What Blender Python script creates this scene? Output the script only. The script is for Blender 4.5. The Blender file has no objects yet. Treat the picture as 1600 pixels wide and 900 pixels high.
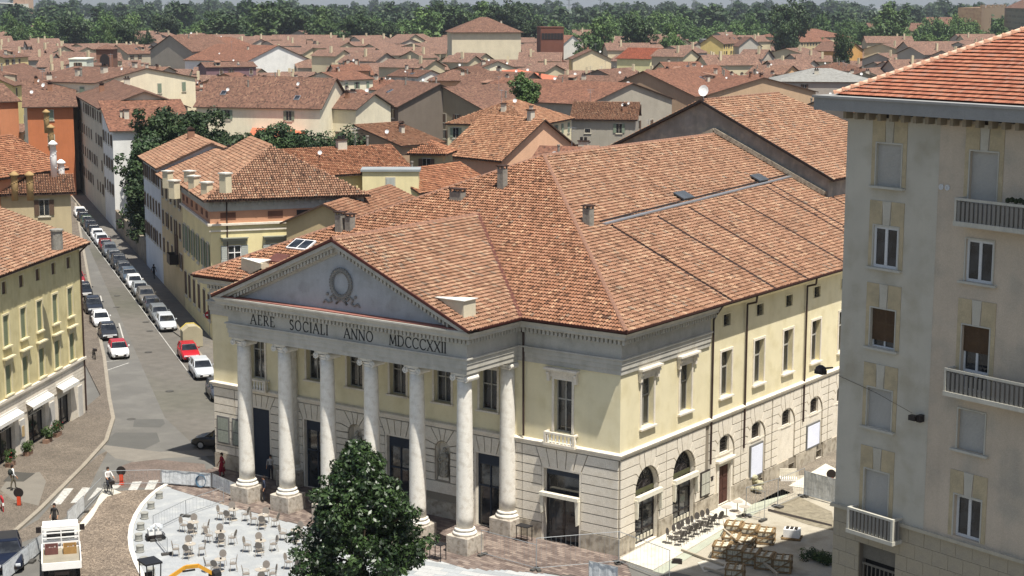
import bpy, math, random
import numpy as np
from mathutils import Matrix, Vector
PI = math.pi
R = math.radians
scene = bpy.context.scene
# ------------------------------------------------------------ camera
CF, CP, CR, CY_, CX0, CY0, CH = 2649.02, 0.16686, 0.001853, 0.62115, 51.981, -83.748, 33.0
_fw = np.array([-math.sin(CY_)*math.cos(CP), math.cos(CY_)*math.cos(CP), -math.sin(CP)])
_r0 = np.array([math.cos(CY_), math.sin(CY_), 0.0]); _u0 = np.cross(_r0, _fw)
_r = _r0*math.cos(CR)+_u0*math.sin(CR); _u = _u0*math.cos(CR)-_r0*math.sin(CR)
CAM = np.array([CX0, CY0, CH])
cd = bpy.data.cameras.new('camera'); cam = bpy.data.objects.new('camera', cd)
scene.collection.objects.link(cam); scene.camera = cam
cd.sensor_width = 36.0; cd.lens = CF/1600*36.0; cd.clip_end = 30000; cd.clip_start = 1
cam.matrix_world = Matrix(((_r[0], _u[0], -_fw[0], CX0), (_r[1], _u[1], -_fw[1], CY0), (_r[2], _u[2], -_fw[2], CH), (0, 0, 0, 1)))
# ------------------------------------------------------------ world, sun, exposure
SUN = Vector((1.0, -0.39, 2.63)).normalized()
w = bpy.data.worlds.new('World'); scene.world = w; w.use_nodes = True
nt = w.node_tree; bg = nt.nodes['Background']
sky = nt.nodes.new('ShaderNodeTexSky'); sky.sky_type = 'NISHITA'; sky.sun_disc = False
sky.sun_elevation = math.asin(SUN.z); sky.sun_rotation = math.atan2(SUN.x, SUN.y)
sky.air_density = 1.0; sky.dust_density = 1.5; sky.ozone_density = .4
nt.links.new(sky.outputs[0], bg.inputs[0]); bg.inputs[1].default_value = 0.085
sl = bpy.data.lights.new('sun', 'SUN'); sun = bpy.data.objects.new('sun', sl); scene.collection.objects.link(sun)
sl.energy = 5.0; sl.angle = R(0.5); sl.color = (1.0, 0.955, 0.88)
sun.rotation_euler = SUN.to_track_quat('Z', 'Y').to_euler()
vs = scene.view_settings; vs.view_transform = 'Standard'; vs.look = 'None'; vs.gamma = 1; vs.exposure = 0.55
try: vs.use_curve_mapping = False
except Exception: pass
scene.cycles.max_bounces = 6; scene.cycles.diffuse_bounces = 3; scene.cycles.glossy_bounces = 2
scene.cycles.volume_bounces = 0
# ------------------------------------------------------------ helpers
col = scene.collection
def ray(a, b): return _fw*CF+_r*(a-800)+_u*(450-b)
def at(a, b, z=0.0):
    """the point of the level plane z seen at photo pixel (a, b)"""
    d = ray(a, b); q = CAM+d*(z-CH)/d[2]; return Vector(q)
def onplane(a, b, p, n):
    d = ray(a, b); n = np.array(n, float); t = ((np.array(p, float)-CAM)@n)/(d@n); return Vector(CAM+d*t)
def project(p):
    d = np.array(p, float)-CAM; return 800+CF*(d@_r)/(d@_fw), 450-CF*(d@_u)/(d@_fw)
def lin(h):
    h = h.lstrip('#'); v = [int(h[i:i+2], 16)/255 for i in (0, 2, 4)]
    return tuple((x/12.92 if x <= .04045 else ((x+.055)/1.055)**2.4) for x in v)+(1.0,)
MATS = {}
def pm(name, c='#808080', c2=None, rough=.85, nscale=.7, var=.25, fine=25.0, bump=.15, metal=0.0, objcol=False, spec=.3, fvar=.12, stain=0.0):
    """procedural surface: a base colour mottled by a broad and a fine noise, with fine relief"""
    if name in MATS: return MATS[name]
    m = bpy.data.materials.new(name); m.use_nodes = True; MATS[name] = m
    n = m.node_tree.nodes; L = m.node_tree.links; b = n['Principled BSDF']
    b.inputs['Roughness'].default_value = rough; b.inputs['Metallic'].default_value = metal
    b.inputs['Specular IOR Level'].default_value = spec
    tc = n.new('ShaderNodeTexCoord'); src = tc.outputs['Object']
    n1 = n.new('ShaderNodeTexNoise'); n1.inputs['Scale'].default_value = nscale; n1.inputs['Detail'].default_value = 6; n1.inputs['Roughness'].default_value = .65
    n2 = n.new('ShaderNodeTexNoise'); n2.inputs['Scale'].default_value = fine; n2.inputs['Detail'].default_value = 3
    L.new(src, n1.inputs['Vector']); L.new(src, n2.inputs['Vector'])
    base = lin(c) if isinstance(c, str) else tuple(c)+(1,)
    if objcol:
        oi = n.new('ShaderNodeObjectInfo'); cs = oi.outputs['Color']
    else:
        rgb = n.new('ShaderNodeRGB'); rgb.outputs[0].default_value = base; cs = rgb.outputs[0]
    mp = n.new('ShaderNodeMapRange'); mp.inputs[1].default_value = .3; mp.inputs[2].default_value = .7
    mp.inputs[3].default_value = 1-var; mp.inputs[4].default_value = 1+var*.6
    L.new(n1.outputs['Fac'], mp.inputs[0])
    mp2 = n.new('ShaderNodeMapRange'); mp2.inputs[1].default_value = .3; mp2.inputs[2].default_value = .7
    mp2.inputs[3].default_value = 1-fvar; mp2.inputs[4].default_value = 1+fvar
    L.new(n2.outputs['Fac'], mp2.inputs[0])
    mu = n.new('ShaderNodeMath'); mu.operation = 'MULTIPLY'; L.new(mp.outputs[0], mu.inputs[0]); L.new(mp2.outputs[0], mu.inputs[1])
    if c2:
        mx = n.new('ShaderNodeMix'); mx.data_type = 'RGBA'
        n3 = n.new('ShaderNodeTexNoise'); n3.inputs['Scale'].default_value = nscale*1.7; n3.inputs['Detail'].default_value = 7
        L.new(src, n3.inputs['Vector'])
        mr = n.new('ShaderNodeMapRange'); mr.inputs[1].default_value = .48; mr.inputs[2].default_value = .68
        L.new(n3.outputs['Fac'], mr.inputs[0]); L.new(mr.outputs[0], mx.inputs[0]); L.new(cs, mx.inputs[6]); mx.inputs[7].default_value = lin(c2); cs = mx.outputs[2]
    vm = n.new('ShaderNodeVectorMath'); vm.operation = 'SCALE'; L.new(cs, vm.inputs[0]); L.new(mu.outputs[0], vm.inputs['Scale'])
    out = vm.outputs[0]
    if stain > 0:    # vertical weather streaks
        mpg = n.new('ShaderNodeMapping'); mpg.inputs['Scale'].default_value = (2.5, 2.5, .18); L.new(src, mpg.inputs[0])
        n4 = n.new('ShaderNodeTexNoise'); n4.inputs['Scale'].default_value = 1.0; n4.inputs['Detail'].default_value = 5; L.new(mpg.outputs[0], n4.inputs['Vector'])
        m4 = n.new('ShaderNodeMapRange'); m4.inputs[1].default_value = .45; m4.inputs[2].default_value = .8; m4.inputs[3].default_value = 1; m4.inputs[4].default_value = 1-stain
        L.new(n4.outputs['Fac'], m4.inputs[0])
        v2 = n.new('ShaderNodeVectorMath'); v2.operation = 'SCALE'; L.new(out, v2.inputs[0]); L.new(m4.outputs[0], v2.inputs['Scale']); out = v2.outputs[0]
    L.new(out, b.inputs['Base Color'])
    if bump > 0:
        bp = n.new('ShaderNodeBump'); bp.inputs['Strength'].default_value = bump; bp.inputs['Distance'].default_value = .03
        L.new(n2.outputs['Fac'], bp.inputs['Height']); L.new(bp.outputs[0], b.inputs['Normal'])
    return m
TILE_STOPS = [(0, '#543f35'), (.12, '#715644'), (.3, '#896751'), (.5, '#957059'), (.7, '#987660'), (.85, '#a58369'), (.95, '#b29579'), (1, '#7d6e60')]
FAR_STOPS = [(0, '#453832'), (.2, '#614d43'), (.4, '#785e51'), (.6, '#856758'), (.78, '#8c6f5e'), (.9, '#a0856e'), (1, '#7a6c60')]
def tilemat(name, stops=TILE_STOPS, attr=True, dark='#5c4a3e', darkamt=.32, su=.24, sv=.38, rib=True):
    """fired clay tiles; attr: colour per tile from the mesh attribute 'rnd', else per cell of the metre-scaled UVs"""
    if name in MATS: return MATS[name]
    m = bpy.data.materials.new(name); m.use_nodes = True; MATS[name] = m
    n = m.node_tree.nodes; L = m.node_tree.links; b = n['Principled BSDF']; b.inputs['Roughness'].default_value = .9; b.inputs['Specular IOR Level'].default_value = .15
    cr = n.new('ShaderNodeValToRGB'); cr.color_ramp.interpolation = 'LINEAR'
    e = cr.color_ramp.elements; e[0].position = 0; e[0].color = lin(stops[0][1]); e[1].position = 1; e[1].color = lin(stops[-1][1])
    for p, c in stops[1:-1]:
        k = e.new(p); k.color = lin(c)
    tc = n.new('ShaderNodeTexCoord')
    if attr:
        a = n.new('ShaderNodeAttribute'); a.attribute_name = 'rnd'; L.new(a.outputs['Fac'], cr.inputs[0])
    else:
        sc = n.new('ShaderNodeMapping'); sc.inputs['Scale'].default_value = (1/su, 1/sv, 1); L.new(tc.outputs['UV'], sc.inputs[0])
        fl = n.new('ShaderNodeVectorMath'); fl.operation = 'FLOOR'; L.new(sc.outputs[0], fl.inputs[0])
        wn = n.new('ShaderNodeTexWhiteNoise'); L.new(fl.outputs[0], wn.inputs['Vector']); 
        # patches of a few tiles of one batch, so that the mottling still shows from afar
        nb = n.new('ShaderNodeTexNoise'); nb.inputs['Scale'].default_value = .55; nb.inputs['Detail'].default_value = 3; L.new(fl.outputs[0], nb.inputs['Vector'])
        ad = n.new('ShaderNodeMath'); ad.operation = 'MULTIPLY_ADD'; ad.inputs[1].default_value = .62; L.new(wn.outputs['Value'], ad.inputs[0])
        ms = n.new('ShaderNodeMapRange'); ms.inputs[1].default_value = .3; ms.inputs[2].default_value = .7; ms.inputs[3].default_value = 0; ms.inputs[4].default_value = .38
        L.new(nb.outputs['Fac'], ms.inputs[0]); L.new(ms.outputs[0], ad.inputs[2]); L.new(ad.outputs[0], cr.inputs[0])
    no = n.new('ShaderNodeTexNoise'); no.inputs['Scale'].default_value = .35; no.inputs['Detail'].default_value = 8; no.inputs['Roughness'].default_value = .7
    L.new(tc.outputs['Object'], no.inputs['Vector'])
    mr = n.new('ShaderNodeMapRange'); mr.inputs[1].default_value = .42; mr.inputs[2].default_value = .72; mr.inputs[4].default_value = darkamt; L.new(no.outputs['Fac'], mr.inputs[0])
    mx = n.new('ShaderNodeMix'); mx.data_type = 'RGBA'; L.new(mr.outputs[0], mx.inputs[0]); L.new(cr.outputs[0], mx.inputs[6]); mx.inputs[7].default_value = lin(dark)
    oi = n.new('ShaderNodeObjectInfo')
    vm = n.new('ShaderNodeVectorMath'); vm.operation = 'MULTIPLY'; L.new(mx.outputs[2], vm.inputs[0]); L.new(oi.outputs['Color'], vm.inputs[1])
    L.new(vm.outputs[0], b.inputs['Base Color'])
    nf = n.new('ShaderNodeTexNoise'); nf.inputs['Scale'].default_value = 9; L.new(tc.outputs['Object'], nf.inputs['Vector'])
    bp = n.new('ShaderNodeBump'); bp.inputs['Distance'].default_value = .06; bp.inputs['Strength'].default_value = .5
    if attr or not rib: L.new(nf.outputs['Fac'], bp.inputs['Height'])
    else:
        wv = n.new('ShaderNodeTexWave'); wv.wave_type = 'BANDS'; wv.bands_direction = 'X'; wv.inputs['Scale'].default_value = 1/su/math.tau*PI; wv.inputs['Distortion'].default_value = .0
        L.new(tc.outputs['UV'], wv.inputs['Vector'])
        fr = n.new('ShaderNodeSeparateXYZ'); L.new(sc.outputs[0], fr.inputs[0]); f2 = n.new('ShaderNodeMath'); f2.operation = 'FRACT'; L.new(fr.outputs[1], f2.inputs[0])
        a2 = n.new('ShaderNodeMath'); a2.operation = 'MULTIPLY_ADD'; a2.inputs[1].default_value = -.5; L.new(f2.outputs[0], a2.inputs[0]); L.new(wv.outputs['Fac'], a2.inputs[2])
        L.new(a2.outputs[0], bp.inputs['Height']); bp.inputs['Strength'].default_value = .8
    L.new(bp.outputs[0], b.inputs['Normal'])
    return m
class MB:
    def __init__(s): s.v = []; s.f = []; s.m = []; s.T = None; s.uv = None
    def add(s, pts, faces, mi=0):
        o = len(s.v)
        if s.T is not None: pts = [tuple(s.T @ Vector(p)) for p in pts]
        s.v.extend([tuple(p) for p in pts])
        for f in faces: s.f.append(tuple(i+o for i in f)); s.m.append(mi)
    def poly(s, pts, mi=0): s.add(pts, [tuple(range(len(pts)))], mi)
    def box(s, x0, x1, y0, y1, z0, z1, mi=0):
        if x0 > x1: x0, x1 = x1, x0
        if y0 > y1: y0, y1 = y1, y0
        if z0 > z1: z0, z1 = z1, z0
        p = [(x0, y0, z0), (x1, y0, z0), (x1, y1, z0), (x0, y1, z0), (x0, y0, z1), (x1, y0, z1), (x1, y1, z1), (x0, y1, z1)]
        s.add(p, [(0, 3, 2, 1), (4, 5, 6, 7), (0, 1, 5, 4), (1, 2, 6, 5), (2, 3, 7, 6), (3, 0, 4, 7)], mi)
    def xz(s, poly, y0, y1, mi=0):
        """a polygon drawn on the facade (x, z; counter-clockwise seen from outside) from depth y1 out to y0"""
        n = len(poly); p = [(a, y0, c) for a, c in poly]+[(a, y1, c) for a, c in poly]
        s.add(p, [tuple(range(n)), tuple(range(2*n-1, n-1, -1))]+[(i, i+n, (i+1) % n+n, (i+1) % n) for i in range(n)], mi)
    def xy(s, poly, z0, z1, mi=0):
        n = len(poly); p = [(a, c, z1) for a, c in poly]+[(a, c, z0) for a, c in poly]
        s.add(p, [tuple(range(n)), tuple(range(2*n-1, n-1, -1))]+[(i, i+n, (i+1) % n+n, (i+1) % n) for i in range(n)], mi)
    def lathe(s, prof, cx=0, cy=0, n=16, mi=0, z=0, cap=True):
        k = len(prof); p = []
        for r, h in prof:
            for i in range(n): a = math.tau*i/n; p.append((cx+r*math.cos(a), cy+r*math.sin(a), z+h))
        f = [(j*n+i, j*n+(i+1) % n, (j+1)*n+(i+1) % n, (j+1)*n+i) for j in range(k-1) for i in range(n)]
        if cap: f += [tuple(range(n-1, -1, -1)), tuple((k-1)*n+i for i in range(n))]
        s.add(p, f, mi)
    def cyl(s, a, b, r, n=8, mi=0, r2=None):
        a = Vector(a); b = Vector(b); d = (b-a); q = d.to_track_quat('Z', 'Y').to_matrix(); r2 = r if r2 is None else r2
        p = [tuple(a+q @ Vector((r*math.cos(math.tau*i/n), r*math.sin(math.tau*i/n), 0))) for i in range(n)]
        p += [tuple(b+q @ Vector((r2*math.cos(math.tau*i/n), r2*math.sin(math.tau*i/n), 0))) for i in range(n)]
        s.add(p, [(i, (i+1) % n, (i+1) % n+n, i+n) for i in range(n)]+[tuple(range(n-1, -1, -1)), tuple(range(n, 2*n))], mi)
    def tube(s, pts, r, n=6, mi=0):
        for a, b in zip(pts[:-1], pts[1:]): s.cyl(a, b, r, n, mi)
    def bar(s, a, b, w, h, mi=0):
        a = Vector(a); b = Vector(b); q = (b-a).to_track_quat('Y', 'Z').to_matrix(); L = (b-a).length
        p = [tuple(a+q @ Vector((x*w/2, y*L, z*h/2))) for y in (0, 1) for x, z in ((-1, -1), (1, -1), (1, 1), (-1, 1))]
        s.add(p, [(0, 1, 2, 3), (7, 6, 5, 4), (0, 4, 5, 1), (1, 5, 6, 2), (2, 6, 7, 3), (3, 7, 4, 0)], mi)
    def ball(s, c, r, n=8, mi=0, sx=1, sy=1, sz=1):
        pr = []
        for j in range(n//2+1):
            t = PI*j/(n//2); pr.append((max(.001, math.sin(t)), -math.cos(t)))
        k = len(s.v); s.lathe([(a*r, b*r) for a, b in pr], 0, 0, n, mi)
        s.v[k:] = [(c[0]+x*sx, c[1]+y*sy, c[2]+z*sz) for x, y, z in s.v[k:]]
    def mesh(s, name, mats, smooth=False):
        me = bpy.data.meshes.new(name); me.from_pydata(s.v, [], s.f)
        for m in mats: me.materials.append(m)
        if len(mats) > 1: me.polygons.foreach_set('material_index', s.m)
        if smooth: me.polygons.foreach_set('use_smooth', [True]*len(s.f))
        if s.uv:
            ul = me.uv_layers.new(name='UVMap'); arr = []
            for f, uvf in zip(s.f, s.uv): arr += [c for t in uvf for c in t]
            ul.data.foreach_set('uv', arr)
        me.update(); return me
    def build(s, name, mats, parent=None, loc=(0, 0, 0), rz=0, smooth=False, **kw):
        if not isinstance(mats, (list, tuple)): mats = [mats]
        return put(name, s.mesh(name, mats, smooth), parent, loc, rz, **kw)
W = {}
def put(name, me, parent=None, loc=(0, 0, 0), rz=0, scale=None, color=None, kind=None, mat=None):
    """an object from mesh data, placed in world coordinates whatever its parent"""
    o = bpy.data.objects.new(name, me); col.objects.link(o)
    M = Matrix.Translation(Vector(loc)) @ Matrix.Rotation(rz, 4, 'Z')
    if mat is not None: M = mat
    if scale is not None: M = M @ Matrix.Diagonal((*scale, 1))
    W[o] = M
    if parent is not None:
        o.parent = parent; o.matrix_basis = W[parent].inverted() @ M
    else: o.matrix_basis = M
    if color: o.color = lin(color) if isinstance(color, str) else color
    if kind: o['kind'] = kind
    return o
def thing(name, label, cat, loc=(0, 0, 0), rz=0, group=None):
    o = bpy.data.objects.new(name, None); col.objects.link(o); o.empty_display_size = .5
    M = Matrix.Translation(Vector(loc)) @ Matrix.Rotation(rz, 4, 'Z'); W[o] = M; o.matrix_basis = M
    return tag(o, label, cat, group)
def tag(o, label, cat, group=None):
    o['label'] = label; o['category'] = cat
    if group: o['group'] = group
    return o
def copy_tree(o, parent=None, kids=None):
    c = o.copy(); col.objects.link(c); c.parent = parent
    for ch in list(o.children): copy_tree(ch, c)
    return c
def dup(root, loc, rz, label, group=None, scale=1.0, color=None):
    c = copy_tree(root); c.matrix_basis = Matrix.Translation(Vector(loc)) @ Matrix.Rotation(rz, 4, 'Z') @ Matrix.Scale(scale, 4)
    W[c] = c.matrix_basis.copy(); c['label'] = label
    if group: c['group'] = group
    if color:
        for ch in c.children:
            if ch.get('paint'): ch.color = lin(color)
    return c
def wall(mb, x0, x1, z0, z1, y, ops, depth, mi=0, mr=None):
    """a wall face at local y with openings (u0,u1,z0,z1) or arched (u0,u1,z0,zs,'a'), with their reveals"""
    mr = mi if mr is None else mr
    bb = []
    for o in ops:
        top = o[3]+(o[1]-o[0])/2 if len(o) > 4 else o[3]; bb.append((o[0], o[1], o[2], top))
    xs = sorted({x0, x1, *[b[0] for b in bb], *[b[1] for b in bb]}); xs = [x for x in xs if x0 <= x <= x1]
    zs = sorted({z0, z1, *[b[2] for b in bb], *[b[3] for b in bb]}); zs = [z for z in zs if z0 <= z <= z1]
    for a, b in zip(xs[:-1], xs[1:]):
        run = None
        for c, d in zip(zs[:-1], zs[1:]):
            mx, mz = (a+b)/2, (c+d)/2
            if any(q[0] < mx < q[1] and q[2] < mz < q[3] for q in bb):
                if run: mb.poly([(a, y, run[0]), (b, y, run[0]), (b, y, run[1]), (a, y, run[1])], mi); run = None
            else: run = (run[0], d) if run else (c, d)
        if run: mb.poly([(a, y, run[0]), (b, y, run[0]), (b, y, run[1]), (a, y, run[1])], mi)
    Y2 = y+depth
    for o in ops:
        a, b, c, d = o[:4]
        mb.poly([(a, y, c), (a, y, d), (a, Y2, d), (a, Y2, c)], mr); mb.poly([(b, y, d), (b, y, c), (b, Y2, c), (b, Y2, d)], mr)
        mb.poly([(a, y, c), (a, Y2, c), (b, Y2, c), (b, y, c)], mr)
        if len(o) > 4:
            r = (b-a)/2; cx = (a+b)/2; N = 12
            pts = [(cx-r*math.cos(PI*i/N), d+r*math.sin(PI*i/N)) for i in range(N+1)]
            for p, q in zip(pts[:-1], pts[1:]):
                mb.poly([(p[0], y, p[1]), (q[0], y, q[1]), (q[0], y, d+r), (p[0], y, d+r)], mi)
                mb.poly([(p[0], Y2, p[1]), (q[0], Y2, q[1]), (q[0], y, q[1]), (p[0], y, p[1])], mr)
        else: mb.poly([(a, y, d), (b, y, d), (b, Y2, d), (a, Y2, d)], mr)
def sweep(mb, prof, path, mi=0, cap=True):
    """a moulding: profile (outward, z) carried along a plan path with mitred corners; outward is right of travel"""
    P = [Vector(p) for p in path]; n = len(P); nr = []
    for i in range(n):
        ds = []
        if i > 0: ds.append((P[i]-P[i-1]).normalized())
        if i < n-1: ds.append((P[i+1]-P[i]).normalized())
        ns = [Vector((d.y, -d.x)) for d in ds]
        if len(ns) == 2:
            s = (ns[0]+ns[1]); s = s/s.length; k = 1/max(.2, s.dot(ns[0])); nr.append(s*k)
        else: nr.append(ns[0])
    k = len(prof); v = []
    for i in range(n):
        for o, z in prof: v.append((P[i].x+nr[i].x*o, P[i].y+nr[i].y*o, z))
    f = [(i*k+j, (i+1)*k+j, (i+1)*k+j+1, i*k+j+1) for i in range(n-1) for j in range(k-1)]
    if cap: f += [tuple(range(k-1, -1, -1)), tuple((n-1)*k+j for j in range(k))]
    mb.add(v, f, mi)
def inpoly(x, y, poly):
    c = np.zeros(len(x), bool); n = len(poly); j = n-1
    for i in range(n):
        xi, yi = poly[i]; xj, yj = poly[j]
        c ^= ((yi > y) != (yj > y)) & (x < (xj-xi)*(y-yi)/((yj-yi) if yj != yi else 1e-9)+xi); j = i
    return c
rs = np.random.RandomState(7)
def tiles(name, poly, eave, mat, parent, su=.215, sv=.34, r=.1, color='#ffffff', lift=.0, holes=(), shade=0.0, offset=0.0):
    """real barrel tiles laid in courses over a planar roof polygon (world points); eave = (A, B) its low edge, left to right seen from outside"""
    A, B = Vector(eave[0]), Vector(eave[1]); u = (B-A).normalized()
    pts = [Vector(p) for p in poly]; nrm = (pts[1]-pts[0]).cross(pts[2]-pts[0]).normalized()
    if nrm.z < 0: nrm = -nrm
    v = nrm.cross(u).normalized()
    if v.z < 0: v = -v
    P2 = [((p-A).dot(u), (p-A).dot(v)) for p in pts]
    xs = [p[0] for p in P2]; ys = [p[1] for p in P2]
    gx = np.arange(min(xs)+su/2, max(xs), su); gy = np.arange(min(ys)-.02, max(ys), sv)
    X, Y = np.meshgrid(gx, gy); X = X.ravel(); Y = Y.ravel()
    k = inpoly(X, Y+sv*.5, P2)
    for h in holes:
        H2 = [((Vector(p)-A).dot(u), (Vector(p)-A).dot(v)) for p in h]; k &= ~inpoly(X, Y+sv*.5, H2)
    X = X[k]; Y = Y[k]; n = len(X)
    if n == 0: return None
    X = X+rs.normal(0, .008, n); Y = Y+rs.normal(0, .016, n)
    ang = rs.normal(0, .03, n)
    # cross-section of one tile: five points on a half barrel at the low end, five at the high end
    cs = [PI*(.04+.92*i/4) for i in range(5)]
    loc = np.zeros((n, 10, 3))
    for i, c in enumerate(cs):
        for e, (yy, rr, zz) in enumerate(((-.03, r*1.0, .055), (sv*1.04, r*.8, -.012))):
            loc[:, e*5+i, 0] = X-rr*math.cos(c)*1.0+ang*yy; loc[:, e*5+i, 1] = Y+yy
            loc[:, e*5+i, 2] = zz+rr*math.sin(c)*1.1+lift
    # every tile gets a closed low end too, so that courses throw a shadow
    q = loc.reshape(-1, 3); U = np.array(u); V = np.array(v); N = np.array(nrm)
    co = np.array(A)+q[:, 0:1]*U+q[:, 1:2]*V+q[:, 2:3]*N
    o0 = W[parent].translation if parent is not None else Vector((0, 0, 0))
    quads = np.array([(i, i+1, i+6, i+5) for i in range(4)])
    F = (np.arange(n)[:, None, None]*10+quads[None]).reshape(-1, 4)
    me = bpy.data.meshes.new(name); me.vertices.add(len(co)); me.loops.add(F.size); me.polygons.add(len(F))
    me.vertices.foreach_set('co', co.astype(np.float32).ravel()); me.loops.foreach_set('vertex_index', F.astype(np.int32).ravel())
    me.polygons.foreach_set('loop_start', np.arange(0, F.size, 4, dtype=np.int32)); me.polygons.foreach_set('loop_total', np.full(len(F), 4, np.int32))
    rn = np.clip(rs.beta(1.7, 1.7, n)+rs.normal(0, .05, n)+shade, 0, 1)
    # runs of one batch up a column, as old roofs have
    a = me.attributes.new('rnd', 'FLOAT', 'FACE'); a.data.foreach_set('value', np.repeat(rn, 4).astype(np.float32))
    me.materials.append(mat); me.update(); me.validate()
    o = put(name, me, parent, kind='stuff', color=color); return o
def slab(mb, pts, t=.18, mi=0):
    """a sheet of thickness t hanging below a polygon"""
    n = len(pts); p = [tuple(q) for q in pts]+[(q[0], q[1], q[2]-t) for q in pts]
    mb.add(p, [tuple(range(n)), tuple(range(2*n-1, n-1, -1))]+[(i, i+n, (i+1) % n+n, (i+1) % n) for i in range(n)], mi)
def leaves(name, mats, clumps, per, spread, size, parent=None, seed=1, loc=(0, 0, 0), squash=.8, kind='stuff', out=0.0):
    """foliage: many small bent leaf faces scattered in clumps; clumps = [(x,y,z,r)]"""
    g = np.random.RandomState(seed); C = np.array(clumps, float); k = len(C); n = k*per
    d = g.normal(0, 1, (n, 3)); d /= np.linalg.norm(d, axis=1)[:, None]; rr = g.uniform(.35, 1, n)**.5
    cc = np.repeat(C, per, axis=0); p = cc[:, :3]+d*(rr*cc[:, 3]*spread)[:, None]*np.array([1, 1, squash])
    nn = d+g.normal(0, .6, (n, 3))+np.array([0, 0, .5]); nn /= np.linalg.norm(nn, axis=1)[:, None]
    t = np.cross(nn, g.normal(0, 1, (n, 3))); t /= np.linalg.norm(t, axis=1)[:, None]; b = np.cross(nn, t)
    s = size*g.uniform(.6, 1.3, n)[:, None]
    co = np.stack([p-t*s, p-b*s*.5, p+t*s+nn*s*.15, p+b*s*.5], axis=1).reshape(-1, 3)
    F = np.arange(n*4).reshape(-1, 4)
    me = bpy.data.meshes.new(name); me.vertices.add(len(co)); me.loops.add(F.size); me.polygons.add(n)
    me.vertices.foreach_set('co', co.astype(np.float32).ravel()); me.loops.foreach_set('vertex_index', F.astype(np.int32).ravel())
    me.polygons.foreach_set('loop_start', np.arange(0, F.size, 4, dtype=np.int32)); me.polygons.foreach_set('loop_total', np.full(n, 4, np.int32))
    rn = np.repeat(g.uniform(0, 1, k), per)*.6+g.uniform(0, .4, n)
    a = me.attributes.new('rnd', 'FLOAT', 'FACE'); a.data.foreach_set('value', rn.astype(np.float32))
    me.materials.append(mats); me.update()
    return me
def leafmat(name, c0, c1, c2, rough=.6, trans=.0, spec=.3):
    if name in MATS: return MATS[name]
    m = bpy.data.materials.new(name); m.use_nodes = True; MATS[name] = m
    n = m.node_tree.nodes; L = m.node_tree.links; b = n['Principled BSDF']; b.inputs['Roughness'].default_value = rough; b.inputs['Specular IOR Level'].default_value = spec
    a = n.new('ShaderNodeAttribute'); a.attribute_name = 'rnd'; cr = n.new('ShaderNodeValToRGB'); e = cr.color_ramp.elements
    e[0].color = lin(c0); e[1].color = lin(c2); k = e.new(.5); k.color = lin(c1); L.new(a.outputs['Fac'], cr.inputs[0])
    oi = n.new('ShaderNodeObjectInfo'); hs = n.new('ShaderNodeHueSaturation'); L.new(cr.outputs[0], hs.inputs['Color'])
    mr = n.new('ShaderNodeMapRange'); mr.inputs[3].default_value = .75; mr.inputs[4].default_value = 1.3; L.new(oi.outputs['Random'], mr.inputs[0]); L.new(mr.outputs[0], hs.inputs['Value'])
    L.new(hs.outputs[0], b.inputs['Base Color']); return m
def glassmat():
    if 'window_glass' in MATS: return MATS['window_glass']
    m = bpy.data.materials.new('window_glass'); m.use_nodes = True; MATS['window_glass'] = m
    n = m.node_tree.nodes; L = m.node_tree.links; b = n['Principled BSDF']; b.inputs['Roughness'].default_value = .06; b.inputs['Specular IOR Level'].default_value = .7
    tc = n.new('ShaderNodeTexCoord'); no = n.new('ShaderNodeTexNoise'); no.inputs['Scale'].default_value = 1.1; L.new(tc.outputs['Object'], no.inputs['Vector'])
    cr = n.new('ShaderNodeValToRGB'); cr.color_ramp.elements[0].position = .35; cr.color_ramp.elements[0].color = (.008, .009, .01, 1); cr.color_ramp.elements[1].position = .75; cr.color_ramp.elements[1].color = (.05, .055, .06, 1)
    L.new(no.outputs['Fac'], cr.inputs[0]); L.new(cr.outputs[0], b.inputs['Base Color'])
    bp = n.new('ShaderNodeBump'); bp.inputs['Strength'].default_value = .06; bp.inputs['Distance'].default_value = .02; L.new(no.outputs['Fac'], bp.inputs['Height']); L.new(bp.outputs[0], b.inputs['Normal'])
    return m
GL = glassmat()
TM = tilemat('clay_tiles')                           # for tiles that are geometry
TU = tilemat('clay_tiles_far', FAR_STOPS, attr=False, darkamt=.45, dark='#4c4038')           # for roofs whose tiles cannot be told apart
TBASE = pm('tile_bed', '#3d2c24', var=.3, nscale=2)  # shade in the gaps between tiles is put into this dark colour
YEL = pm('yellow_render', '#dfd4b0', '#d5c9a2', var=.07, nscale=.5, stain=.04)
STONE = pm('pale_stone', '#dcd3c2', '#cfc5b2', var=.08, nscale=.9, fine=14, stain=.05)
JOINT = pm('joint_shadow_backing', '#6f675b', var=.2)  # shadow of the recessed joints painted as a darker backing colour
GREY = pm('grey_render', '#a9a79d', '#a6a39a', var=.12, nscale=.6, stain=.12)
MARB = pm('weathered_marble', '#dcd7cb', '#cdc6b8', var=.07, nscale=2, fine=30, stain=.08)
COPP = pm('dark_red_metal', '#4a241e', var=.2, rough=.6)
DARKM = pm('dark_metal', '#2a2422', var=.2, rough=.5)
LEAD = pm('grey_metal', '#8b8d90', var=.15, rough=.45, metal=.3)
WHITE = pm('white_paint', '#e6e4de', var=.06, fvar=.04, bump=.03)
WOODF = pm('grey_window_frame', '#9a978e', var=.1, bump=.05)
DKWOOD = pm('brown_door_wood', '#4c2f26', var=.25, nscale=4)
DKPAINT = pm('dark_blue_grey_door', '#343a44', var=.15)
BLACK = pm('black_letter', '#1c1b1b', var=.1)
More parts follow.
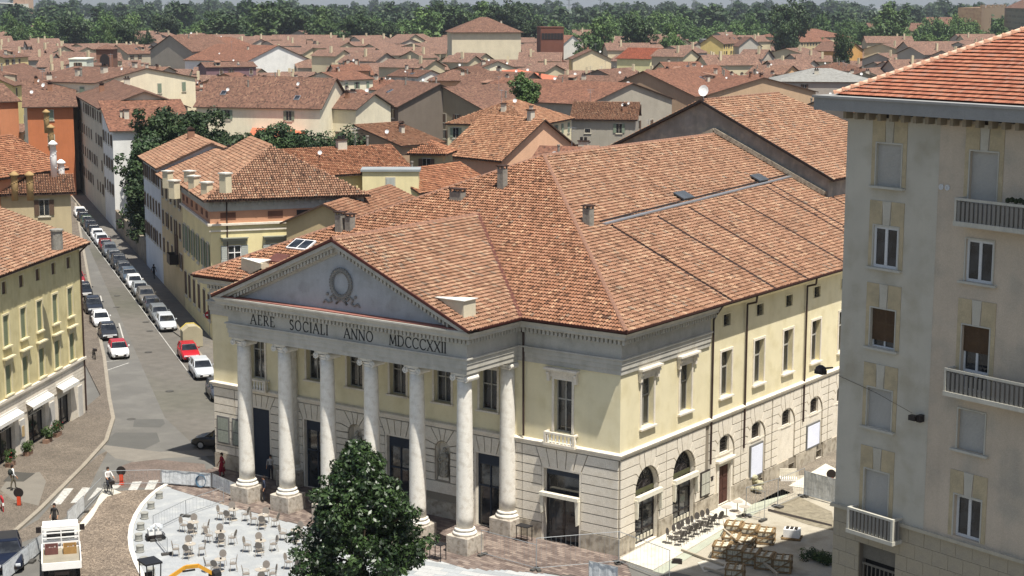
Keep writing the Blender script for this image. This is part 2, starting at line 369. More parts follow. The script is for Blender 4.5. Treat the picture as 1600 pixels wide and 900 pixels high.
# ============================================================ THEATRE
TH = thing('theatre', 'cream neoclassical theatre with a six column Ionic portico, inscribed frieze and tiled roof', 'theatre', (-17, 20, 0))
rd = random.Random(3)
WX0, WY1 = -34.1, 62.0
fops_up = [(-4.75, -3.45, 7.05, 10.35)]+[(c-.68, c+.68, 7.65, 10.3) for c in (-9.75, -13.4, -17.1, -20.8, -24.45)]+[(-30.4, -29.05, 7.05, 10.35)]
fops_dn = [(-5.45, -2.85, 0, 4.65), (-10.72, -8.78, 0, 4.8), (-18.07, -16.13, 0, 4.8), (-25.42, -23.48, 0, 4.8), (-30.6, -28.7, 0, 4.95),
           (-13.98, -12.82, 2.5, 4.5, 'a'), (-21.38, -20.22, 2.5, 4.5, 'a')]
sc_big = [3.15, 7.7]; sc_small = [13.05, 17.55, 22.1, 26.6, 31.1, 35.6, 40.1, 44.6]
sops_dn = [(c-1.35, c+1.35, 0.05, 3.55, 'a') for c in sc_big]+[(c-.62, c+.62, 3.65, 4.45, 'a') for c in sc_small]+[(12.3, 13.85, .12, 2.8)]
sops_dn += [(c-.55, c+.55, .02, .62) for c in (18.2, 23.1, 27.6, 32.6)]
suw = [3.1, 7.75, 13.05, 17.7, 22.05, 26.5, 31.05, 35.6, 40.1, 44.6]
sops_up = [(c-.72, c+.72, 7.45, 10.5) for c in suw]
sops_att = [(c-.5, c+.5, 12.15, 12.95) for c in suw[2:]]
def two_walls(z0, z1, fo, so, name, mat, dep=.45):
    m = MB(); wall(m, WX0, 0, z0, z1, 0, fo, dep); m.build(name, mat, TH)
    m = MB(); wall(m, 0, WY1, z0, z1, 0, so, dep); m.build(name, mat, TH, rz=PI/2)
JB = pm('joint_backing', '#8a8172', var=.1)  # darker than the stone, so joint shadow is in the colour
m = MB(); wall(m, WX0, 0, 0, 6.15, 0, fops_dn, .45, 0, 1); m.build('ground_floor_wall', [JB, STONE], TH)
m = MB(); wall(m, 0, WY1, 0, 6.15, 0, sops_dn, .45, 0, 1); m.build('ground_floor_wall', [JB, STONE], TH, rz=PI/2)
two_walls(6.15, 14.0, fops_up, sops_up+sops_att, 'upper_wall', YEL)
m = MB(); m.poly([(WX0, WY1, 0), (WX0, 0, 0), (WX0, 0, 14), (WX0, WY1, 14)]); m.poly([(0, WY1, 0), (WX0, WY1, 0), (WX0, WY1, 14), (0, WY1, 14)]); m.build('rear_wall', YEL, TH)
# dark rooms behind the openings
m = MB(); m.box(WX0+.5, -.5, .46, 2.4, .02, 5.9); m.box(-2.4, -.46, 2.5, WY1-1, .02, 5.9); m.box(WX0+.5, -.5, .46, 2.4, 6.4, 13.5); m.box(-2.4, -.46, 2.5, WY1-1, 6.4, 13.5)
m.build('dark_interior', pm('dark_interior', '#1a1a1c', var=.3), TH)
# ---- rusticated ground floor: every stone a block of its own
CO = [1.05+.51*i for i in range(11)]       # course lines, last = 6.15
ZB = [1.12, 1.72, 2.32, 2.92, 3.55, 4.13, 4.72, 5.3, 5.95]
def blk(poly, rz, y1=0.0, t=.075):
    # shrink towards the centroid by a joint's half width
    cx = sum(p[0] for p in poly)/len(poly); cz = sum(p[1] for p in poly)/len(poly); g = .032; q = []
    n = len(poly)
    for i in range(n):
        a = Vector(poly[i-1]); b = Vector(poly[i]); c = Vector(poly[(i+1) % n])
        n1 = Vector((-(b-a).y, (b-a).x)).normalized(); n2 = Vector((-(c-b).y, (c-b).x)).normalized()
        s = n1+n2; s = s/max(.5, s.length_squared)*2; q.append((b.x+s.x*g, b.y+s.y*g))
    m = MB(); m.xz([(x-cx, z-cz) for x, z in q], -t-rd.uniform(0, .008), 0.0)
    loc = Vector((cx, 0, cz)); loc = Matrix.Rotation(rz, 3, 'Z') @ loc
    m.build('stone_block', STONE, TH, loc=loc, rz=rz)
def courses(x0, x1, za, zb, rz, L=None):
    for a, b in zip(ZB[:-1], ZB[1:]):
        if a < za-.01 or b > zb+.01: continue
        blk([(x0, a), (x1, a), (x1, b), (x0, b)], rz)
def flat_arch(x0, x1, zt, rz, xl, xr):
    """voussoirs fanning over a square-headed opening x0..x1 top zt; courses xl..x0 and x1..xr run up to them"""
    zt2 = 5.95; zt = zt+.06; c = (x0+x1)/2; k = 5; e = .62
    bx = [x0-.12+(x1-x0+.24)*i/k for i in range(k+1)]; tx = [x0-e+(x1-x0+2*e)*i/k for i in range(k+1)]
    for i in range(k): blk([(bx[i], zt), (bx[i+1], zt), (tx[i+1], zt2), (tx[i], zt2)], rz)
    for a, b in zip(ZB[:-1], ZB[1:]):
        def edge(z, s):
            if z <= zt: return (x0-.14 if s < 0 else x1+.14)
            f = (z-zt)/(zt2-zt); return (bx[0]+(tx[0]-bx[0])*f) if s < 0 else (bx[-1]+(tx[-1]-bx[-1])*f)
        zc = min(b, zt2)
        if xl is not None:
            if a < zt < b: blk([(xl, a), (edge(a, -1), a), (edge(a, -1), zt), (edge(zc, -1), zc), (xl, zc)], rz)
            else: blk([(xl, a), (edge(a, -1), a), (edge(zc, -1), zc), (xl, zc)], rz)
        if xr is not None:
            if a < zt < b: blk([(edge(a, 1), a), (xr, a), (xr, zc), (edge(zc, 1), zc), (edge(zt, 1), zt)], rz)
            else: blk([(edge(a, 1), a), (xr, a), (xr, zc), (edge(zc, 1), zc)], rz)
def round_arch(c, r, zs, rz, xl, xr, low=1.12):
    """stepped voussoirs over a round arch, courses bending into them"""
    zr = [zs, ZB[5], ZB[6], ZB[7], ZB[8]]; an = [0, 20, 41, 61, 79]; r = r+.03
    def I(a, s): return (c+s*r*math.cos(R(a)), zs+r*math.sin(R(a)))
    def B(k, s):
        if k == 0: return (c+s*(r+.55), zs)
        return (c+s*(zr[k]-zs)/math.tan(R(an[k])), zr[k])
    def arc(a0, a1, s): return [I(a0+(a1-a0)*i/3, s) for i in range(4)]
    for s in (-1, 1):
        xe = xl if s < 0 else xr
        for k in range(3):
            p = arc(an[k], an[k+1], s)+[B(k+1, s), (xe, zr[k+1]), (xe, zr[k]), B(k, s)]
            if s > 0: p = p[::-1]
            blk(p if s < 0 else p, rz) if False else blk(orient(p), rz)
        b3 = B(3, s)
        blk(orient(arc(an[3], an[4], s)+[B(4, s), (b3[0], zr[4]), b3]), rz)
        blk(orient([b3, (b3[0], zr[4]), (xe, zr[4]), (xe, zr[3])]), rz)
    blk(orient([I(79, -1), I(79, 1), B(4, 1), B(4, -1)]), rz)
    for a, b in zip(ZB[:4], ZB[1:5]):
        if a < low-.01: continue
        blk([(xl, a), (c-r-.02, a), (c-r-.02, b), (xl, b)], rz); blk([(c+r+.02, a), (xr, a), (xr, b), (c+r+.02, b)], rz)
def orient(p):
    A = sum(p[i][0]*p[(i+1) % len(p)][1]-p[(i+1) % len(p)][0]*p[i][1] for i in range(len(p)))
    return p if A > 0 else p[::-1]
flat_arch(-5.45, -2.85, 4.65, 0, -7.1, -.02)
flat_arch(-10.72, -8.78, 4.8, 0, -11.6, -7.1)
flat_arch(-18.07, -16.13, 4.8, 0, -18.95, -15.25)
flat_arch(-25.42, -23.48, 4.8, 0, -26.3, -22.6)
flat_arch(-30.6, -28.7, 4.95, 0, -32.0, -26.3)
courses(-34.08, -32.0, 1.1, 6, 0)
for c in (-13.4, -20.8):
    xl, xr = (-15.25, -11.6) if c > -15 else (-22.6, -18.95)
    round_arch(c, .58, 4.4, 0, xl, xr) if False else None
    # niche: fan of stones round the little arch, then straight courses beside it
    zs, r = 4.5, .62
    for s in (-1, 1):
        xe = xl if s < 0 else xr
        for a0, a1, q in ((0, 30, [(c+s*1.25, 5.0), (xe, 5.0), (xe, 4.45), (c+s*1.2, 4.45)]), (30, 58, [(c+s*.95, 5.95), (xe, 5.95), (xe, 5.0), (c+s*1.25, 5.0)]), (58, 80, [(c+s*.28, 5.95), (c+s*.95, 5.95)])):
            p = [(c+s*r*math.cos(R(a0+(a1-a0)*i/2)), zs+r*math.sin(R(a0+(a1-a0)*i/2))) for i in range(3)]
            blk(orient(p+q), 0)
        for a, b in ((2.4, 2.92), (2.92, 3.55), (3.55, 4.0), (4.0, 4.45)):
            blk(orient([(c+s*.62, a), (xe, a), (xe, b), (c+s*.62, b)]), 0)
    blk(orient([(c-.11, zs+r), (c+.11, zs+r), (c+.28, 5.95), (c-.28, 5.95)]), 0)
    blk(orient([(xl, 1.6), (xr, 1.6), (xr, 2.4), (xl, 2.4)]), 0)
round_arch(sc_big[0], 1.35, 3.55, PI/2, .02, 5.42); round_arch(sc_big[1], 1.35, 3.55, PI/2, 5.42, 10.4)
for i, c in enumerate(sc_small):
    # outer recess arch r=1.3 springing at 3.6
    round_arch(c, 1.28, 3.55, PI/2, c-2.22 if i else 10.85, c+2.22, low=1.12)
# recess infill of the small bays stands a little back; plinth, belt
m = MB()
pm('plinth_stone', '#b3a997', '#8d8271', var=.2, nscale=1.6, stain=.25)
for x0, x1 in ((WX0, -30.75), (-28.55, -25.57), (-23.33, -18.22), (-15.98, -10.87), (-8.63, -5.6), (-2.7, .06)): m = MB(); m.box(x0, x1, -.11, 0.0, 0, 1.1); m.build('plinth', MATS['plinth_stone'], TH)
for x0, x1 in ((-.08, 1.76), (4.54, 6.31), (9.09, 12.2), (13.95, 17.6), (18.8, 22.5), (23.7, 27.0), (28.2, 32.0), (33.2, 62)): m = MB(); m.box(x0, x1, -.105, 0.0, 0, 1.08); m.build('plinth', MATS['plinth_stone'], TH, rz=PI/2)
pathM = [(WX0, 20), (WX0, 0), (0, 0), (0, WY1)]
m = MB(); sweep(m, [(0, 5.98), (.08, 5.98), (.1, 6.12), (.2, 6.16), (.24, 6.3), (.2, 6.34), (0, 6.4)], pathM); m.build('belt_course', STONE, TH)
# ---- entablature
PA = [(WX0, 20), (WX0, 0), (-27.0, 0), (-27.0, -5.25), (-7.5, -5.25), (-7.5, 0), (0, 0), (0, 10.7)]
ENT = pm('grey_entablature_stone', '#b5b1a6', '#a8a498', var=.08, nscale=.8, stain=.1)
m = MB(); sweep(m, [(0, 11.2), (.1, 11.2), (.1, 11.48), (.15, 11.5), (.15, 11.8), (.2, 11.82), (.2, 12.08), (.3, 12.12), (.3, 12.2), (.1, 12.22), (0.1, 13.06), (0, 13.06)], PA); m.build('architrave_and_frieze', ENT, TH)
m = MB(); sweep(m, [(0, 13.04), (.16, 13.04), (.2, 13.09), (.2, 13.36), (.42, 13.37), (.46, 13.44), (.66, 13.47), (.68, 13.64), (.74, 13.7), (.85, 13.86), (.85, 13.96), (0, 13.98)], PA); m.build('cornice', ENT, TH)
m = MB(); sweep(m, [(0, 13.5), (.25, 13.5), (.55, 13.7), (.6, 13.9), (0, 13.95)], [(0, 10.72), (0, WY1)]); m.build('cornice', YEL, TH)
# dentils along every run
m = MB()
for a, b in zip(PA[1:-1], PA[2:]):
    A = Vector(a); B = Vector(b); d = (B-A).normalized(); nn = Vector((d.y, -d.x)); L = (B-A).length; k = int(L/.3)
    for i in range(k+2):
        p = A+d*(i*.3) if L > 1 else A
        q = p+d*.17
        m.xy([tuple(p+nn*.2), tuple(q+nn*.2), tuple(q+nn*.4), tuple(p+nn*.4)], 13.1, 13.36)
m.build('dentils', ENT, TH, kind='stuff')
# portico beams, ceiling, tympanum
m = MB(); m.box(-26.98, -7.52, -5.22, -4.15, 11.21, 13.0); m.box(-26.98, -25.9, -4.15, 0, 11.21, 13.0); m.box(-8.6, -7.52, -4.15, 0, 11.21, 13.0)
m.box(-25.9, -8.6, -4.15, 0, 12.3, 12.5)
m.build('portico_beam', ENT, TH)
APX, APZ, EX0, EX1 = -17.25, 18.55, -27.85, -6.65
SL = (APZ-13.98)/(EX1-APX)
TYMP = pm('tympanum_render', '#a9abac', '#9c9d9c', var=.1, nscale=.7, stain=.1)
m = MB(); m.xz([(EX0+.7, 13.9), (EX1-.7, 13.9), (APX, APZ-.2)], -5.35, -5.0); m.build('tympanum', TYMP, TH)
def rake(m, y0, y1, d0, d1, mi=0):
    """a band parallel to the gable slopes between depths d0 (top) and d1 below the roof line"""
    for s in (-1, 1):
        ex = EX1 if s > 0 else EX0
        P = [(ex, 13.98-d0), (APX, APZ-d0), (APX, APZ-d1), (ex-s*(d1-d0)/SL*0, 13.98-d1)]
        lo = 13.985
        q = []
        xa = ex-s*max(0, (d0))/SL if 13.98-d0 < lo else ex
        xb = ex-s*(d1)/SL
        P = [(xa, max(lo, 13.98-d0)), (APX, APZ-d0), (APX, APZ-d1), (xb, lo)]
        m.xz(orient(P), y0, y1, mi)
m = MB(); rake(m, -6.1, -5.0, .06, .34); rake(m, -5.85, -5.0, .34, .5); rake(m, -5.6, -5.0, .5, .78); rake(m, -5.45, -5.0, .78, .9); m.build('raking_cornice', ENT, TH)
m = MB()
for s in (-1, 1):
    L = 9.3
    for i in range(33):
        x = APX+s*(.25+i*.28); z = APZ-(abs(x-APX))*SL
        if z-.76 < 14.02: continue
        m.xz(orient([(x, z-.52), (x+s*.15, z-.52-.15*SL), (x+s*.15, z-.76-.15*SL), (x, z-.76)]), -5.82, -5.6)
m.build('raking_dentils', ENT, TH, kind='stuff')
m = MB(); rake(m, -6.2, -6.02, -.1, .06); m.build('roof_edge_flashing', COPP, TH)
m = MB(); m.box(EX0+.6, EX1-.6, -6.0, -5.4, 13.98, 14.03); m.build('ledge_cover', pm('red_ledge_tiles', '#8d5f54', var=.25, nscale=3), TH)
# wreath with ribbons
m = MB(); cx, cz = -17.15, 15.75
N = 30
for i in range(N):
    a = math.tau*i/N; b = math.tau*(i+1)/N; r = .86
    m.cyl((cx+.8*math.cos(a), -5.42, cz+r*math.sin(a)), (cx+.8*math.cos(b), -5.42, cz+r*math.sin(b)), .1, 6)
    for s in (-.13, .1): m.ball((cx+(.8+s)*math.cos(a), -5.45, cz+(r+s)*math.sin(a)), .07, 6)
m.build('wreath', pm('carved_wreath', '#84827c', var=.25, nscale=5), TH)
m = MB()
for s in (-1, 1):
    pts = [(cx+s*.15, cz-.95), (cx+s*.5, cz-1.05), (cx+s*.7, cz-.8), (cx+s*.95, cz-.95), (cx+s*.8, cz-1.2), (cx+s*1.05, cz-1.3), (cx+s*1.35, cz-1.15), (cx+s*1.5, cz-1.35)]
    m.tube([(x, -5.4, z) for x, z in pts], .06, 6)
    m.tube([(cx+s*.1, -5.4, cz-.95), (cx+s*.45, -5.4, cz-1.3), (cx+s*.3, -5.4, cz-1.15), (cx, -5.4, cz-1.0)], .07, 6)
    m.ball((cx+s*1.15, -5.4, cz-.75), .12, 6)
m.build('ribbon', MATS['carved_wreath'], TH)
# inscription: roman capitals drawn stroke by stroke
def arcp(cx, cz, rx, rz, a0, a1, n=9): return [(cx+rx*math.cos(R(a0+(a1-a0)*i/n)), cz+rz*math.sin(R(a0+(a1-a0)*i/n))) for i in range(n+1)]
TK, TN = .105, .05
LET = {
 'A': (.78, [([(.0, 0), (.36, 1)], TN), ([(.36, 1), (.74, 0)], TK), ([(.13, .36), (.6, .36)], TN), ([(-.06, 0), (.14, 0)], TN), ([(.6, 0), (.86, 0)], TN)]),
 'E': (.55, [([(.1, 0), (.1, 1)], TK), ([(0, 1), (.5, 1), (.52, .84)], TN), ([(.1, .52), (.42, .52)], TN), ([(0, 0), (.52, 0), (.56, .18)], TN)]),
 'R': (.66, [([(.1, 0), (.1, 1)], TK), ([(0, 1), (.3, 1)]+arcp(.32, .75, .2, .25, 90, -90)+[(.1, .5)], TN+.02), ([(.3, .5), (.66, 0)], TK), ([(0, 0), (.22, 0)], TN)]),
 'S': (.5, [(arcp(.25, .76, .2, .22, 30, 250, 8)+arcp(.25, .25, .22, .24, 70, -140, 8), TN+.04), ([(.42, .98), (.43, .8)], TN)]),
 'O': (.86, [(arcp(.43, .5, .38, .5, 0, 360, 20), TN+.03)]),
 'C': (.76, [(arcp(.43, .5, .38, .5, 42, 318, 16), TN+.03), ([(.7, .98), (.71, .76)], TN)]),
 'I': (.22, [([(.11, 0), (.11, 1)], TK), ([(0, 1), (.22, 1)], TN), ([(0, 0), (.22, 0)], TN)]),
 'L': (.54, [([(.1, 0), (.1, 1)], TK), ([(0, 1), (.2, 1)], TN), ([(0, 0), (.52, 0), (.54, .2)], TN)]),
 'N': (.8, [([(.08, 0), (.08, 1)], TN), ([(.06, 1), (.7, 0)], TK), ([(.7, 0), (.7, 1)], TN), ([(-.04, 1), (.12, 1)], TN), ([(.6, 1), (.82, 1)], TN), ([(-.02, 0), (.2, 0)], TN)]),
 'M': (.92, [([(.08, 0), (.14, 1)], TN), ([(.14, 1), (.45, .1)], TK), ([(.45, .1), (.76, 1)], TN), ([(.76, 1), (.84, 0)], TK), ([(0, 0), (.18, 0)], TN), ([(.72, 0), (.94, 0)], TN)]),
 'D': (.8, [([(.1, 0), (.1, 1)], TK), ([(0, 1), (.3, 1)]+arcp(.32, .5, .4, .5, 90, -90, 12)+[(0, 0)], TN+.02)]),
 'X': (.74, [([(.06, 1), (.66, 0)], TK), ([(.68, 1), (.06, 0)], TN), ([(-.02, 1), (.18, 1)], TN), ([(.56, 1), (.76, 1)], TN), ([(-.02, 0), (.18, 0)], TN), ([(.56, 0), (.78, 0)], TN)]),
}
def letter_mesh(ch, h, y0=-.03, y1=.02):
    m = MB(); wd, st = LET[ch]
    for pts, w_ in st:
        for (a, b), (c, d) in zip(pts[:-1], pts[1:]):
            v = Vector((c-a, d-b)); L = v.length
            if L < 1e-6: continue
            v /= L; n_ = Vector((-v.y, v.x))*w_/2; e = v*(w_*.22 if len(pts) > 2 else 0)
            m.xz(orient([((a-e.x+n_.x)*h, (b-e.y+n_.y)*h), ((c+e.x+n_.x)*h, (d+e.y+n_.y)*h), ((c+e.x-n_.x)*h, (d+e.y-n_.y)*h), ((a-e.x-n_.x)*h, (b-e.y-n_.y)*h)]), y0, y1)
    return m.mesh('letter_'+ch, [BLACK]), wd*h
for word, xa, xb in (('AERE', -25.05, -22.95), ('SOCIALI', -21.6, -18.35), ('ANNO', -17.0, -14.65), ('MDCCCXXII', -13.35, -8.95)):
    h = .64; ms = [letter_mesh(c, h) for c in word]; tw = sum(k[1] for k in ms); gap = (xb-xa-tw)/(len(word)-1); x = xa
    for (me, wd), ch in zip(ms, word):
        put('letter', me, TH, loc=(x, -5.35, 12.33)); x += wd+gap
# ---- columns
def column(x, y, scrolls=True):
    r0 = 1.0
    m = MB(); m.box(-.83, .83, -.83, .83, 0, 1.12); c = m.build('column_pedestal', pm('worn_pedestal_stone', '#b9b0a2', '#94897a', var=.25, nscale=2.2, stain=.25), TH, (x, y, 0), smooth=False)
    bv = c.modifiers.new('b', 'BEVEL'); bv.width = .04; bv.segments = 1
    m = MB(); m.lathe([(.7, 0), (.74, .04), (.76, .1), (.74, .16), (.68, .2), (.6, .23), (.58, .27), (.63, .3), (.66, .35), (.62, .4), (.56, .43)], n=28, z=1.12)
    b = m.build('column_base', MARB, TH, (x, y, 0), smooth=True)
    m = MB(); pr = []
    for i in range(13):
        t = i/12; pr.append((.53-.09*t**1.6, 1.5+9.2*t))
    m.lathe(pr, n=32); m.build('column_shaft', MARB, TH, (x, y, 0), smooth=True)
    m = MB(); m.lathe([(.44, 10.66), (.48, 10.7), (.48, 10.76), (.44, 10.8), (.5, 10.86), (.56, 10.96)], n=24); m.box(-.56, .56, -.56, .56, 11.08, 11.21)
    for s in (-1, 1):
        m.cyl((s*.52, -.52, 10.88), (s*.52, .52, 10.88), .19, 12)
        m.cyl((s*.52, -.58, 10.88), (s*.52, .58, 10.88), .07, 8)
        for e in (-1, 1):
            sp = [(s*.52+s*(.25-.012*i)*math.cos(i*.55+PI/2)*1, e*.54, 10.88+(.25-.012*i)*math.sin(i*.55+PI/2)) for i in range(17)]
            m.tube(sp, .036, 5)
    m.box(-.5, .5, -.52, .52, 11.0, 11.08)
    m.build('column_capital', MARB, TH, (x, y, 0), smooth=False)
for i in range(6): column(-8.1-3.66*i, -4.67)
column(-8.1, -.25); column(-26.4, -.25)
# ---- windows
def casement(w_, h, cols=2, bars=(.62,), frame=WOODF, fw=.07):
    """joinery in local x 0..w, z 0..h: frame, mullion, transoms, glass"""
    m = MB(); t = .07
    m.box(0, fw, 0, t, 0, h, 0); m.box(w_-fw, w_, 0, t, 0, h, 0); m.box(fw, w_-fw, 0, t, 0, fw, 0); m.box(fw, w_-fw, 0, t, h-fw, h, 0)
    for i in range(1, cols): c = w_*i/cols; m.box(c-fw*.6, c+fw*.6, -.015, t-.02, fw, h-fw, 0)
    for b in bars: m.box(fw, w_-fw, -.01, t-.025, h*b-fw*.6, h*b+fw*.6, 0)
    m.poly([(fw, t*.6, fw), (w_-fw, t*.6, fw), (w_-fw, t*.6, h-fw), (fw, t*.6, h-fw)], 1)
    return m.mesh('window', [frame, GL])
def local(rz, u, out, z): return Matrix.Rotation(rz, 3, 'Z') @ Vector((u, -out, z))
def surround(root, rz, a, b, z0, z1, mat, base=Vector((0, 0, 0)), w_=.16, t=.06, sill=True):
    m = MB(); m.box(a-w_, a-.002, -t, 0, z0, z1+w_); m.box(b+.002, b+w_, -t, 0, z0, z1+w_); m.box(a-.002, b+.002, -t, 0, z1+.002, z1+w_)
    o = m.build('window_surround', mat, root, base, rz)
    if sill: m = MB(); m.box(a-w_-.06, b+w_+.06, -.2, 0, z0-.12, z0-.002); m.build('window_sill', mat, root, base, rz)
wm = casement(1.44, 3.05); wm2 = casement(1.36, 2.65); wm3 = casement(1.3, 3.3)
for i, c in enumerate(suw):
    put('window', wm, TH, local(PI/2, c-.72, -.32, 7.45), PI/2); surround(TH, PI/2, c-.72, c+.72, 7.45, 10.5, STONE)
for a, b, z0, z1 in fops_up:
    big = z0 < 7.5
    put('window', wm3 if big else wm2, TH, local(0, a, -.32, z0), 0); surround(TH, 0, a, b, z0, z1, STONE, sill=not big)
for c in suw[2:]:
    m = MB(); 
    for k in range(5): m.box(-.5+.25*k-.012, -.5+.25*k+.012, .1, .13, 0, .8, 0)
    for k in (0, .27, .53, .79): m.box(-.5, .5, .1, .13, k-.012, k+.012, 0)
    m.poly([(-.5, .3, 0), (.5, .3, 0), (.5, .3, .8), (-.5, .3, .8)], 1)
    put('attic_window', m.mesh('attic_window', [DARKM, GL]), TH, local(PI/2, c, 0, 12.15), PI/2); surround(TH, PI/2, c-.5, c+.5, 12.15, 12.95, YEL, w_=.1, t=.03, sill=False)
def hood(rz, c, z):
    m = MB(); m.box(c-1.22, c+1.22, -.42, 0, z+.62, z+.74); m.box(c-1.14, c+1.14, -.3, 0, z+.5, z+.619); m.box(c-.95, c+.95, -.1, 0, z+.17, z+.5)
    m.build('window_hood', STONE, TH, rz=rz)
    for s in (-1, 1):
        x = c+s*1.0; q = MB(); q.xz([(x-.09, z-.1), (x+.09, z-.1), (x+.09, z+.5), (x-.09, z+.5)], -.22, 0); q.cyl((x-.1, -.22, z+.38), (x+.1, -.22, z+.38), .11, 8); q.cyl((x-.1, -.12, z-.08), (x+.1, -.12, z-.08), .07, 8)
        q.build('console', STONE, TH, rz=rz)
for c in suw[:2]: hood(PI/2, c, 10.5)
hood(0, -4.1, 10.35); hood(0, -29.72, 10.35)
# balconies with balusters
bal = MB(); bal.lathe([(.06, 0), (.06, .05), (.035, .1), (.07, .22), (.045, .36), (.03, .45), (.055, .5), (.055, .55)], n=8); balm = bal.mesh('baluster', [WHITE], True)
def balcony(root, rz, c, z, w_, h, dep, mat, n, base=Vector((0, 0, 0)), bm=None, sc=(1, 1, 1), slab_t=.16, pier=.16):
    m = MB(); m.box(c-w_/2, c+w_/2, -dep, 0, z-slab_t, z); m.box(c-w_/2+.03, c+w_/2-.03, -dep+.02, -dep+pier+.02, z+h-.12, z+h)
    for s in (-1, 1):
        a = c+s*(w_/2-.03); m.box(a, a-s*pier, -dep+.02, -dep+pier+.02, z+.002, z+h-.122); m.box(a, a-s*pier, -dep+pier+.022, 0, z+h-.12, z+h)
    o = m.build('balcony', mat, root, base, rz)
    bm = bm or balm
    for i in range(n):
        u = c-w_/2+.03+pier+(w_-.06-2*pier)*(i+.5)/n
        put('baluster', bm, o, base+local(rz, u, dep-.1, z), rz, scale=sc)
    k = max(1, int((dep-pier)/.24))
    for s in (-1, 1):
        for i in range(k): put('baluster', bm, o, base+local(rz, c+s*(w_/2-.11), dep-pier-.12-(i)*.24, z), rz, scale=sc)
    return o
balcony(TH, 0, -4.1, 6.42, 2.3, .68, .5, STONE, 7); balcony(TH, 0, -29.72, 6.42, 2.3, .68, .5, STONE, 7)
# arched windows of the side
for i, c in enumerate(sc_small):
    m = MB(); 
    for k in range(7): m.box(c-.6+.2*k-.015, c-.6+.2*k+.015, .14, .17, 3.67, 5.0, 0)
    for k in range(6): m.box(c-.6, c+.6, .13, .16, 3.7+.24*k, 3.74+.24*k, 0)
    m.poly([(c-.62, .3, 3.65), (c+.62, .3, 3.65), (c+.62, .3, 5.1), (c-.62, .3, 5.1)], 1)
    m.build('barred_window', [DARKM, GL], TH, rz=PI/2)
    q = MB(); wall(q, c-1.25, c+1.25, 1.08, 3.5, -.012, [o for o in sops_dn if c-1.2 < (o[0]+o[1])/2 < c+1.2 and o[3] < 3], .02)
    N_ = 12; tp = [(c+1.26*math.cos(PI*k/N_), 3.5+1.26*math.sin(PI*k/N_)) for k in range(N_+1)]; ib = [(c+.64*math.cos(PI*k/N_), 4.42+.64*math.sin(PI*k/N_)) for k in range(N_+1)]
    for k in range(N_): q.poly([(tp[k][0], -.012, tp[k][1]), (ib[k][0], -.012, ib[k][1]), (ib[k+1][0], -.012, ib[k+1][1]), (tp[k+1][0], -.012, tp[k+1][1])])
    for s_ in (-1, 1): q.poly([(c+s_*1.26, -.012, 3.5), (c+s_*.64, -.012, 3.5), (c+s_*.64, -.012, 4.42)])
    q.build('bay_infill', STONE, TH, rz=PI/2)
    m = MB(); N = 12
    m.xz([(c-1.27, 3.5), (c-.75, 3.5), (c-.75, 3.62), (c-1.27, 3.62)], -.03, 0); m.xz([(c+.75, 3.5), (c+1.27, 3.5), (c+1.27, 3.62), (c+.75, 3.62)], -.03, 0); m.xz([(c-.75, 3.5), (c+.75, 3.5), (c+.75, 3.6), (c-.75, 3.6)], -.06, 0)
    m.build('springing_band', STONE, TH, rz=PI/2)
for c in sc_big:
    r = 1.35; m = MB()
    m.box(c-r, c+r, .28, .36, 3.2, 3.5, 2)
    for k in range(13):
        a = PI*k/12; m.cyl((c, .3, 3.52), (c+r*math.cos(a)*.98, .3, 3.52+r*math.sin(a)*.98), .02, 4, 0)
    for rr in (.45, .9, 1.3):
        m.tube([(c+rr*math.cos(PI*k/14), .3, 3.52+rr*math.sin(PI*k/14)) for k in range(15)], .03, 4, 0)
    for k in range(6):
        a = PI*(k+.5)/6; m.tube([(c+.66*math.cos(a)+.16*math.cos(t), .3, 3.52+.66*math.sin(a)+.16*math.sin(t)) for t in np.linspace(0, math.tau, 9)], .02, 4, 0)
    m.poly([(c-r, .36, 3.4)]+[(c+r*math.cos(PI-PI*k/14), .36, 3.52+r*math.sin(PI-PI*k/14)) for k in range(15)][0:]+[(c+r, .36, 3.4)], 1)
    m.build('fanlight', [DARKM, GL, pm('olive_transom', '#55553a', var=.15)], TH, rz=PI/2)
    m = MB(); m.box(c-r, c-r+.1, .25, .33, .05, 3.2, 0); m.box(c+r-.1, c+r, .25, .33, .05, 3.2, 0); m.box(c-.05, c+.05, .25, .33, .05, 3.2, 0); m.box(c-r+.1, c+r-.1, .25, .33, .85, .93, 0); m.box(c-r+.1, c+r-.1, .25, .33, 2.3, 2.38, 0)
    m.poly([(c-r, .3, .05), (c+r, .3, .05), (c+r, .3, 3.2), (c-r, .3, 3.2)], 1); m.build('shop_window', [DARKM, GL], TH, rz=PI/2)
    for k in range(6):     # cards and trays standing behind the lower panes
        m = MB(); x = c-1.1+k*.4; m.box(x, x+.26, .2, .24, .25+.5*(k % 2)*.0, .55, 0); m.build('display_card', pm('pale_card', '#c9c3b0', var=.2, nscale=8), TH, rz=PI/2)
    # rolled awning with hanging ends
    m = MB(); m.box(c-r-.12, c+r+.12, -.34, -.06, 3.02, 3.3); m.build('awning', pm('cream_canvas', '#d8d2bf', var=.12, nscale=3), TH, rz=PI/2)
    for s in (-1, 1):
        m = MB(); x = c+s*(r+.08); m.xz(orient([(x-.1, 3.1), (x+.1, 3.1), (x+.06, 2.0), (x-.02, 1.9)]), -.3, -.1); m.build('awning_flap', MATS['cream_canvas'], TH, rz=PI/2)
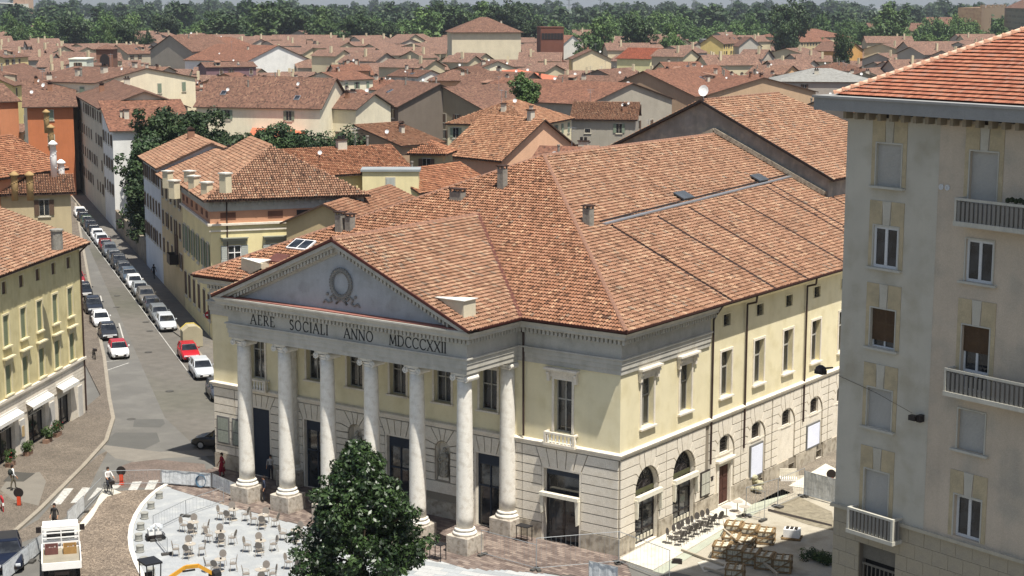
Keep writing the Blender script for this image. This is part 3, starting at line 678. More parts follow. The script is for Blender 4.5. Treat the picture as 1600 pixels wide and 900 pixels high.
# shop door on the front
m = MB(); a, b = -5.45, -2.85
m.box(a, b, .25, .33, 4.25, 4.65, 2); m.box(a, a+.1, .25, .33, 0, 4.25, 0); m.box(b-.1, b, .25, .33, 0, 4.25, 0); m.box(a+.1, b-.1, .25, .33, 3.0, 3.12, 0); m.box(-4.2, -4.1, .25, .33, 0, 3.0, 0); m.box(a, b, .2, .4, -.01, .06, 0)
m.poly([(a, .3, 0), (b, .3, 0), (b, .3, 4.3), (a, .3, 4.3)], 1); m.build('shop_door', [DARKM, GL, DKPAINT], TH)
m = MB(); m.box(a-.12, b+.12, -.45, -.1, 2.98, 3.2); m.build('awning', MATS['cream_canvas'], TH)
for s, x in ((-1, a), (1, b)):
    m = MB(); m.xz(orient([(x-.14, 3.0), (x+.14, 3.0), (x+.1, 1.5 if s > 0 else 1.9), (x-.04, 1.4 if s > 0 else 1.8)]), -.35, -.12); m.build('awning_flap', MATS['cream_canvas'], TH)
m = MB(); 
for x in (a-.15, b+.02): m.box(x, x+.13, -.07, 0, 0, 4.8)
m.box(a-.02, b+.02, -.07, 0, 4.66, 4.8); m.build('door_surround', STONE, TH)
for (a, b, z0, z1) in fops_dn[1:5]:
    solid = a < -30
    m = MB(); m.box(a, b, .22, .3, z1-.75, z1, 0); m.box(a, a+.09, .22, .3, 0, z1-.75, 0); m.box(b-.09, b, .22, .3, 0, z1-.75, 0)
    if solid: m.box(a+.09, b-.09, .25, .29, 0, z1-.75, 0)
    else:
        m.box((a+b)/2-.05, (a+b)/2+.05, .22, .3, 0, z1-.75, 0); m.box(a+.09, b-.09, .22, .3, 2.6, 2.7, 0)
        m.poly([(a, .27, 0), (b, .27, 0), (b, .27, z1-.7), (a, .27, z1-.7)], 1)
    m.build('portico_door', [DKPAINT, GL], TH)
    m = MB()
    for x in (a-.14, b+.005): m.box(x, x+.135, -.06, 0, 0, z1+.14)
    m.box(a-.003, b+.003, -.06, 0, z1+.005, z1+.14); m.build('door_surround', STONE, TH)
# side door, posters
m = MB(); m.box(12.3, 13.85, .12, .2, .12, 2.8); 
for i in range(2):
    for j in range(3): m.box(12.42+.74*i, 13.0+.74*i, .09, .12, .25+.85*j, .95+.85*j)
m.build('side_door', DKWOOD, TH, rz=PI/2)
m = MB(); m.box(12.0, 12.28, -.1, 0, .1, 3.1); m.box(13.87, 14.15, -.1, 0, .1, 3.1); m.box(11.9, 14.25, -.3, 0, 3.1, 3.26); m.box(12.28, 13.87, -.12, 0, 2.82, 3.1); m.build('door_surround', STONE, TH, rz=PI/2)
for a, b, z0, z1 in ((16.6, 18.5, .95, 3.3), (25.3, 27.5, 1.1, 2.95)):
    m = MB(); m.box(a, b, -.13, -.04, z0, z1); o = m.build('poster_board', pm('grey_board_frame', '#6d6c69', var=.15), TH, rz=PI/2)
    m = MB(); m.box(a+.13, b-.13, -.15, -.131, z0+.13, z1-.13); m.build('poster_sheet', pm('blank_blue_white_sheet', '#dfe2ee', var=.05), o, rz=PI/2)
m = MB(); m.box(9.75, 10.95, -.16, -.06, 1.3, 3.0); o = m.build('notice_case', DARKM, TH, rz=PI/2)
for j in range(2):
    for i in range(2): m = MB(); m.box(9.84+.54*i, 10.34+.54*i, -.175, -.161, 1.4+.78*j, 2.12+.78*j); m.build('notice_sheet', pm('paper', '#b5b3a4', var=.2, nscale=9), o, rz=PI/2)
m = MB(); m.box(11.2, 11.5, -.1, -.04, 2.1, 2.4); m.build('small_plaque', DARKM, TH, rz=PI/2)
# poster cases on the left end of the front
for a, b in ((-33.75, -32.55), (-32.25, -31.05)):
    m = MB(); m.box(a, b, -.16, -.06, 1.9, 3.9); o = m.build('notice_case', pm('grey_board_frame', '#6d6c69'), TH)
    for j in range(2): m = MB(); m.box(a+.1, b-.1, -.175, -.161, 2.0+.92*j, 2.84+.92*j); m.build('notice_sheet', pm('grey_paper', '#8f9488', var=.2, nscale=6), o)
# basement grilles
for c in (18.2, 23.1, 27.6, 32.6):
    m = MB(); 
    for k in range(6): m.box(c-.5+.2*k-.015, c-.5+.2*k+.015, .05, .08, .03, .6)
    m.build('basement_grille', DARKM, TH, rz=PI/2)
# statues in the niches
for c in (-13.4, -20.8):
    m = MB(); m.box(c-.42, c+.42, .02, .4, 2.5, 2.72); m.poly([(c-.58, .44, 2.5), (c+.58, .44, 2.5), (c+.58, .44, 5.1), (c-.58, .44, 5.1)]); m.build('niche_back', STONE, TH)
    m = MB(); z = 2.72
    m.lathe([(.3, 0), (.33, .2), (.27, .6), (.24, .85), (.2, 1.05), (.26, 1.25), (.3, 1.42), (.2, 1.52), (.08, 1.58), (.08, 1.66)], c, .16, 12, z=z, cap=False)
    m.ball((c, .12, z+1.76), .13, 10); m.ball((c, .16, z+1.8), .145, 8)
    m.tube([(c-.27, .12, z+1.4), (c-.34, .0, z+1.12), (c-.14, -.1, z+1.0)], .075, 8); m.tube([(c+.27, .12, z+1.4), (c+.33, .05, z+1.05), (c+.26, -.02, z+.75)], .075, 8)
    for k in range(7): x = c-.27+.09*k; m.tube([(x, -.1+abs(k-3)*.03, z+.02), (x+.03, -.09+abs(k-3)*.03, z+.5), (x+.0, -.02+abs(k-3)*.03, z+.95)], .035, 5)
    m.tube([(c+.25, .02, z+1.4), (c, -.1, z+1.1), (c-.24, .0, z+.9), (c-.3, .05, z+.3)], .06, 6)
    m.build('niche_statue', pm('statue_stone', '#a09a8c', '#7d776a', var=.3, nscale=4), TH, smooth=True)
# downpipes and gutters
def pipe(root, pts, r=.07, mat=None, name='downpipe'):
    m = MB(); m.tube(pts, r, 7); return m.build(name, mat or pm('brown_pipe', '#3a2a25', var=.2, rough=.5), root)
pipe(TH, [(-7.2, -.15, 13.95), (-7.2, -.35, 13.3), (-6.95, -.2, 13.0), (-6.95, -.16, 6.5)])
pipe(TH, [(.85, 10.9, 13.9), (.3, 11.0, 13.2), (.14, 11.0, 12.9), (.14, 11.0, 3.3)])
for y in (15.6, 24.6, 33.5): pipe(TH, [(.85, y, 13.9), (.8, y, 13.45), (.14, y, 13.25), (.14, y, 3.4)])
m = MB(); sweep(m, [(.85, 13.97), (1.0, 13.97), (1.03, 14.1), (.98, 14.1), (.95, 14.02), (.85, 14.02)], [(WX0, 20), (WX0, 0), (-27.0, 0)]); sweep(m, [(.85, 13.97), (1.0, 13.97), (1.03, 14.1), (.98, 14.1), (.95, 14.02), (.85, 14.02)], [(-7.5, -5.25), (-7.5, 0), (0, 0), (0, WY1)])
m.build('gutter', COPP, TH)
# ---- roofs
FRc = (.9, -.9, 14.02); FLc = (-35.0, -.9, 14.02); PK = (-17.05, 16.6, 22.12); RD = (-17.25, 8.95, 18.6)
VR = (-6.65, -.9, 14.02); VL = (-27.85, -.9, 14.02); PR = (-6.65, -6.15, 14.02); PL = (-27.85, -6.15, 14.02); PA_ = (-17.25, -6.15, 18.6)
def sr(x): return 14.02+.4513*(.9-x)
right = [FRc, (.9, 62, 14.02), (-6.8, 62, sr(-6.8)), (-6.8, 42, sr(-6.8)), (-17.05, 42, 22.12), PK]
left = [(-35, 62, 14.02), FLc, PK, (-17.05, 42, 22.12), (-30, 42, 16.28), (-30, 62, 16.28)]
front = [FLc, VL, RD, VR, FRc, PK]; pr_ = [PR, VR, RD, PA_]; pl_ = [VL, PL, PA_, RD]
m = MB()
for p in (right, left, front, pr_, pl_): slab(m, [(a, b, c-.03) for a, b, c in p], .12)
m.build('roof_deck', TBASE, TH)
# places kept free of tiles on the right slope: metal valleys running down from the long grey flashing
PN = np.array([.4513, 0, 1.0]); PP = np.array([.9, 0, 14.02])
def onright(a, b): return onplane(a, b, PP, PN)
holes = []; seams = []
for px, py in ((952, 352), (1026, 338), (1076, 325), (1089, 321), (1141, 306), (1195, 292), (1206, 289), (1244, 277)):
    q = onright(px, py); seams.append((q.x, q.y)); holes.append([(q.x, q.y-.2, sr(q.x)), (q.x, q.y+.2, sr(q.x)), (1.0, q.y+.2, sr(1.0)), (1.0, q.y-.2, sr(1.0))])
tiles('roof_tiles', right, (FRc, (.9, 62, 14.02)), TM, TH, holes=holes, shade=.04)
tiles('roof_tiles', front, (FLc, FRc), TM, TH, color='#fff4ee', shade=.0)
tiles('roof_tiles', pr_, (PR, VR), TM, TH, shade=.08)
tiles('roof_tiles', pl_, (VL, PL), TM, TH)
tiles('roof_tiles', [p for p in left], ((-35, 62, 14.02), FLc), TM, TH)
for x, y in seams: m = MB(); m.bar((x, y, sr(x)+.015), (.95, y, sr(.95)+.015), .36, .03); m.build('roof_valley_gutter', pm('dark_valley_metal', '#2c1f1b', var=.3), TH)
a = onright(943, 353); b = onright(1243, 276)
m = MB(); m.bar((a.x, a.y, sr(a.x)+.14), (b.x, b.y, sr(b.x)+.14), .34, .1); m.build('long_roof_flashing', LEAD, TH)
m = MB(); m.bar((a.x-.28, a.y, sr(a.x-.28)+.1), (b.x-.28, b.y, sr(b.x-.28)+.1), .12, .2); m.build('flashing_upstand', DARKM, TH)
for px, py in ((1068, 311), (1186, 283)):
    q = onright(px, py); m = MB(); m.box(-.5, .5, -.8, .8, 0, .1); m.T = None; o = m.build('roof_hatch', pm('hatch_metal', '#55595c', rough=.4, metal=.3), TH, (q.x, q.y, q.z+.25)); o.rotation_euler.y = R(24)
# ridge and hip tiles
rt = MB(); rt.add([(x, y, z) for y in (0, .42) for x, z in ((-.15, -.04), (-.11, .05), (0, .1), (.11, .05), (.15, -.04))], [(i, i+1, i+6, i+5) for i in range(4)]); rtm = rt.mesh('ridge_tile', [pm('ridge_clay', '#8f6b57', '#6c5244', var=.3, nscale=3)])
def ridge(root, a, b, step=.4, me=None, sc=1.0, name='ridge_tile'):
    A = Vector(a); B = Vector(b); d = B-A; n = int(d.length/step); q = d.to_track_quat('Y', 'Z').to_matrix().to_4x4()
    for i in range(n):
        p = A+d*(i+.0)/n+Vector((0, 0, .07)); put(name, me or rtm, root, mat=Matrix.Translation(p) @ q @ Matrix.Scale(sc, 4))
ridge(TH, FRc, PK); ridge(TH, PK, (-17.05, 42, 22.12)); ridge(TH, PA_, RD); ridge(TH, FLc, PK)
m = MB(); A = Vector(VR); B = Vector(RD); m.bar(A+Vector((0, 0, .13)), B+Vector((0, 0, .13)), .24, .05); A = Vector(VL); m.bar(A+Vector((0, 0, .13)), B+Vector((0, 0, .13)), .24, .05); m.build('valley_flashing', pm('dull_red_metal', '#5a352c', var=.2), TH)
# chimneys on the theatre
CHM = pm('chimney_render', '#8b877d', '#77736a', var=.2, nscale=3, stain=.2)
def chimney(root, x, y, z, w_=.6, d=.6, h=1.4, mat=None, cap=0, rz=0):
    m = MB(); m.box(-w_/2, w_/2, -d/2, d/2, -.6, h, 0)
    if cap == 0:
        for sx in (-1, 1):
            for sy in (-1, 1): m.box(sx*(w_/2-.05)-.05, sx*(w_/2-.05)+.05, sy*(d/2-.05)-.05, sy*(d/2-.05)+.05, h, h+.18, 0)
        m.box(-w_/2-.08, w_/2+.08, -d/2-.08, d/2+.08, h+.18, h+.26, 1)
    elif cap == 1: m.box(-w_/2-.1, w_/2+.1, -d/2-.1, d/2+.1, h, h+.12, 1)
    else: m.xz([(-w_/2-.1, h), (w_/2+.1, h), (0, h+.35)], -d/2-.1, d/2+.1, 1)
    return m.build('chimney', [mat or CHM, (pm('pale_cap', '#c9c4b8') if cap == 1 else TBASE)], root, (x, y, z), rz)
q = onright(919, 352); chimney(TH, q.x, q.y, q.z+.1, .55, .55, 1.0)
FN = (0, -.4623, 1.0)
for px, py, w_, h in ((785, 295, .5, 1.3), (715, 313, 1.0, .5), (532, 362, .55, 1.1), (547, 361, .5, .9)):
    q = onplane(px, py, FRc, FN); chimney(TH, q.x, q.y, q.z+.1, w_, .55 if w_ < .9 else .6, h)
q = onplane(471, 386, FRc, FN); m = MB()
m.box(-.95, .95, -.6, .6, 0, .12, 0); m.box(-.85, -.05, -.5, .5, .121, .14, 1); m.box(.05, .85, -.5, .5, .121, .14, 1)
o = m.build('skylight', [pm('white_frame', '#d8d8d6'), GL], TH, (q.x, q.y, q.z+.12)); o.rotation_euler.x = R(25)
m = MB(); m.box(-.7, .7, -.5, .5, 0, .1, 0); q = onplane(436, 407, FRc, FN); o = m.build('skylight', [pm('rust_red_metal', '#5d3a33')], TH, (q.x, q.y, q.z+.12)); o.rotation_euler.x = R(25)
# little lead-capped gable walls poking through the portico roof
def wedge(pts_low, top, name='roof_parapet'):
    m = MB(); z = top
    (x0, y0), (x1, y1), (x2, y2) = pts_low
    m.add([(x0, y0, z-.05), (x1, y1, z), (x2, y2, z), (x0, y0, z-.35), (x1, y1, z-1.4), (x2, y2, z-1.4)], [(0, 2, 1), (0, 1, 4, 3), (1, 2, 5, 4), (2, 0, 3, 5)], 0)
    m.add([(x0-.1, y0-.1, z-.02), (x1+.1, y1+.1, z+.03), (x2+.1, y2-.1, z+.03), (x0-.1, y0-.1, z+.03), (x1+.1, y1+.1, z+.08), (x2+.1, y2-.1, z+.08)], [(3, 5, 4), (0, 1, 2), (0, 3, 4, 1), (1, 4, 5, 2), (2, 5, 3, 0)], 1)
    m.build(name, [pm('parapet_render', '#c9c1a8', var=.12), pm('pale_lead_cap', '#d6d2c6', var=.12)], TH)
wedge(((-10.4, -4.9), (-7.75, -4.0), (-7.75, -5.2)), 15.55)
wedge(((-28.6, -.6), (-29.0, .6), (-31.3, .2)), 15.4)
# ---- taller stage house behind
SE, SA = 19.2, 24.85; SX0, SX1, SXM, SY0, SY1 = -30.2, -6.6, -18.35, 42.0, 63.0
GW = pm('grey_gable_render', '#8b8880', '#a09a8c', var=.2, nscale=.8, stain=.2)
m = MB(); m.xz([(SX0, 13), (SX1, 13), (SX1, SE), (SXM, SA-.1), (SX0, SE)], SY0, SY0+.4, 0); m.box(SX1-.4, SX1, SY0+.4, SY1, 14, SE, 0); m.box(SX0, SX0+.4, SY0+.4, SY1, 13, SE, 0)
m.build('stage_house_wall', GW, TH)
e = .55; sl = (SA-SE)/(SX1-SXM)
def sz(x): return SA-(abs(x-SXM))*sl+.05
P1 = [(SX1+e, SY0-.35, sz(SX1+e)), (SX1+e, SY1+.5, sz(SX1+e)), (SXM, SY1-7, SA+.05), (SXM, SY0-.35, SA+.05)]
P2 = [(SX0-e, SY1+.5, sz(SX0-e)), (SX0-e, SY0-.35, sz(SX0-e)), (SXM, SY0-.35, SA+.05), (SXM, SY1-7, SA+.05)]
P3 = [(SX1+e, SY1+.5, sz(SX1+e)), (SX0-e, SY1+.5, sz(SX0-e)), (SXM, SY1-7, SA+.05)]
m = MB(); [slab(m, [(a, b, c-.02) for a, b, c in p], .14) for p in (P1, P2, P3)]; m.build('roof_deck', TBASE, TH)
tiles('roof_tiles', P1, (P1[0], P1[1]), TM, TH, shade=.08); tiles('roof_tiles', P2, (P2[0], P2[1]), TM, TH)
ridge(TH, (SXM, SY0-.3, SA+.05), (SXM, SY1-7, SA+.05))
m = MB(); m.bar((SXM, SY0-.4, SA+.03), (SX1+e, SY0-.4, sz(SX1+e)-.02), .1, .2); m.bar((SXM, SY0-.4, SA+.03), (SX0-e, SY0-.4, sz(SX0-e)-.02), .1, .2); m.build('gable_trim', DARKM, TH)
m = MB(); m.bar((-17.05, 41.9, 22.5), (-6.8, 41.9, sr(-6.8)+.35), .5, .35); m.bar((-17.05, 41.9, 22.5), (-29.5, 41.9, 16.9), .5, .35); m.build('wall_foot_coping', pm('mortar_coping', '#a59b88', '#7d7466', var=.3, nscale=3), TH)
# satellite dish builder (used all over the town)
def dish_mesh():
    m = MB(); n = 12
    for k, (r1, h1, r2, h2) in enumerate(((.02, 0, .28, .04), (.28, .04, .5, .14))):
        m.lathe([(r1, h1), (r2, h2)], n=n, cap=False)
    m.cyl((0, 0, 0), (0, -.35, .45), .02, 4)
    T = Matrix.Rotation(R(68), 4, 'X'); m.v = [tuple(T @ Vector(p)) for p in m.v]
    m.cyl((0, .05, 0), (0, .1, -.9), .035, 5)
    return m.mesh('satellite_dish', [pm('white_dish', '#d4d4d0', var=.05)], True)
DISH = dish_mesh()
put('satellite_dish', DISH, TH, (SXM+.2, SY0-.2, SA+.85), R(20), scale=(.85, .85, 1.0))
# ============================================================ TALL APARTMENT BLOCK ON THE RIGHT
BA = math.atan2(-.282, .959); B0 = Vector((16.214, -4.982, 0))
TB = thing('apartment_block', 'tall grey apartment block with balconies and orange tiled roof at the right edge', 'apartment block', B0)
PLB = pm('grey_green_render', '#bab4a4', '#aaa28f', var=.1, nscale=.35, stain=.05)
PLT = pm('tan_render', '#bfb09b', '#aaa191', var=.14, nscale=.3, stain=.07)
OCH = pm('ochre_panel', '#b5a585', '#a4987c', var=.12, nscale=.9)
FRM = pm('white_window_frame', '#c9c9c6', var=.04)
BST = pm('tan_cladding_stone', '#a59a84', '#958c7b', var=.16, nscale=.8)
c1 = (1.93, 3.47); c2 = (7.52, 9.06)
c1z = [(24.14, 26.22), (20.1, 22.15), (16.05, 18.02), (11.95, 13.96), (7.5, 9.72)]
c2z = [(23.0, 26.22), (20.1, 22.1), (14.85, 18.0), (11.95, 13.92), (7.62, 9.68)]
cols = [(c1, c1z), (c2, c2z)]+[((c2[0]+5.6*k, c2[1]+5.6*k), c2z) for k in (1, 2)]
zt = 27.6
m = MB(); ops = [(a, b, z0, z1) for (a, b), zz in cols[:1] for z0, z1 in zz]
wall(m, 0, 5.72, 7.45, zt, 0, ops, .3); m.build('rendered_wall', PLB, TB, B0, BA)
m = MB(); ops = [(a, b, z0, z1) for (a, b), zz in cols[1:] for z0, z1 in zz]
wall(m, 5.76, 24, 7.45, zt, -.03, ops, .33); m.box(5.72, 5.76, -.01, .1, 7.45, zt); m.build('rendered_wall', PLT, TB, B0, BA)
m = MB(); wall(m, 0, 24, 0, 7.3, .03, [(1.75, 4.1, 0, 5.75), (7.3, 9.3, 0, 5.0)], .5); m.build('stone_backing', JOINT, TB, B0, BA)
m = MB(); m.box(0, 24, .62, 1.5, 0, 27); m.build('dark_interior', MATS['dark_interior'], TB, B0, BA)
m = MB(); m.poly([(0, 0, 0), (0, 0, zt), (0, 30, zt), (0, 30, 0)]); m.poly([(24, 0, 0), (24, 30, 0), (24, 30, zt), (24, 0, zt)]); m.poly([(0, 30, 0), (0, 30, zt), (24, 30, zt), (24, 30, 0)]); m.build('side_wall', PLB, TB, B0, BA)
g = random.Random(11)
zc = [7.3-.76*i for i in range(10)]
for i in range(8):
    z1, z0 = zc[i], zc[i]-.76; x = 0 if i % 2 else -.0; k = 0; off = .45 if i % 2 else .9
    cuts = [0, off]
    while cuts[-1] < 24: cuts.append(cuts[-1]+.95+g.uniform(-.08, .12))
    for a, b in zip(cuts[:-1], cuts[1:]):
        b = min(b, 24)
        for (oa, ob, oz) in ((1.75, 4.1, 5.75), (7.3, 9.3, 5.0)):
            if z0 < oz and a < ob and b > oa:
                if a >= oa and b <= ob: a = b
                elif a < oa: b = oa
                else: a = ob
        if b-a < .12: continue
        mb = MB(); hw = (b-a)/2-.008; mb.box(-hw, hw, -.045-g.uniform(0, .006), .03, -.372, .372)
        mb.build('stone_block', BST, TB, B0+local(BA, (a+b)/2, 0, (z0+z1)/2), BA, color='#ffffff')
m = MB(); m.box(-.12, 24, -.2, 0, 7.3, 7.46); m.build('belt_course', pm('belt_stone', '#b0a894', var=.12, stain=.2), TB, B0, BA)
SHUT = pm('grey_roller_shutter', '#b3b0a8', var=.06)
BRSH = pm('brown_roller_shutter', '#5a4632', var=.2, nscale=3)
def shutter(root, a, b, z0, z1, mat, base, rz, out=-.12):
    m = MB(); n = int((z1-z0)/.055)
    for i in range(n): z = z0+(z1-z0)*i/n; m.add([(a, -out, z), (b, -out, z), (b, -out-.02, z+.045), (a, -out-.02, z+.045), (a, -out, z+.055), (b, -out, z+.055)], [(0, 1, 2, 3), (3, 2, 5, 4)])
    m.build('roller_shutter', mat, root, base, rz, kind='stuff')
kinds = {(0, 0): 's', (0, 1): 'w', (0, 2): 'b', (0, 3): 's', (0, 4): 's', (1, 0): 's', (1, 1): 'w', (1, 2): 'h', (1, 3): 's', (1, 4): 'w'}
for ci, ((a, b), zz) in enumerate(cols):
    for ri, (z0, z1) in enumerate(zz):
        kd = kinds.get((min(ci, 1), ri)) if ci < 2 else ['s', 'w', 's', 'w', 's'][ri]
        out0 = 0 if ci == 0 else .03
        if kd == 's': shutter(TB, a, b, z0, z1, SHUT, B0, BA)
        elif kd == 'b': shutter(TB, a, b, z0+.35, z1, BRSH, B0, BA, -.16); put('window', casement(b-a, z1-z0, frame=FRM), TB, B0+local(BA, a, -.2, z0), BA)
        elif kd == 'h': shutter(TB, a, b, (z0+z1)/2+.3, z1, BRSH, B0, BA, -.1); put('window', casement(b-a, z1-z0, 2, (.3,), frame=FRM, fw=.1), TB, B0+local(BA, a, -.14, z0), BA)
        else: put('window', casement(b-a, z1-z0, 2, (), frame=FRM, fw=.13), TB, B0+local(BA, a, -.04 if ri < 4 else -.16, z0), BA)
        m = MB(); fw_ = .07
        m.box(a-fw_, a-.002, -.05-out0, .02, z0, z1+fw_); m.box(b+.002, b+fw_, -.05-out0, .02, z0, z1+fw_); m.box(a-.002, b+.002, -.05-out0, .02, z1+.002, z1+fw_)
        m.build('window_surround', pm('pale_sill_stone', '#b8b4a6', var=.1, stain=.15), TB, B0, BA)
        if not (ci >= 1 and ri in (0, 2)) and not (ri == 4):
            m = MB(); m.box(a-.33, b+.28, -.2, 0, z0-.12, z0-.01); m.build('window_sill', MATS['pale_sill_stone'], TB, B0, BA)
        # ochre panel framing the window, with a keystone
        ztp = z1+1.25 if ri < 4 else z1+1.2
        if ci > 0 and ri in (1, 3): ztp = z1+.1
        if ztp > z1+.5:
            m = MB(); m.box(a-.3, a-.075, -.03-out0, 0, z0, ztp); m.box(b+.075, b+.3, -.03-out0, 0, z0, ztp); m.box(a-.075, (a+b)/2-.28, -.031-out0, 0, z1+.075, ztp); m.box((a+b)/2+.28, b+.075, -.031-out0, 0, z1+.075, ztp); m.build('window_panel', OCH, TB, B0, BA)
            m = MB(); c = (a+b)/2; m.xz([(c-.2, z1+.075), (c+.2, z1+.075), (c+.27, ztp), (c-.27, ztp)], -.05-out0, 0); m.build('keystone', PLB, TB, B0, BA)
slat = MB(); slat.box(-.07, .07, -.05, .05, 0, 1); slatm = slat.mesh('baluster', [pm('grey_baluster', '#827e76', var=.12)])
for k in range(3):
    cc = (c2[0]+c2[1])/2+2.2+5.6*k*1.0 if False else None
balcony(TB, BA, 10.6, 22.98, 6.6, 1.1, .85, MATS['pale_sill_stone'], 26, B0, slatm, (1, 1, .93), .22, .1)
balcony(TB, BA, 10.6, 14.83, 6.9, 1.12, .85, MATS['pale_sill_stone'], 26, B0, slatm, (1, 1, .93), .22, .1)
balcony(TB, BA, 2.98, 6.6, 3.0, 1.15, .8, MATS['pale_sill_stone'], 11, B0, slatm, (1, 1, 1.03), .2, .14)
m = MB(); m.box(1.75, 4.1, .3, .36, 4.9, 5.75); 
for k in range(9): m.box(1.85+.27*k, 1.9+.27*k, .2, .24, 2.2, 4.6)
m.box(1.8, 4.05, .2, .24, 4.6, 4.72); m.build('entrance_grille', pm('bronze_grey', '#6f6a60', var=.2), TB, B0, BA)
# eaves: big concrete gutter box with brackets below
ev = [(-1.3, 27.72), (.06, 27.72)]
m = MB(); m.box(-1.25, 24.9, -1.15, 31, 27.75, 28.35); m.box(-1.33, 24.98, -1.23, 31.1, 28.35, 28.47); m.build('eaves_gutter', pm('grey_eaves_concrete', '#908f8b', var=.1, nscale=.6, stain=.08), TB, B0, BA)
for i in range(30):
    x = .12+i*.72; m = MB(); m.box(x, x+.2, -.5, 0, 27.35, 27.74); m.build('eaves_bracket', pm('tan_bracket', '#8d8270', var=.15), TB, B0, BA)
for i in (1, 5, 9, 13): m = MB(); x = 2.35+(i-1)*1.44; m.box(x, x+.46, -.04, .02, 27.35, 27.72); m.build('eaves_vent', DARKM, TB, B0, BA)
# Marseille roof, hipped at the left
def TBp(u, b, z): return B0+Vector((math.cos(BA)*u-math.sin(BA)*b, math.sin(BA)*u+math.cos(BA)*b, z))
ez = 28.5; tn = .5
E1, E2 = (-.55, -.45), (24.2, -.45); Hh = 12
RP = [TBp(E1[0], E1[1], ez), TBp(E2[0], E2[1], ez), TBp(E2[0]-Hh, E1[1]+Hh, ez+tn*Hh), TBp(E1[0]+Hh, E1[1]+Hh, ez+tn*Hh)]
LP = [TBp(-.55, 26, ez), TBp(-.55, -.45, ez), TBp(-.55+Hh, -.45+Hh, ez+tn*Hh), TBp(-.55+Hh, 26-Hh, ez+tn*Hh)]
m = MB(); slab(m, [Vector(p)-Vector((0, 0, .03)) for p in RP], .1); slab(m, [Vector(p)-Vector((0, 0, .03)) for p in LP], .1); m.build('roof_deck', pm('roof_gap_shade', '#2a1610'), TB)  # near-black deck colour stands in for shadow lines under the tile rows
def flat_tiles(name, poly, A, B, root, su, sv, mat, lift=.075):
    A = Vector(A); B = Vector(B); u = (B-A).normalized(); pts = [Vector(p) for p in poly]
    n = (pts[1]-pts[0]).cross(pts[2]-pts[0]).normalized(); n = -n if n.z < 0 else n; v = n.cross(u).normalized(); v = -v if v.z < 0 else v
    P2 = [((p-A).dot(u), (p-A).dot(v)) for p in pts]; m = MB(); rn = []
    X, Y = np.meshgrid(np.arange(0, max(p[0] for p in P2), su), np.arange(0, max(p[1] for p in P2), sv)); X = X.ravel(); Y = Y.ravel()
    k = inpoly(X+su/2, Y+sv/2, P2)
    for x, y in zip(X[k], Y[k]):
        dz = g.uniform(-.004, .008); r = .5+g.uniform(-.5, .5)
        pts_ = []
        for yy, zz in ((-.03, lift+dz), (sv, .0+dz)):
            for xx, hh in ((.006, 0), (su*.25, .028), (su*.5, .004), (su*.75, .028), (su-.006, 0)): pts_.append(A+u*(x+xx)+v*(y+yy)+n*(zz+hh))
        m.add(pts_, [(i, i+1, i+6, i+5) for i in range(4)]); rn += [r]*4
    me = m.mesh(name, [mat]); a = me.attributes.new('rnd', 'FLOAT', 'FACE'); a.data.foreach_set('value', rn)
    M0 = W[root].inverted(); o = put(name, me, root, kind='stuff')
    return o
OT = tilemat('orange_flat_tiles', [(0, '#80503f'), (.4, '#935f4b'), (.75, '#9f6c55'), (1, '#8f695a')], darkamt=.2, dark='#7a4a3c')
flat_tiles('roof_tiles', RP, RP[0], RP[1], TB, .225, .36, OT)
flat_tiles('roof_tiles', LP, LP[0], LP[1], TB, .225, .36, OT)
rt2 = MB(); rt2.add([(x, y, z) for y in (0, .46) for x, z in ((-.16, -.04), (-.11, .07), (0, .12), (.11, .07), (.16, -.04))], [(i, i+1, i+6, i+5) for i in range(4)]); rt2.add([(x, -.02, z) for x, z in ((-.18, -.04), (-.12, .09), (0, .15), (.12, .09), (.18, -.04))]+[(x, .07, z) for x, z in ((-.18, -.04), (-.12, .09), (0, .15), (.12, .09), (.18, -.04))], [(i, i+1, i+6, i+5) for i in range(4)]+[(4, 3, 2, 1, 0)])
rtm2 = rt2.mesh('ridge_tile', [pm('pale_ridge_clay', '#b78a70', '#c9b49c', var=.2, nscale=2)])
ridge(TB, RP[0], RP[3], .44, rtm2)
for k in range(2):
    m = MB(); m.lathe([(.14, 0), (.14, .05), (.08, .05), (.08, .02)], n=14); me = m.mesh('vent_ring', [FRM]); p = B0+local(BA, 5.93+.36*k, .03, 24.4)
    put('vent_ring', me, TB, mat=Matrix.Translation(p) @ Matrix.Rotation(BA, 4, 'Z') @ Matrix.Rotation(PI/2, 4, 'X'))
m = MB(); m.box(4.9, 5.3, -.5, -.2, 12.9, 13.15); m.box(5.28, 5.5, -.35, 0, 12.85, 13.2); m.tube([(0, -.06, 14.2), (2.5, -.05, 13.75), (4.9, -.2, 13.2)], .011, 4); m.build('wall_lamp', DARKM, TB, B0, BA)
pipe(TB, [TBp(-.2, -.25, 14.6), TBp(-.75, -.5, 14.5)], .05, DARKM, 'cable_bracket'); m = MB(); m.box(-1.1, -.55, -.65, -.3, 14.2, 14.4); m.lathe([(.3, 0), (.25, .16), (.1, .26)], -.8, -.5, 10, z=14.4); m.build('street_lamp_head', DARKM, TB, B0, BA)
m = MB()
for k in range(5): m.ball((10.2+k*.22, -.75, 24.2+.05*(k % 2)), .14, 6)
tag(m.build('potted_plant', pm('dark_leaf', '#28301c', var=.4, nscale=8), None, B0+Vector((0, 0, 0)), BA), 'dark potted plant on the top balcony of the tall grey block', 'plant')
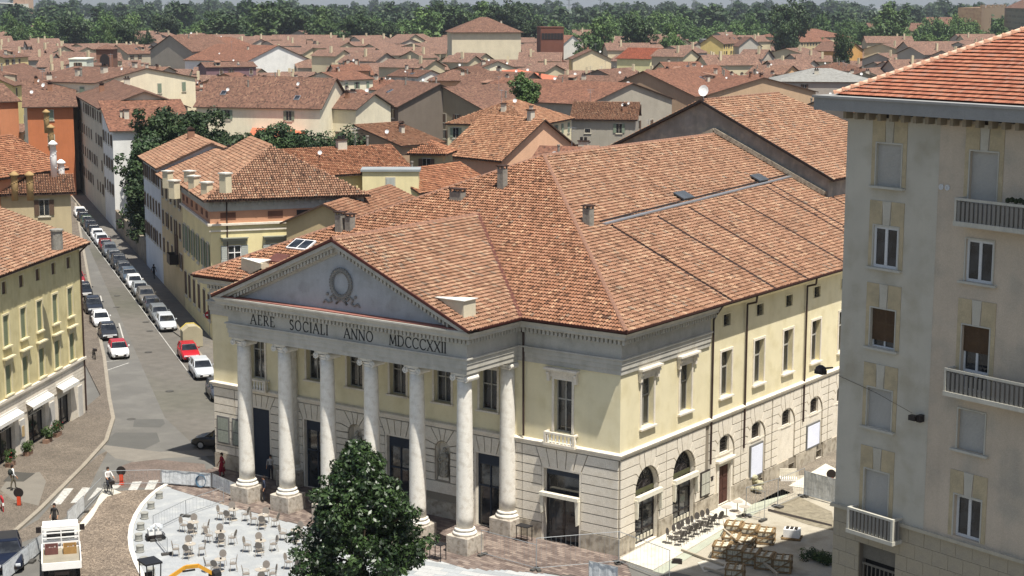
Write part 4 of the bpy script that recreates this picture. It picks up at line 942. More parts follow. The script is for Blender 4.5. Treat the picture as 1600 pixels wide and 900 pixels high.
# ============================================================ GENERAL HOUSE BUILDER
def c8(h): return lin(h)
WALLM = pm('town_render', objcol=True, var=.12, nscale=.35, c2=None, stain=.08)
SHG = pm('green_shutter', '#7c8874', var=.15); SHW = pm('grey_shutter', '#a9aca4', var=.1); SHB = pm('brown_shutter', '#5c4a3c', var=.15)
WINS = {}
def win_mesh(kind):
    if kind in WINS: return WINS[kind]
    m = MB(); w_, h = .95, 1.6
    if kind[0] == 'a': w_, h = .95, .65
    m.box(-w_/2-.12, w_/2+.12, -.05, 0, -.14, h+.12, 0); m.box(-w_/2-.2, w_/2+.2, -.13, 0, -.24, -.14, 0)
    m.box(-w_/2, w_/2, -.07, -.051, 0, h, 1)
    if kind[0] != 'a':
        m.box(-.03, .03, -.09, -.07, 0, h, 0)
        if kind[0] == 'o':
            for s in (-1, 1): m.box(s*(w_/2+.03), s*(w_/2+.53), -.11, -.06, 0, h, 2)
        if kind[0] == 'c': m.box(-w_/2, -.01, -.12, -.08, 0, h, 2); m.box(.01, w_/2, -.12, -.08, 0, h, 2)
    WINS[kind] = m.mesh('window', [pm('window_trim', '#bfb8a6', var=.1), GL, {'g': SHG, 'w': SHW, 'b': SHB}[kind[1]]]); return WINS[kind]
def chim_mesh(k):
    m = MB()
    if k == 0: m.box(-.3, .3, -.3, .3, -.8, 1.0, 0); m.box(-.4, .4, -.4, .4, 1.0, 1.12, 1)
    elif k == 1: m.box(-.35, .35, -.25, .25, -.8, .8, 0); m.box(-.28, .28, -.18, .18, .8, 1.0, 2); m.xz([(-.45, 1.0), (.45, 1.0), (0, 1.3)], -.35, .35, 1)
    elif k == 2: m.lathe([(.16, -.6), (.16, 1.1), (.22, 1.12), (.22, 1.3)], n=8)
    else: m.box(-.5, .5, -.3, .3, -.8, .9, 0); m.box(-.6, .6, -.4, .4, .9, 1.0, 1); m.box(-.35, -.1, -.15, .15, 1.0, 1.35, 2); m.box(.1, .35, -.15, .15, 1.0, 1.35, 2)
    return m.mesh('chimney', [[pm('pale_chimney', '#c2baa8', var=.15), pm('brick_chimney', '#8f6a54', var=.2), CHM][k % 3], MATS['tile_bed'], DARKM])
CHMS = [chim_mesh(k) for k in range(4)]
def antenna_mesh():
    m = MB(); m.cyl((0, 0, -.5), (0, 0, 3.2), .03, 4); m.cyl((-.6, 0, 3.0), (.6, 0, 3.0), .02, 4); m.cyl((-.4, 0, 2.6), (.4, 0, 2.6), .02, 4)
    for k in range(5): m.cyl((-.5+.25*k, -.25, 3.0), (-.5+.25*k, .25, 3.0), .012, 3)
    return m.mesh('antenna', [LEAD])
ANT = antenna_mesh()
def dormer_mesh():
    m = MB(); m.box(-.8, .8, -1.0, 1.2, -1.2, .75, 0); m.box(-.5, .5, -1.04, -1.001, -.2, .6, 1); m.add([(-1.0, -1.3, .7), (1.0, -1.3, .7), (1.0, 1.6, 1.25), (-1.0, 1.6, 1.25), (-1.0, -1.3, .82), (1.0, -1.3, .82), (1.0, 1.6, 1.37), (-1.0, 1.6, 1.37)], [(0, 3, 2, 1), (4, 5, 6, 7), (0, 1, 5, 4), (1, 2, 6, 5), (2, 3, 7, 6), (3, 0, 4, 7)], 2)
    return m.mesh('dormer', [pm('dormer_render', '#b0a68f', var=.15), GL, pm('dormer_tiles', '#8f6c58', '#6b5446', var=.25, nscale=2)])
DORM = dormer_mesh()
def skylight_mesh():
    m = MB(); m.box(-.5, .5, -.7, .7, -.05, .12, 0); m.box(-.42, .42, -.62, .62, .12, .135, 1); return m.mesh('roof_window', [LEAD, GL])
SKYL = skylight_mesh()
def uvpoly(m, pts, A, u, mi):
    """polygon with metre-scaled UVs: u along the eave, v up the slope"""
    A = Vector(A); u = Vector(u).normalized(); P = [Vector(p) for p in pts]; n = (P[1]-P[0]).cross(P[2]-P[0]).normalized(); v = n.cross(u)
    if v.z < 0: v = -v
    m.uv = m.uv if m.uv is not None else []
    while len(m.uv) < len(m.f): m.uv.append([(0, 0)]*len(m.f[len(m.uv)]))
    m.poly(pts, mi); m.uv.append([((p-A).dot(u), (p-A).dot(v)) for p in P])
HOUSES = []
def house(name, label, p, rz, w_, d, z, rise, kind='s', wallc='#d8c8a0', roofc='#ffffff', ov=.5, group=None, cat='house', real=False, wins=None, seed=0, nch=2, ndish=1, base=0.0, gcol=None, roofmat=None, winkind='cb', trim=True):
    """p = front left corner of the walls; local x along the front, local y away from the viewer.
    kind s: ridge parallel to the front; g: gable to the front; h: hipped; p: half roof falling to the front; f: hip to the front, ridge going back; t: flat"""
    q = random.Random(seed+1000); p = Vector(p); root = thing(name, label, cat, (p.x, p.y, base), rz, group)
    Mw = Matrix.Translation((p.x, p.y, 0)) @ Matrix.Rotation(rz, 4, 'Z')
    def P(x, y, zz): return Mw @ Vector((x, y, zz))
    pl = [(0, 0), (w_, 0), (w_, d), (0, d)]
    m = MB()
    for i in range(4):
        a, b = pl[i], pl[(i+1) % 4]; m.poly([(a[0], a[1], base), (b[0], b[1], base), (b[0], b[1], z), (a[0], a[1], z)])
    if kind == 's':
        for x in (0, w_): m.poly([(x, 0, z), (x, d, z), (x, d/2, z+rise)] if x else [(x, d, z), (x, 0, z), (x, d/2, z+rise)])
    if kind == 'g':
        for y in (0, d): m.poly([(0, y, z), (w_, y, z), (w_/2, y, z+rise)] if not y else [(w_, y, z), (0, y, z), (w_/2, y, z+rise)])
    if kind == 'p':
        m.poly([(w_, 0, z), (w_, d, z), (w_, d, z+rise)]); m.poly([(0, 0, z), (0, d, z+rise), (0, d, z)]); m.poly([(w_, d, z), (0, d, z), (0, d, z+rise), (w_, d, z+rise)])
    wo = m.build('wall', WALLM, root, (p.x, p.y, 0), rz, color=wallc)
    if kind == 't':
        m = MB(); m.box(-.2, w_+.2, -.2, d+.2, z, z+.25); m.build('parapet', WALLM, root, (p.x, p.y, 0), rz, color=gcol or wallc)
    # roof polygons, local
    o = ov; faces = []
    if kind == 's':
        k = rise/(d/2); zz = z-o*k
        faces = [([(-o, -o, zz), (w_+o, -o, zz), (w_+o, d/2, z+rise), (-o, d/2, z+rise)], (1, 0, 0)), ([(w_+o, d+o, zz), (-o, d+o, zz), (-o, d/2, z+rise), (w_+o, d/2, z+rise)], (-1, 0, 0))]; rl = [((-o, d/2), (w_+o, d/2))]
    elif kind == 'g':
        k = rise/(w_/2); zz = z-o*k
        faces = [([(w_+o, -o, zz), (w_+o, d+o, zz), (w_/2, d+o, z+rise), (w_/2, -o, z+rise)], (0, 1, 0)), ([(-o, d+o, zz), (-o, -o, zz), (w_/2, -o, z+rise), (w_/2, d+o, z+rise)], (0, -1, 0))]; rl = [((w_/2, -o), (w_/2, d+o))]
    elif kind == 'p':
        k = rise/d; zz = z-o*k
        faces = [([(-o, -o, zz), (w_+o, -o, zz), (w_+o, d+o, z+rise+o*k), (-o, d+o, z+rise+o*k)], (1, 0, 0))]; rl = []
    elif kind in 'hf':
        if kind == 'f': w2 = w_; i = w2/2; k = rise/i
        else: i = min(w_, d)/2; k = rise/i
        zz = z-o*k; zr = z+rise
        if kind == 'f' or d > w_: a_, b_ = (w_/2, i), (w_/2, d-i if kind == 'h' else d+o)
        else: a_, b_ = (i, d/2), (w_-i, d/2)
        A, B, C_, D_ = (-o, -o, zz), (w_+o, -o, zz), (w_+o, d+o, zz), (-o, d+o, zz); e1 = (*a_, zr); e2 = (*b_, zr)
        if kind == 'f' or d > w_: faces = [([A, B, e1], (1, 0, 0)), ([B, C_, e2, e1], (0, 1, 0)), ([D_, A, e1, e2], (0, -1, 0))]+([([C_, D_, e2], (-1, 0, 0))] if kind == 'h' else [])
        else: faces = [([A, B, e2, e1], (1, 0, 0)), ([B, C_, e2], (0, 1, 0)), ([C_, D_, e1, e2], (-1, 0, 0)), ([D_, A, e1], (0, -1, 0))]
        rl = []
    if kind != 't':
        m = MB(); m.uv = []
        rm = roofmat or (TBASE if real else TU)
        for pts, u in faces:
            uvpoly(m, [(a, b, c+.10) for a, b, c in pts], pts[0], u, 0)
            n = len(pts); i0 = len(m.f)
            m.add([(a, b, c+.10) for a, b, c in pts]+[(a, b, c-.06) for a, b, c in pts], [tuple(range(2*n-1, n-1, -1))]+[(i, i+n, (i+1) % n+n, (i+1) % n) for i in range(n)], 1)
            m.uv += [[(0, 0)]*len(f) for f in m.f[i0:]]
        ro = m.build('roof', [rm, pm('dark_eaves', '#4a3a30', var=.2)], root, (p.x, p.y, 0), rz, color=roofc)
        if real:
            for pts, u in faces:
                wp = [P(a, b, c+.13) for a, b, c in pts]
                # skip the slopes that face away from the camera
                n = (wp[1]-wp[0]).cross(wp[2]-wp[0]); n = n if n.z > 0 else -n
                if n.dot(Vector(CAM)-wp[0]) > 0: tiles('roof_tiles', wp, (wp[0], wp[1]), TM, root, color=roofc, su=.25, sv=.4, r=.115)
        zr = z+rise
    # chimneys, dishes
    def roofz(x, y):
        if kind == 't': return z+.2
        best = None
        if kind == 's': return z+rise*(1-abs(y-d/2)/(d/2))
        if kind == 'g': return z+rise*(1-abs(x-w_/2)/(w_/2))
        if kind == 'p': return z+rise*y/d
        i = w_/2 if kind == 'f' else min(w_, d)/2
        dd = min(x, w_-x, y, d-y if kind == 'h' else 99)
        return z+rise*min(1, dd/i)
    for i in range(nch):
        x, y = q.uniform(.15, .85)*w_, q.uniform(.2, .7)*d; k = q.randrange(4); s = q.uniform(.8, 1.25)
        put('chimney', CHMS[k], root, P(x, y, roofz(x, y)+.15), rz, scale=(s, s, s))
    for i in range(ndish):
        x, y = q.uniform(.1, .9)*w_, q.uniform(.1, .6)*d; s = q.uniform(.45, .8)
        put('satellite_dish', DISH, root, P(x, y, roofz(x, y)+.9*s+.25), R(q.uniform(-10, 40)), scale=(s, s, s))
    if kind == 's' and not real and nch and name == 'house':
        for i in range(q.choice((0, 1, 1, 2))):
            x, y = q.uniform(.15, .85)*w_, q.uniform(.12, .3)*d
            if q.random() < .55: put('dormer', DORM, root, P(x, y, roofz(x, y)+.3), rz)
            else:
                k_ = math.atan(rise/(d/2)); put('roof_window', SKYL, root, mat=Matrix.Translation(P(x, y, roofz(x, y)+.12)) @ Matrix.Rotation(rz, 4, 'Z') @ Matrix.Rotation(k_, 4, 'X'))
    if ndish and q.random() < .5: put('antenna', ANT, root, P(q.uniform(.2, .8)*w_, d*.5, z+rise*.7 if kind != 't' else z), rz)
    # windows on the walls that face the camera
    if wins is None: wins = (3.0, 3.1, (0, 1))
    if wins:
        su, sv, sides = wins[:3]
        for s in sides:
            L = w_ if s == 0 else d; org, ang = {0: (P(0, 0, 0), rz), 1: (P(w_, 0, 0), rz+PI/2), 3: (P(0, d, 0), rz-PI/2)}[s]
            nrm = Vector((math.sin(ang), -math.cos(ang), 0))
            if nrm.dot(Vector(CAM)-org) < 0: continue
            nx = max(1, int(L/su)); nz = max(1, min(4, int((z-base-.5)/sv)))
            for i in range(nx):
                for j in range(nz):
                    if q.random() < (wins[3] if len(wins) > 3 else .2): continue
                    kk = winkind if q.random() < .6 else 'o'+winkind[1]
                    put('window', win_mesh(kk), root, org+Vector((math.cos(ang), math.sin(ang), 0))*(L*(i+.5)/nx)+Vector((0, 0, z-1.6-.75-j*sv)), ang)
    c = P(w_/2, d/2, 0); HOUSES.append((c.x, c.y, math.hypot(w_, d)/2))
    return root
def hp(label, A, B, z, depth, ridge_py, kind='s', wc='#d8c8a0', rc='#ffffff', name='house', **kw):
    """a house whose front eave runs between two photo pixels at height z"""
    a = at(*A, z); b = at(*B, z); v = b-a; rz = math.atan2(v.y, v.x); L = v.length
    bk = Vector((-v.y, v.x, 0)).normalized()
    rise = 2.2
    if ridge_py is not None and kind != 't':
        yy = {'s': depth/2, 'g': 0, 'h': min(L, depth)/2, 'p': depth, 'f': L/2}[kind]; mid = (a+b)/2+bk*yy
        lo, hi = 0, 12
        for _ in range(30):
            md = (lo+hi)/2
            if project((mid.x, mid.y, z+md))[1] > ridge_py: lo = md
            else: hi = md
        rise = max(.6, min(lo, 7))
    return house(name, label, a, rz, L, depth, z, rise, kind, wc, rc, **kw)
# ============================================================ STREET ROW BEHIND THE THEATRE'S LEFT
SE_ = Vector((-.817, .577, 0)).normalized(); SA_ = Vector((-66.9, 32.1, 0)); SN = Vector((.577, .817, 0)).normalized()
def SP(s, off=0, z=0): return SA_+SE_*s+SN*off+Vector((0, 0, z))
srz = math.atan2(SN.y, SN.x)       # local x into the block (front faces down the street towards the theatre)
def row(name, label, s0, s1, dep, z, rise, kind, **kw): return house(name, label, SP(s0), srz, dep, s1-s0, z, rise, kind, **kw)
R1w = (at(577, 300, 14.3)-SP(.3, 0, 14.3)).dot(SN)
R1 = row('town_house', 'cream house with salmon frieze band and hipped tiled roof behind the theatre portico', .3, 19, R1w-.6, 14.3, 4.1, 'f', wallc='#e0d2a0', real=True, wins=None if False else (3, 3, ()), nch=0, ndish=0, ov=.7)
R2 = row('town_house', 'narrow beige street house with wooden balcony, between the cream and the pale blue houses', 19.2, 36, 13, 13.2, 2.6, 'g', wallc='#c9b690', real=True, wins=(3.0, 3.3, (3,), 0), winkind='cb', nch=1, ndish=0, seed=3)
R3 = row('town_house', 'pale blue and white street house beside the dark garden trees', 36.2, 52, 12, 13.9, 2.6, 'g', wallc='#ccd0d2', real=True, wins=(2.6, 3.6, (3,), 0), winkind='cb', nch=1, ndish=0, seed=4)
# details of the hipped house
f0 = SP(.3)
Lw = R1w-.6
def fr1(root, x0, x1, out, z0, z1, mat, name): m = MB(); m.box(x0, x1, -out, 0.02, z0, z1); return m.build(name, mat, root, f0, srz)
SAL = pm('salmon_band', '#b98a6c', var=.12)
m = MB(); m.box(-.02, Lw+.02, -.02, 0, 11.7, 12.9); m.box(-.02, 0, 0, 18.7, 11.7, 12.9); m.build('salmon_band', SAL, R1, f0, srz)
m = MB(); m.box(-.3, Lw+.3, -.3, 0, 11.5, 11.7); m.box(-.3, 0, 0, 18.7, 11.5, 11.7); m.box(-.12, Lw+.12, -.12, 0, 10.9, 11.05); m.build('string_course', STONE, R1, f0, srz)
m = MB(); m.box(-.1, Lw+.1, -.1, 0, 12.9, 14.2); m.box(-.1, 0, 0, 18.7, 12.9, 14.2); m.build('frieze', GREY, R1, f0, srz)
m = MB()
for i in range(int(Lw/.75)): m.box(.2+i*.75, .6+i*.75, -.22, -.1, 13.35, 13.65); m.box(.3+i*.75, .5+i*.75, -.3, -.1, 13.65, 13.85)
m.build('frieze_brackets', GREY, R1, f0, srz, kind='stuff')
for px, d_ in ((356, 0), (430, 0), (475, 1), (542, 1)):
    u = (onplane(px, 326, f0, (SE_.x, SE_.y, 0))-f0).dot(SN); m = MB(); m.box(u-.75, u+.75, -.05, -.02, 12.05, 12.75); m.build('attic_opening', DARKM if d_ else pm('brown_louvre', '#6d4a3a'), R1, f0, srz)
for px in (366, 432, 478, 530):
    u = (onplane(px, 380, f0, (SE_.x, SE_.y, 0))-f0).dot(SN)
    put('window', casement(1.3, 2.4, 2, (.7,), WHITE), R1, f0+local(srz, u-.65, .06, 7.1), srz)
    m = MB(); m.box(u-1.35, u+1.35, -.45, 0, 10.2, 10.3); m.box(u-1.25, u+1.25, -.35, 0, 9.95, 10.2); m.box(u-1.1, u+1.1, -.15, 0, 9.6, 9.95); m.build('window_hood', pm('olive_grey_hood', '#8c8c7c', var=.1), R1, f0, srz)
    for s in (-1, 1):
        m = MB(); x = u+s*1.0; 
        m.box(x-.33, x+.33, -.12, -.06, 7.1, 9.5); 
        for k in range(12): m.box(x-.28, x+.28, -.135, -.12, 7.2+.19*k, 7.3+.19*k)
        m.build('shutter', SHW, R1, f0, srz)
pipe(R1, [f0+local(srz, 1.6, .1, 14.2), f0+local(srz, 1.6, .1, .3)]); pipe(R1, [f0+local(srz, Lw-.5, .1, 14.2), f0+local(srz, Lw-.5, .1, .3)])
for s in (2.2, 5.2, 8.6, 11.8, 15, 17.6):           # its street side
    for z0, h in ((6.9, 2.6), (2.0, 2.4)):
        me = win_mesh('og' if z0 > 5 else 'cb'); put('window', me, R1, SP(s, -.0, z0), srz-PI/2, scale=(1.1, 1, h/1.6))
    m = MB(); m.box(-.5, .5, -.06, 0, 0, .6); m.build('attic_opening', MATS['brown_louvre'], R1, SP(s, -.02, 12.1), srz-PI/2)
for px, py, z, cap in ((296, 262, 15.3, 1), (303, 270, 15.3, 1), (323, 280, 15.3, 1), (352, 266, 16.6, 1), (262, 262, 14.5, 1), (272, 277, 14.6, 1)):
    q = at(px, py+9, z); chimney(R1 if px > 290 else R2, q.x, q.y, z-1.0, .85, .8, 1.2, pm('cream_chimney', '#cfc3a4', var=.12), 1)
A_ = SP(.3-.7, -.7, 14.3); C_ = SP(.3+Lw/2, Lw/2, 19.2)
# wooden balcony on R2 and a street lantern
m = MB(); m.box(-1.2, 1.2, -1.0, 0, 0, .15); m.box(-1.2, -1.15, -1, 0, .15, 1.1); m.box(1.15, 1.2, -1, 0, .15, 1.1); m.box(-1.2, 1.2, -1, -.95, .15, 1.1); m.build('balcony', DARKM, R2, SP(24, -.02, 4.4), srz-PI/2)
m = MB(); m.box(-1.0, -.2, -.15, 0, 0, 3.0); m.box(.2, 1.0, -.15, 0, 0, 3.0); m.build('dark_shutter', SHB, R2, SP(24, -.02, 4.6), srz-PI/2)
# ============================================================ LEFT YELLOW BUILDING
Y0 = Vector((-54.2, 5.2, 0)); YD = Vector((.473, -.881, 0)).normalized(); yrz = math.atan2(YD.y, YD.x)-PI  # local x runs from viewer-left to corner
YL = 34.0; Yo = Y0+YD*YL; yz = math.atan2(-YD.y, -YD.x)
YH = thing('corner_house', 'yellow corner house with restaurant awnings on the ground floor, left foreground', 'house', Yo)
YEM = pm('mustard_render', '#cdc192', '#bfb283', var=.12, nscale=.5, stain=.15)
def ypx(a, b, out=0.0):
    n = (math.sin(yz), -math.cos(yz), 0); q = onplane(a, b, Yo+Vector(n)*out, n); d = q-Yo; return d.x*math.cos(yz)+d.y*math.sin(yz), q.z
ops = []; rows_ = []
up1 = [ypx(13, 588), ypx(48, 565), ypx(77, 547), ypx(100, 530), ypx(115, 500)]
YU = [YL-2.4-3.0*i for i in range(11)]
yo2 = [(u-.5, u+.5, 4.95, 7.1) for u in YU]; yo3 = [(u-.5, u+.5, 8.5, 10.75) for u in YU]; yo4 = [(u-.4, u+.4, 12.3, 13.2) for u in YU]
SHP = [(YL-5.6, YL-3.0), (YL-11.3, YL-8.1), (YL-17.2, YL-13.7), (YL-23, YL-19.6), (YL-29, YL-25.6)]
yo1 = [(a, b, 0.02, 2.95) for a, b in SHP]
m = MB(); wall(m, 0, YL, 4.55, 13.9, 0, yo2+yo3+yo4, .25); m.build('upper_wall', YEM, YH, Yo, yz)
m = MB(); wall(m, 0, YL, 0, 4.55, 0, yo1, .5); m.build('ground_floor_wall', STONE, YH, Yo, yz)
# return wall down the side street, back walls
m = MB(); m.poly([(YL, 0, 0), (YL-.0, 26, 0), (YL-.0, 26, 13.9), (YL, 0, 13.9)]); m.poly([(0, 0, 0), (0, 0, 13.9), (0, 26, 13.9), (0, 26, 0)]); m.poly([(0, 26, 0), (0, 26, 13.9), (YL, 26, 13.9), (YL, 26, 0)]); m.build('side_wall', YEM, YH, Yo, yz)
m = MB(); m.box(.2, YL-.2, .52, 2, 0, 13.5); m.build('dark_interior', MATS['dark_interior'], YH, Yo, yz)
for i in range(6):
    z0 = 2.98+.26*i
    if i < 6:
        m = MB(); m.box(0, YL, -.05, 0, z0+.01, z0+.24); m.build('stone_course', STONE, YH, Yo, yz)
m = MB(); m.box(0, YL+.1, -.2, 0, 4.56, 4.75); m.build('belt_course', STONE, YH, Yo, yz)
for i in range(len(YU)):
    u = YU[i]
    for (a, b, z0, z1) in (yo2[i], yo3[i]):
        m = MB(); m.box(a, (a+b)/2-.01, .08, .13, z0, z1); m.box((a+b)/2+.01, b, .08, .13, z0, z1)
        for k in range(14):
            zz = z0+.1+(z1-z0-.15)*k/14; m.box(a+.06, b-.06, .065, .08, zz, zz+.08)
        m.build('shutter', pm('sage_shutter', '#7d8468', var=.12), YH, Yo, yz)
        surround(YH, yz, a, b, z0, z1, pm('cream_trim', '#cfc4a0', var=.12, stain=.15), Yo, w_=.15)
    m = MB(); m.box(u-.85, u+.85, -.35, 0, 7.62, 7.74); m.box(u-.7, u+.7, -.15, 0, 7.26, 7.62); m.build('window_hood', MATS['cream_trim'], YH, Yo, yz)
    a, b, z0, z1 = yo4[i]; m = MB(); m.box(a, b, .1, .15, z0, z1); m.build('attic_shutter', SHB, YH, Yo, yz); surround(YH, yz, a, b, z0, z1, MATS['cream_trim'], Yo, w_=.1, t=.03, sill=False)
m = MB(); m.box(-.2, YL+.25, -.3, 0, 13.6, 13.9); m.build('cornice', MATS['cream_trim'], YH, Yo, yz)
yp = lambda x, y, z: Yo+Matrix.Rotation(yz, 3, 'Z') @ Vector((x, y, z))
F1 = [yp(-.6, -.7, 13.95), yp(YL+.6, -.7, 13.95), yp(YL+.6, 9.5, 17.6), yp(-.6, 9.5, 17.6)]; F2 = [yp(YL+.6, 26, 11.5), yp(-.6, 26, 11.5), yp(-.6, 9.5, 17.6), yp(YL+.6, 9.5, 17.6)]
m = MB(); slab(m, [p-Vector((0, 0, .03)) for p in F1], .12); slab(m, [p-Vector((0, 0, .03)) for p in F2], .12); m.poly([yp(YL, 0, 13.9), yp(YL, 26, 11.5), yp(YL, 9.5, 17.4)]); m.build('roof_deck', TBASE, YH)
tiles('roof_tiles', F1, (F1[0], F1[1]), TM, YH, shade=.06); m = MB()
q = at(89, 377, 15.5); m = MB(); m.lathe([(.42, -.6), (.42, .75), (.5, .78), (.5, .9), (.3, .95)], n=14); m.build('chimney', CHM, YH, (q.x, q.y, q.z))
pipe(YH, [yp(YL-.15, -.75, 13.9), yp(YL-.15, -.1, 13.3), yp(YL-.15, -.1, .3)])
AWN = pm('white_awning_canvas', '#d9d6cd', var=.1, nscale=2)
for i, (a, b) in enumerate(SHP):
    m = MB(); T = .05
    m.add([(a-.4, -.05, 3.65), (b+.4, -.05, 3.65), (b+.4, -.6, 3.35), (a-.4, -.6, 3.35), (a-.4, -.05, 3.6), (b+.4, -.05, 3.6), (b+.4, -.6, 3.3), (a-.4, -.6, 3.3)], [(0, 3, 2, 1), (4, 5, 6, 7), (0, 4, 7, 3), (1, 2, 6, 5)])
    m.add([(a-.4, -.61, 3.35), (b+.4, -.61, 3.35), (b+.4, -.61, 3.1), (a-.4, -.61, 3.1)], [(0, 3, 2, 1)])
    m.box(a-.42, b+.42, -.12, -.0, 3.6, 3.75); o = m.build('awning', AWN, YH, Yo, yz)
    word = {1: 'RISTORANTE', 2: 'PIZZERIA'}.get(i)
    m = MB(); m.box(a, b, .1, .18, 2.45, 2.93); bd = m.build('fascia_board', pm('white_fascia', '#cfccc2', var=.05), YH, Yo, yz)
    if word:
        tc_ = bpy.data.curves.new('t', 'FONT'); tc_.body = word; tc_.size = .46; tc_.extrude = .012; tc_.align_x = 'CENTER'; to = bpy.data.objects.new('t', tc_); col.objects.link(to)
        me = bpy.data.meshes.new_from_object(to.evaluated_get(bpy.context.evaluated_depsgraph_get())); me.materials.clear(); me.materials.append(BLACK); bpy.data.objects.remove(to)
        p = yp((a+b)/2, .085, 2.52)
        put('lettering', me, YH, mat=Matrix.Translation(p) @ Matrix.Rotation(yz, 4, 'Z') @ Matrix.Rotation(PI/2, 4, 'X'))
    m = MB(); m.box(a, a+.08, .3, .38, 0, 2.45, 0); m.box(b-.08, b, .3, .38, 0, 2.45, 0); m.box((a+b)/2-.04, (a+b)/2+.04, .3, .38, 0, 2.45, 0); m.box(a, b, .3, .38, .5, .56, 0); m.poly([(a, .35, 0), (b, .35, 0), (b, .35, 2.5), (a, .35, 2.5)], 1)
    m.build('shop_window', [DARKM, GL], YH, Yo, yz)
for u in [YL-1.2, YL-6.9, YL-12.5, YL-18.4]:
    m = MB(); m.box(u-.42, u+.42, -.09, 0, 0, 2.6); m.build('marble_pier', pm('white_marble_facing', '#bdbab3', var=.15, nscale=1.5), YH, Yo, yz)
m = MB(); m.box(YL-12.7, YL-12.3, -.13, -.091, 1.3, 2.1); m.build('menu_board', pm('tan_board', '#b39b72', var=.15), YH, Yo, yz)
# ============================================================ GROUND
def cobmat(name, c='#7d7264', c2='#9a8d7c', scale=8.0, joint='#4d463d', fan=False):
    m = bpy.data.materials.new(name); m.use_nodes = True; n = m.node_tree.nodes; L = m.node_tree.links; b = n['Principled BSDF']; b.inputs['Roughness'].default_value = .85
    tc = n.new('ShaderNodeTexCoord'); vec = tc.outputs['Object']
    v1 = n.new('ShaderNodeTexVoronoi'); v1.inputs['Scale'].default_value = scale; v1.inputs['Randomness'].default_value = .65; L.new(vec, v1.inputs['Vector'])
    v2 = n.new('ShaderNodeTexVoronoi'); v2.feature = 'DISTANCE_TO_EDGE'; v2.inputs['Scale'].default_value = scale; v2.inputs['Randomness'].default_value = .65; L.new(vec, v2.inputs['Vector'])
    cr = n.new('ShaderNodeValToRGB'); e = cr.color_ramp.elements; e[0].color = lin(c); e[1].color = lin(c2)
    sp = n.new('ShaderNodeSeparateColor'); L.new(v1.outputs['Color'], sp.inputs[0]); L.new(sp.outputs[0], cr.inputs[0])
    no = n.new('ShaderNodeTexNoise'); no.inputs['Scale'].default_value = .5; no.inputs['Detail'].default_value = 6; L.new(vec, no.inputs['Vector'])
    mr = n.new('ShaderNodeMapRange'); mr.inputs[1].default_value = .3; mr.inputs[2].default_value = .7; mr.inputs[3].default_value = .75; mr.inputs[4].default_value = 1.2; L.new(no.outputs['Fac'], mr.inputs[0])
    vm = n.new('ShaderNodeVectorMath'); vm.operation = 'SCALE'; L.new(cr.outputs[0], vm.inputs[0]); L.new(mr.outputs[0], vm.inputs['Scale'])
    st = n.new('ShaderNodeMapRange'); st.inputs[1].default_value = .02; st.inputs[2].default_value = .1; L.new(v2.outputs['Distance'], st.inputs[0])
    mx = n.new('ShaderNodeMix'); mx.data_type = 'RGBA'; L.new(st.outputs[0], mx.inputs[0]); mx.inputs[6].default_value = lin(joint); L.new(vm.outputs[0], mx.inputs[7]); L.new(mx.outputs[2], b.inputs['Base Color'])
    bp = n.new('ShaderNodeBump'); bp.inputs['Distance'].default_value = .03; bp.inputs['Strength'].default_value = .6; L.new(st.outputs[0], bp.inputs['Height']); L.new(bp.outputs[0], b.inputs['Normal']); return m
ASP = pm('asphalt', '#64625d', '#6d6b65', var=.12, nscale=.25, fine=40, bump=.3, fvar=.14)
ASP2 = pm('new_asphalt_patch', '#575652', var=.1, nscale=.6, fine=40)
COB = cobmat('street_cobbles', '#655c50', '#7c7164'); COB2 = cobmat('brown_cobbles', '#6e6153', '#948573', 7.0, '#463d34')
CONC = pm('pale_concrete', '#96999a', '#a4a6a4', var=.1, nscale=.6, fine=20); WSL = pm('white_slab_stone', '#c6c1b3', '#b8b2a2', var=.1, nscale=.8)
KERB = pm('kerb_stone', '#8e8678', var=.15, nscale=1.5); PAINT = pm('road_paint', '#b5b3ac', '#8f8c84', var=.1, nscale=3)
def sheet(name, pts, z, mat, t=None, kind='structure'):
    """a flat sheet (or a slab of thickness t) laid on the ground"""
    m = MB(); P = [(p[0], p[1]) for p in pts]
    A = sum(P[i][0]*P[(i+1) % len(P)][1]-P[(i+1) % len(P)][0]*P[i][1] for i in range(len(P)))
    if A < 0: P = P[::-1]
    if t is None: m.poly([(a, b, z) for a, b in P])
    else: m.xy(P, z-t, z)
    return m.build(name, mat, None, kind=kind)
def px(*pts, z=0.0): return [tuple(at(a, b, z))[:2] for a, b in pts]
m = MB(); m.poly([(-9000, -600, -.03), (3000, -600, -.03), (3000, 12000, -.03), (-9000, 12000, -.03)])
gm = pm('town_ground', '#625e57', '#57564b', var=.25, nscale=.02, fine=1.0); m.build('ground', gm, None, kind='structure')
K = lambda s, c, z=0: Vector((SE_.x*s+SN.x*(c+12.9)+SA_.x, SE_.y*s+SN.y*(c+12.9)+SA_.y, z))     # street coordinates: s along, c across
sheet('street', [K(230, -12.9)[:2], K(230, -26)[:2], K(0, -26)[:2], (-60, -2), (-75, -60), (40, -60), (40, -.5), (0, 0.2), (-34, 0), (-48, 8)], 0.0, ASP)
sheet('side_street', [(0.0, -.5), (40, -.5), (40, 62), (0, 62)], 0.004, pm('construction_floor', '#a59e8e', '#908878', var=.15, nscale=.4, fine=12))
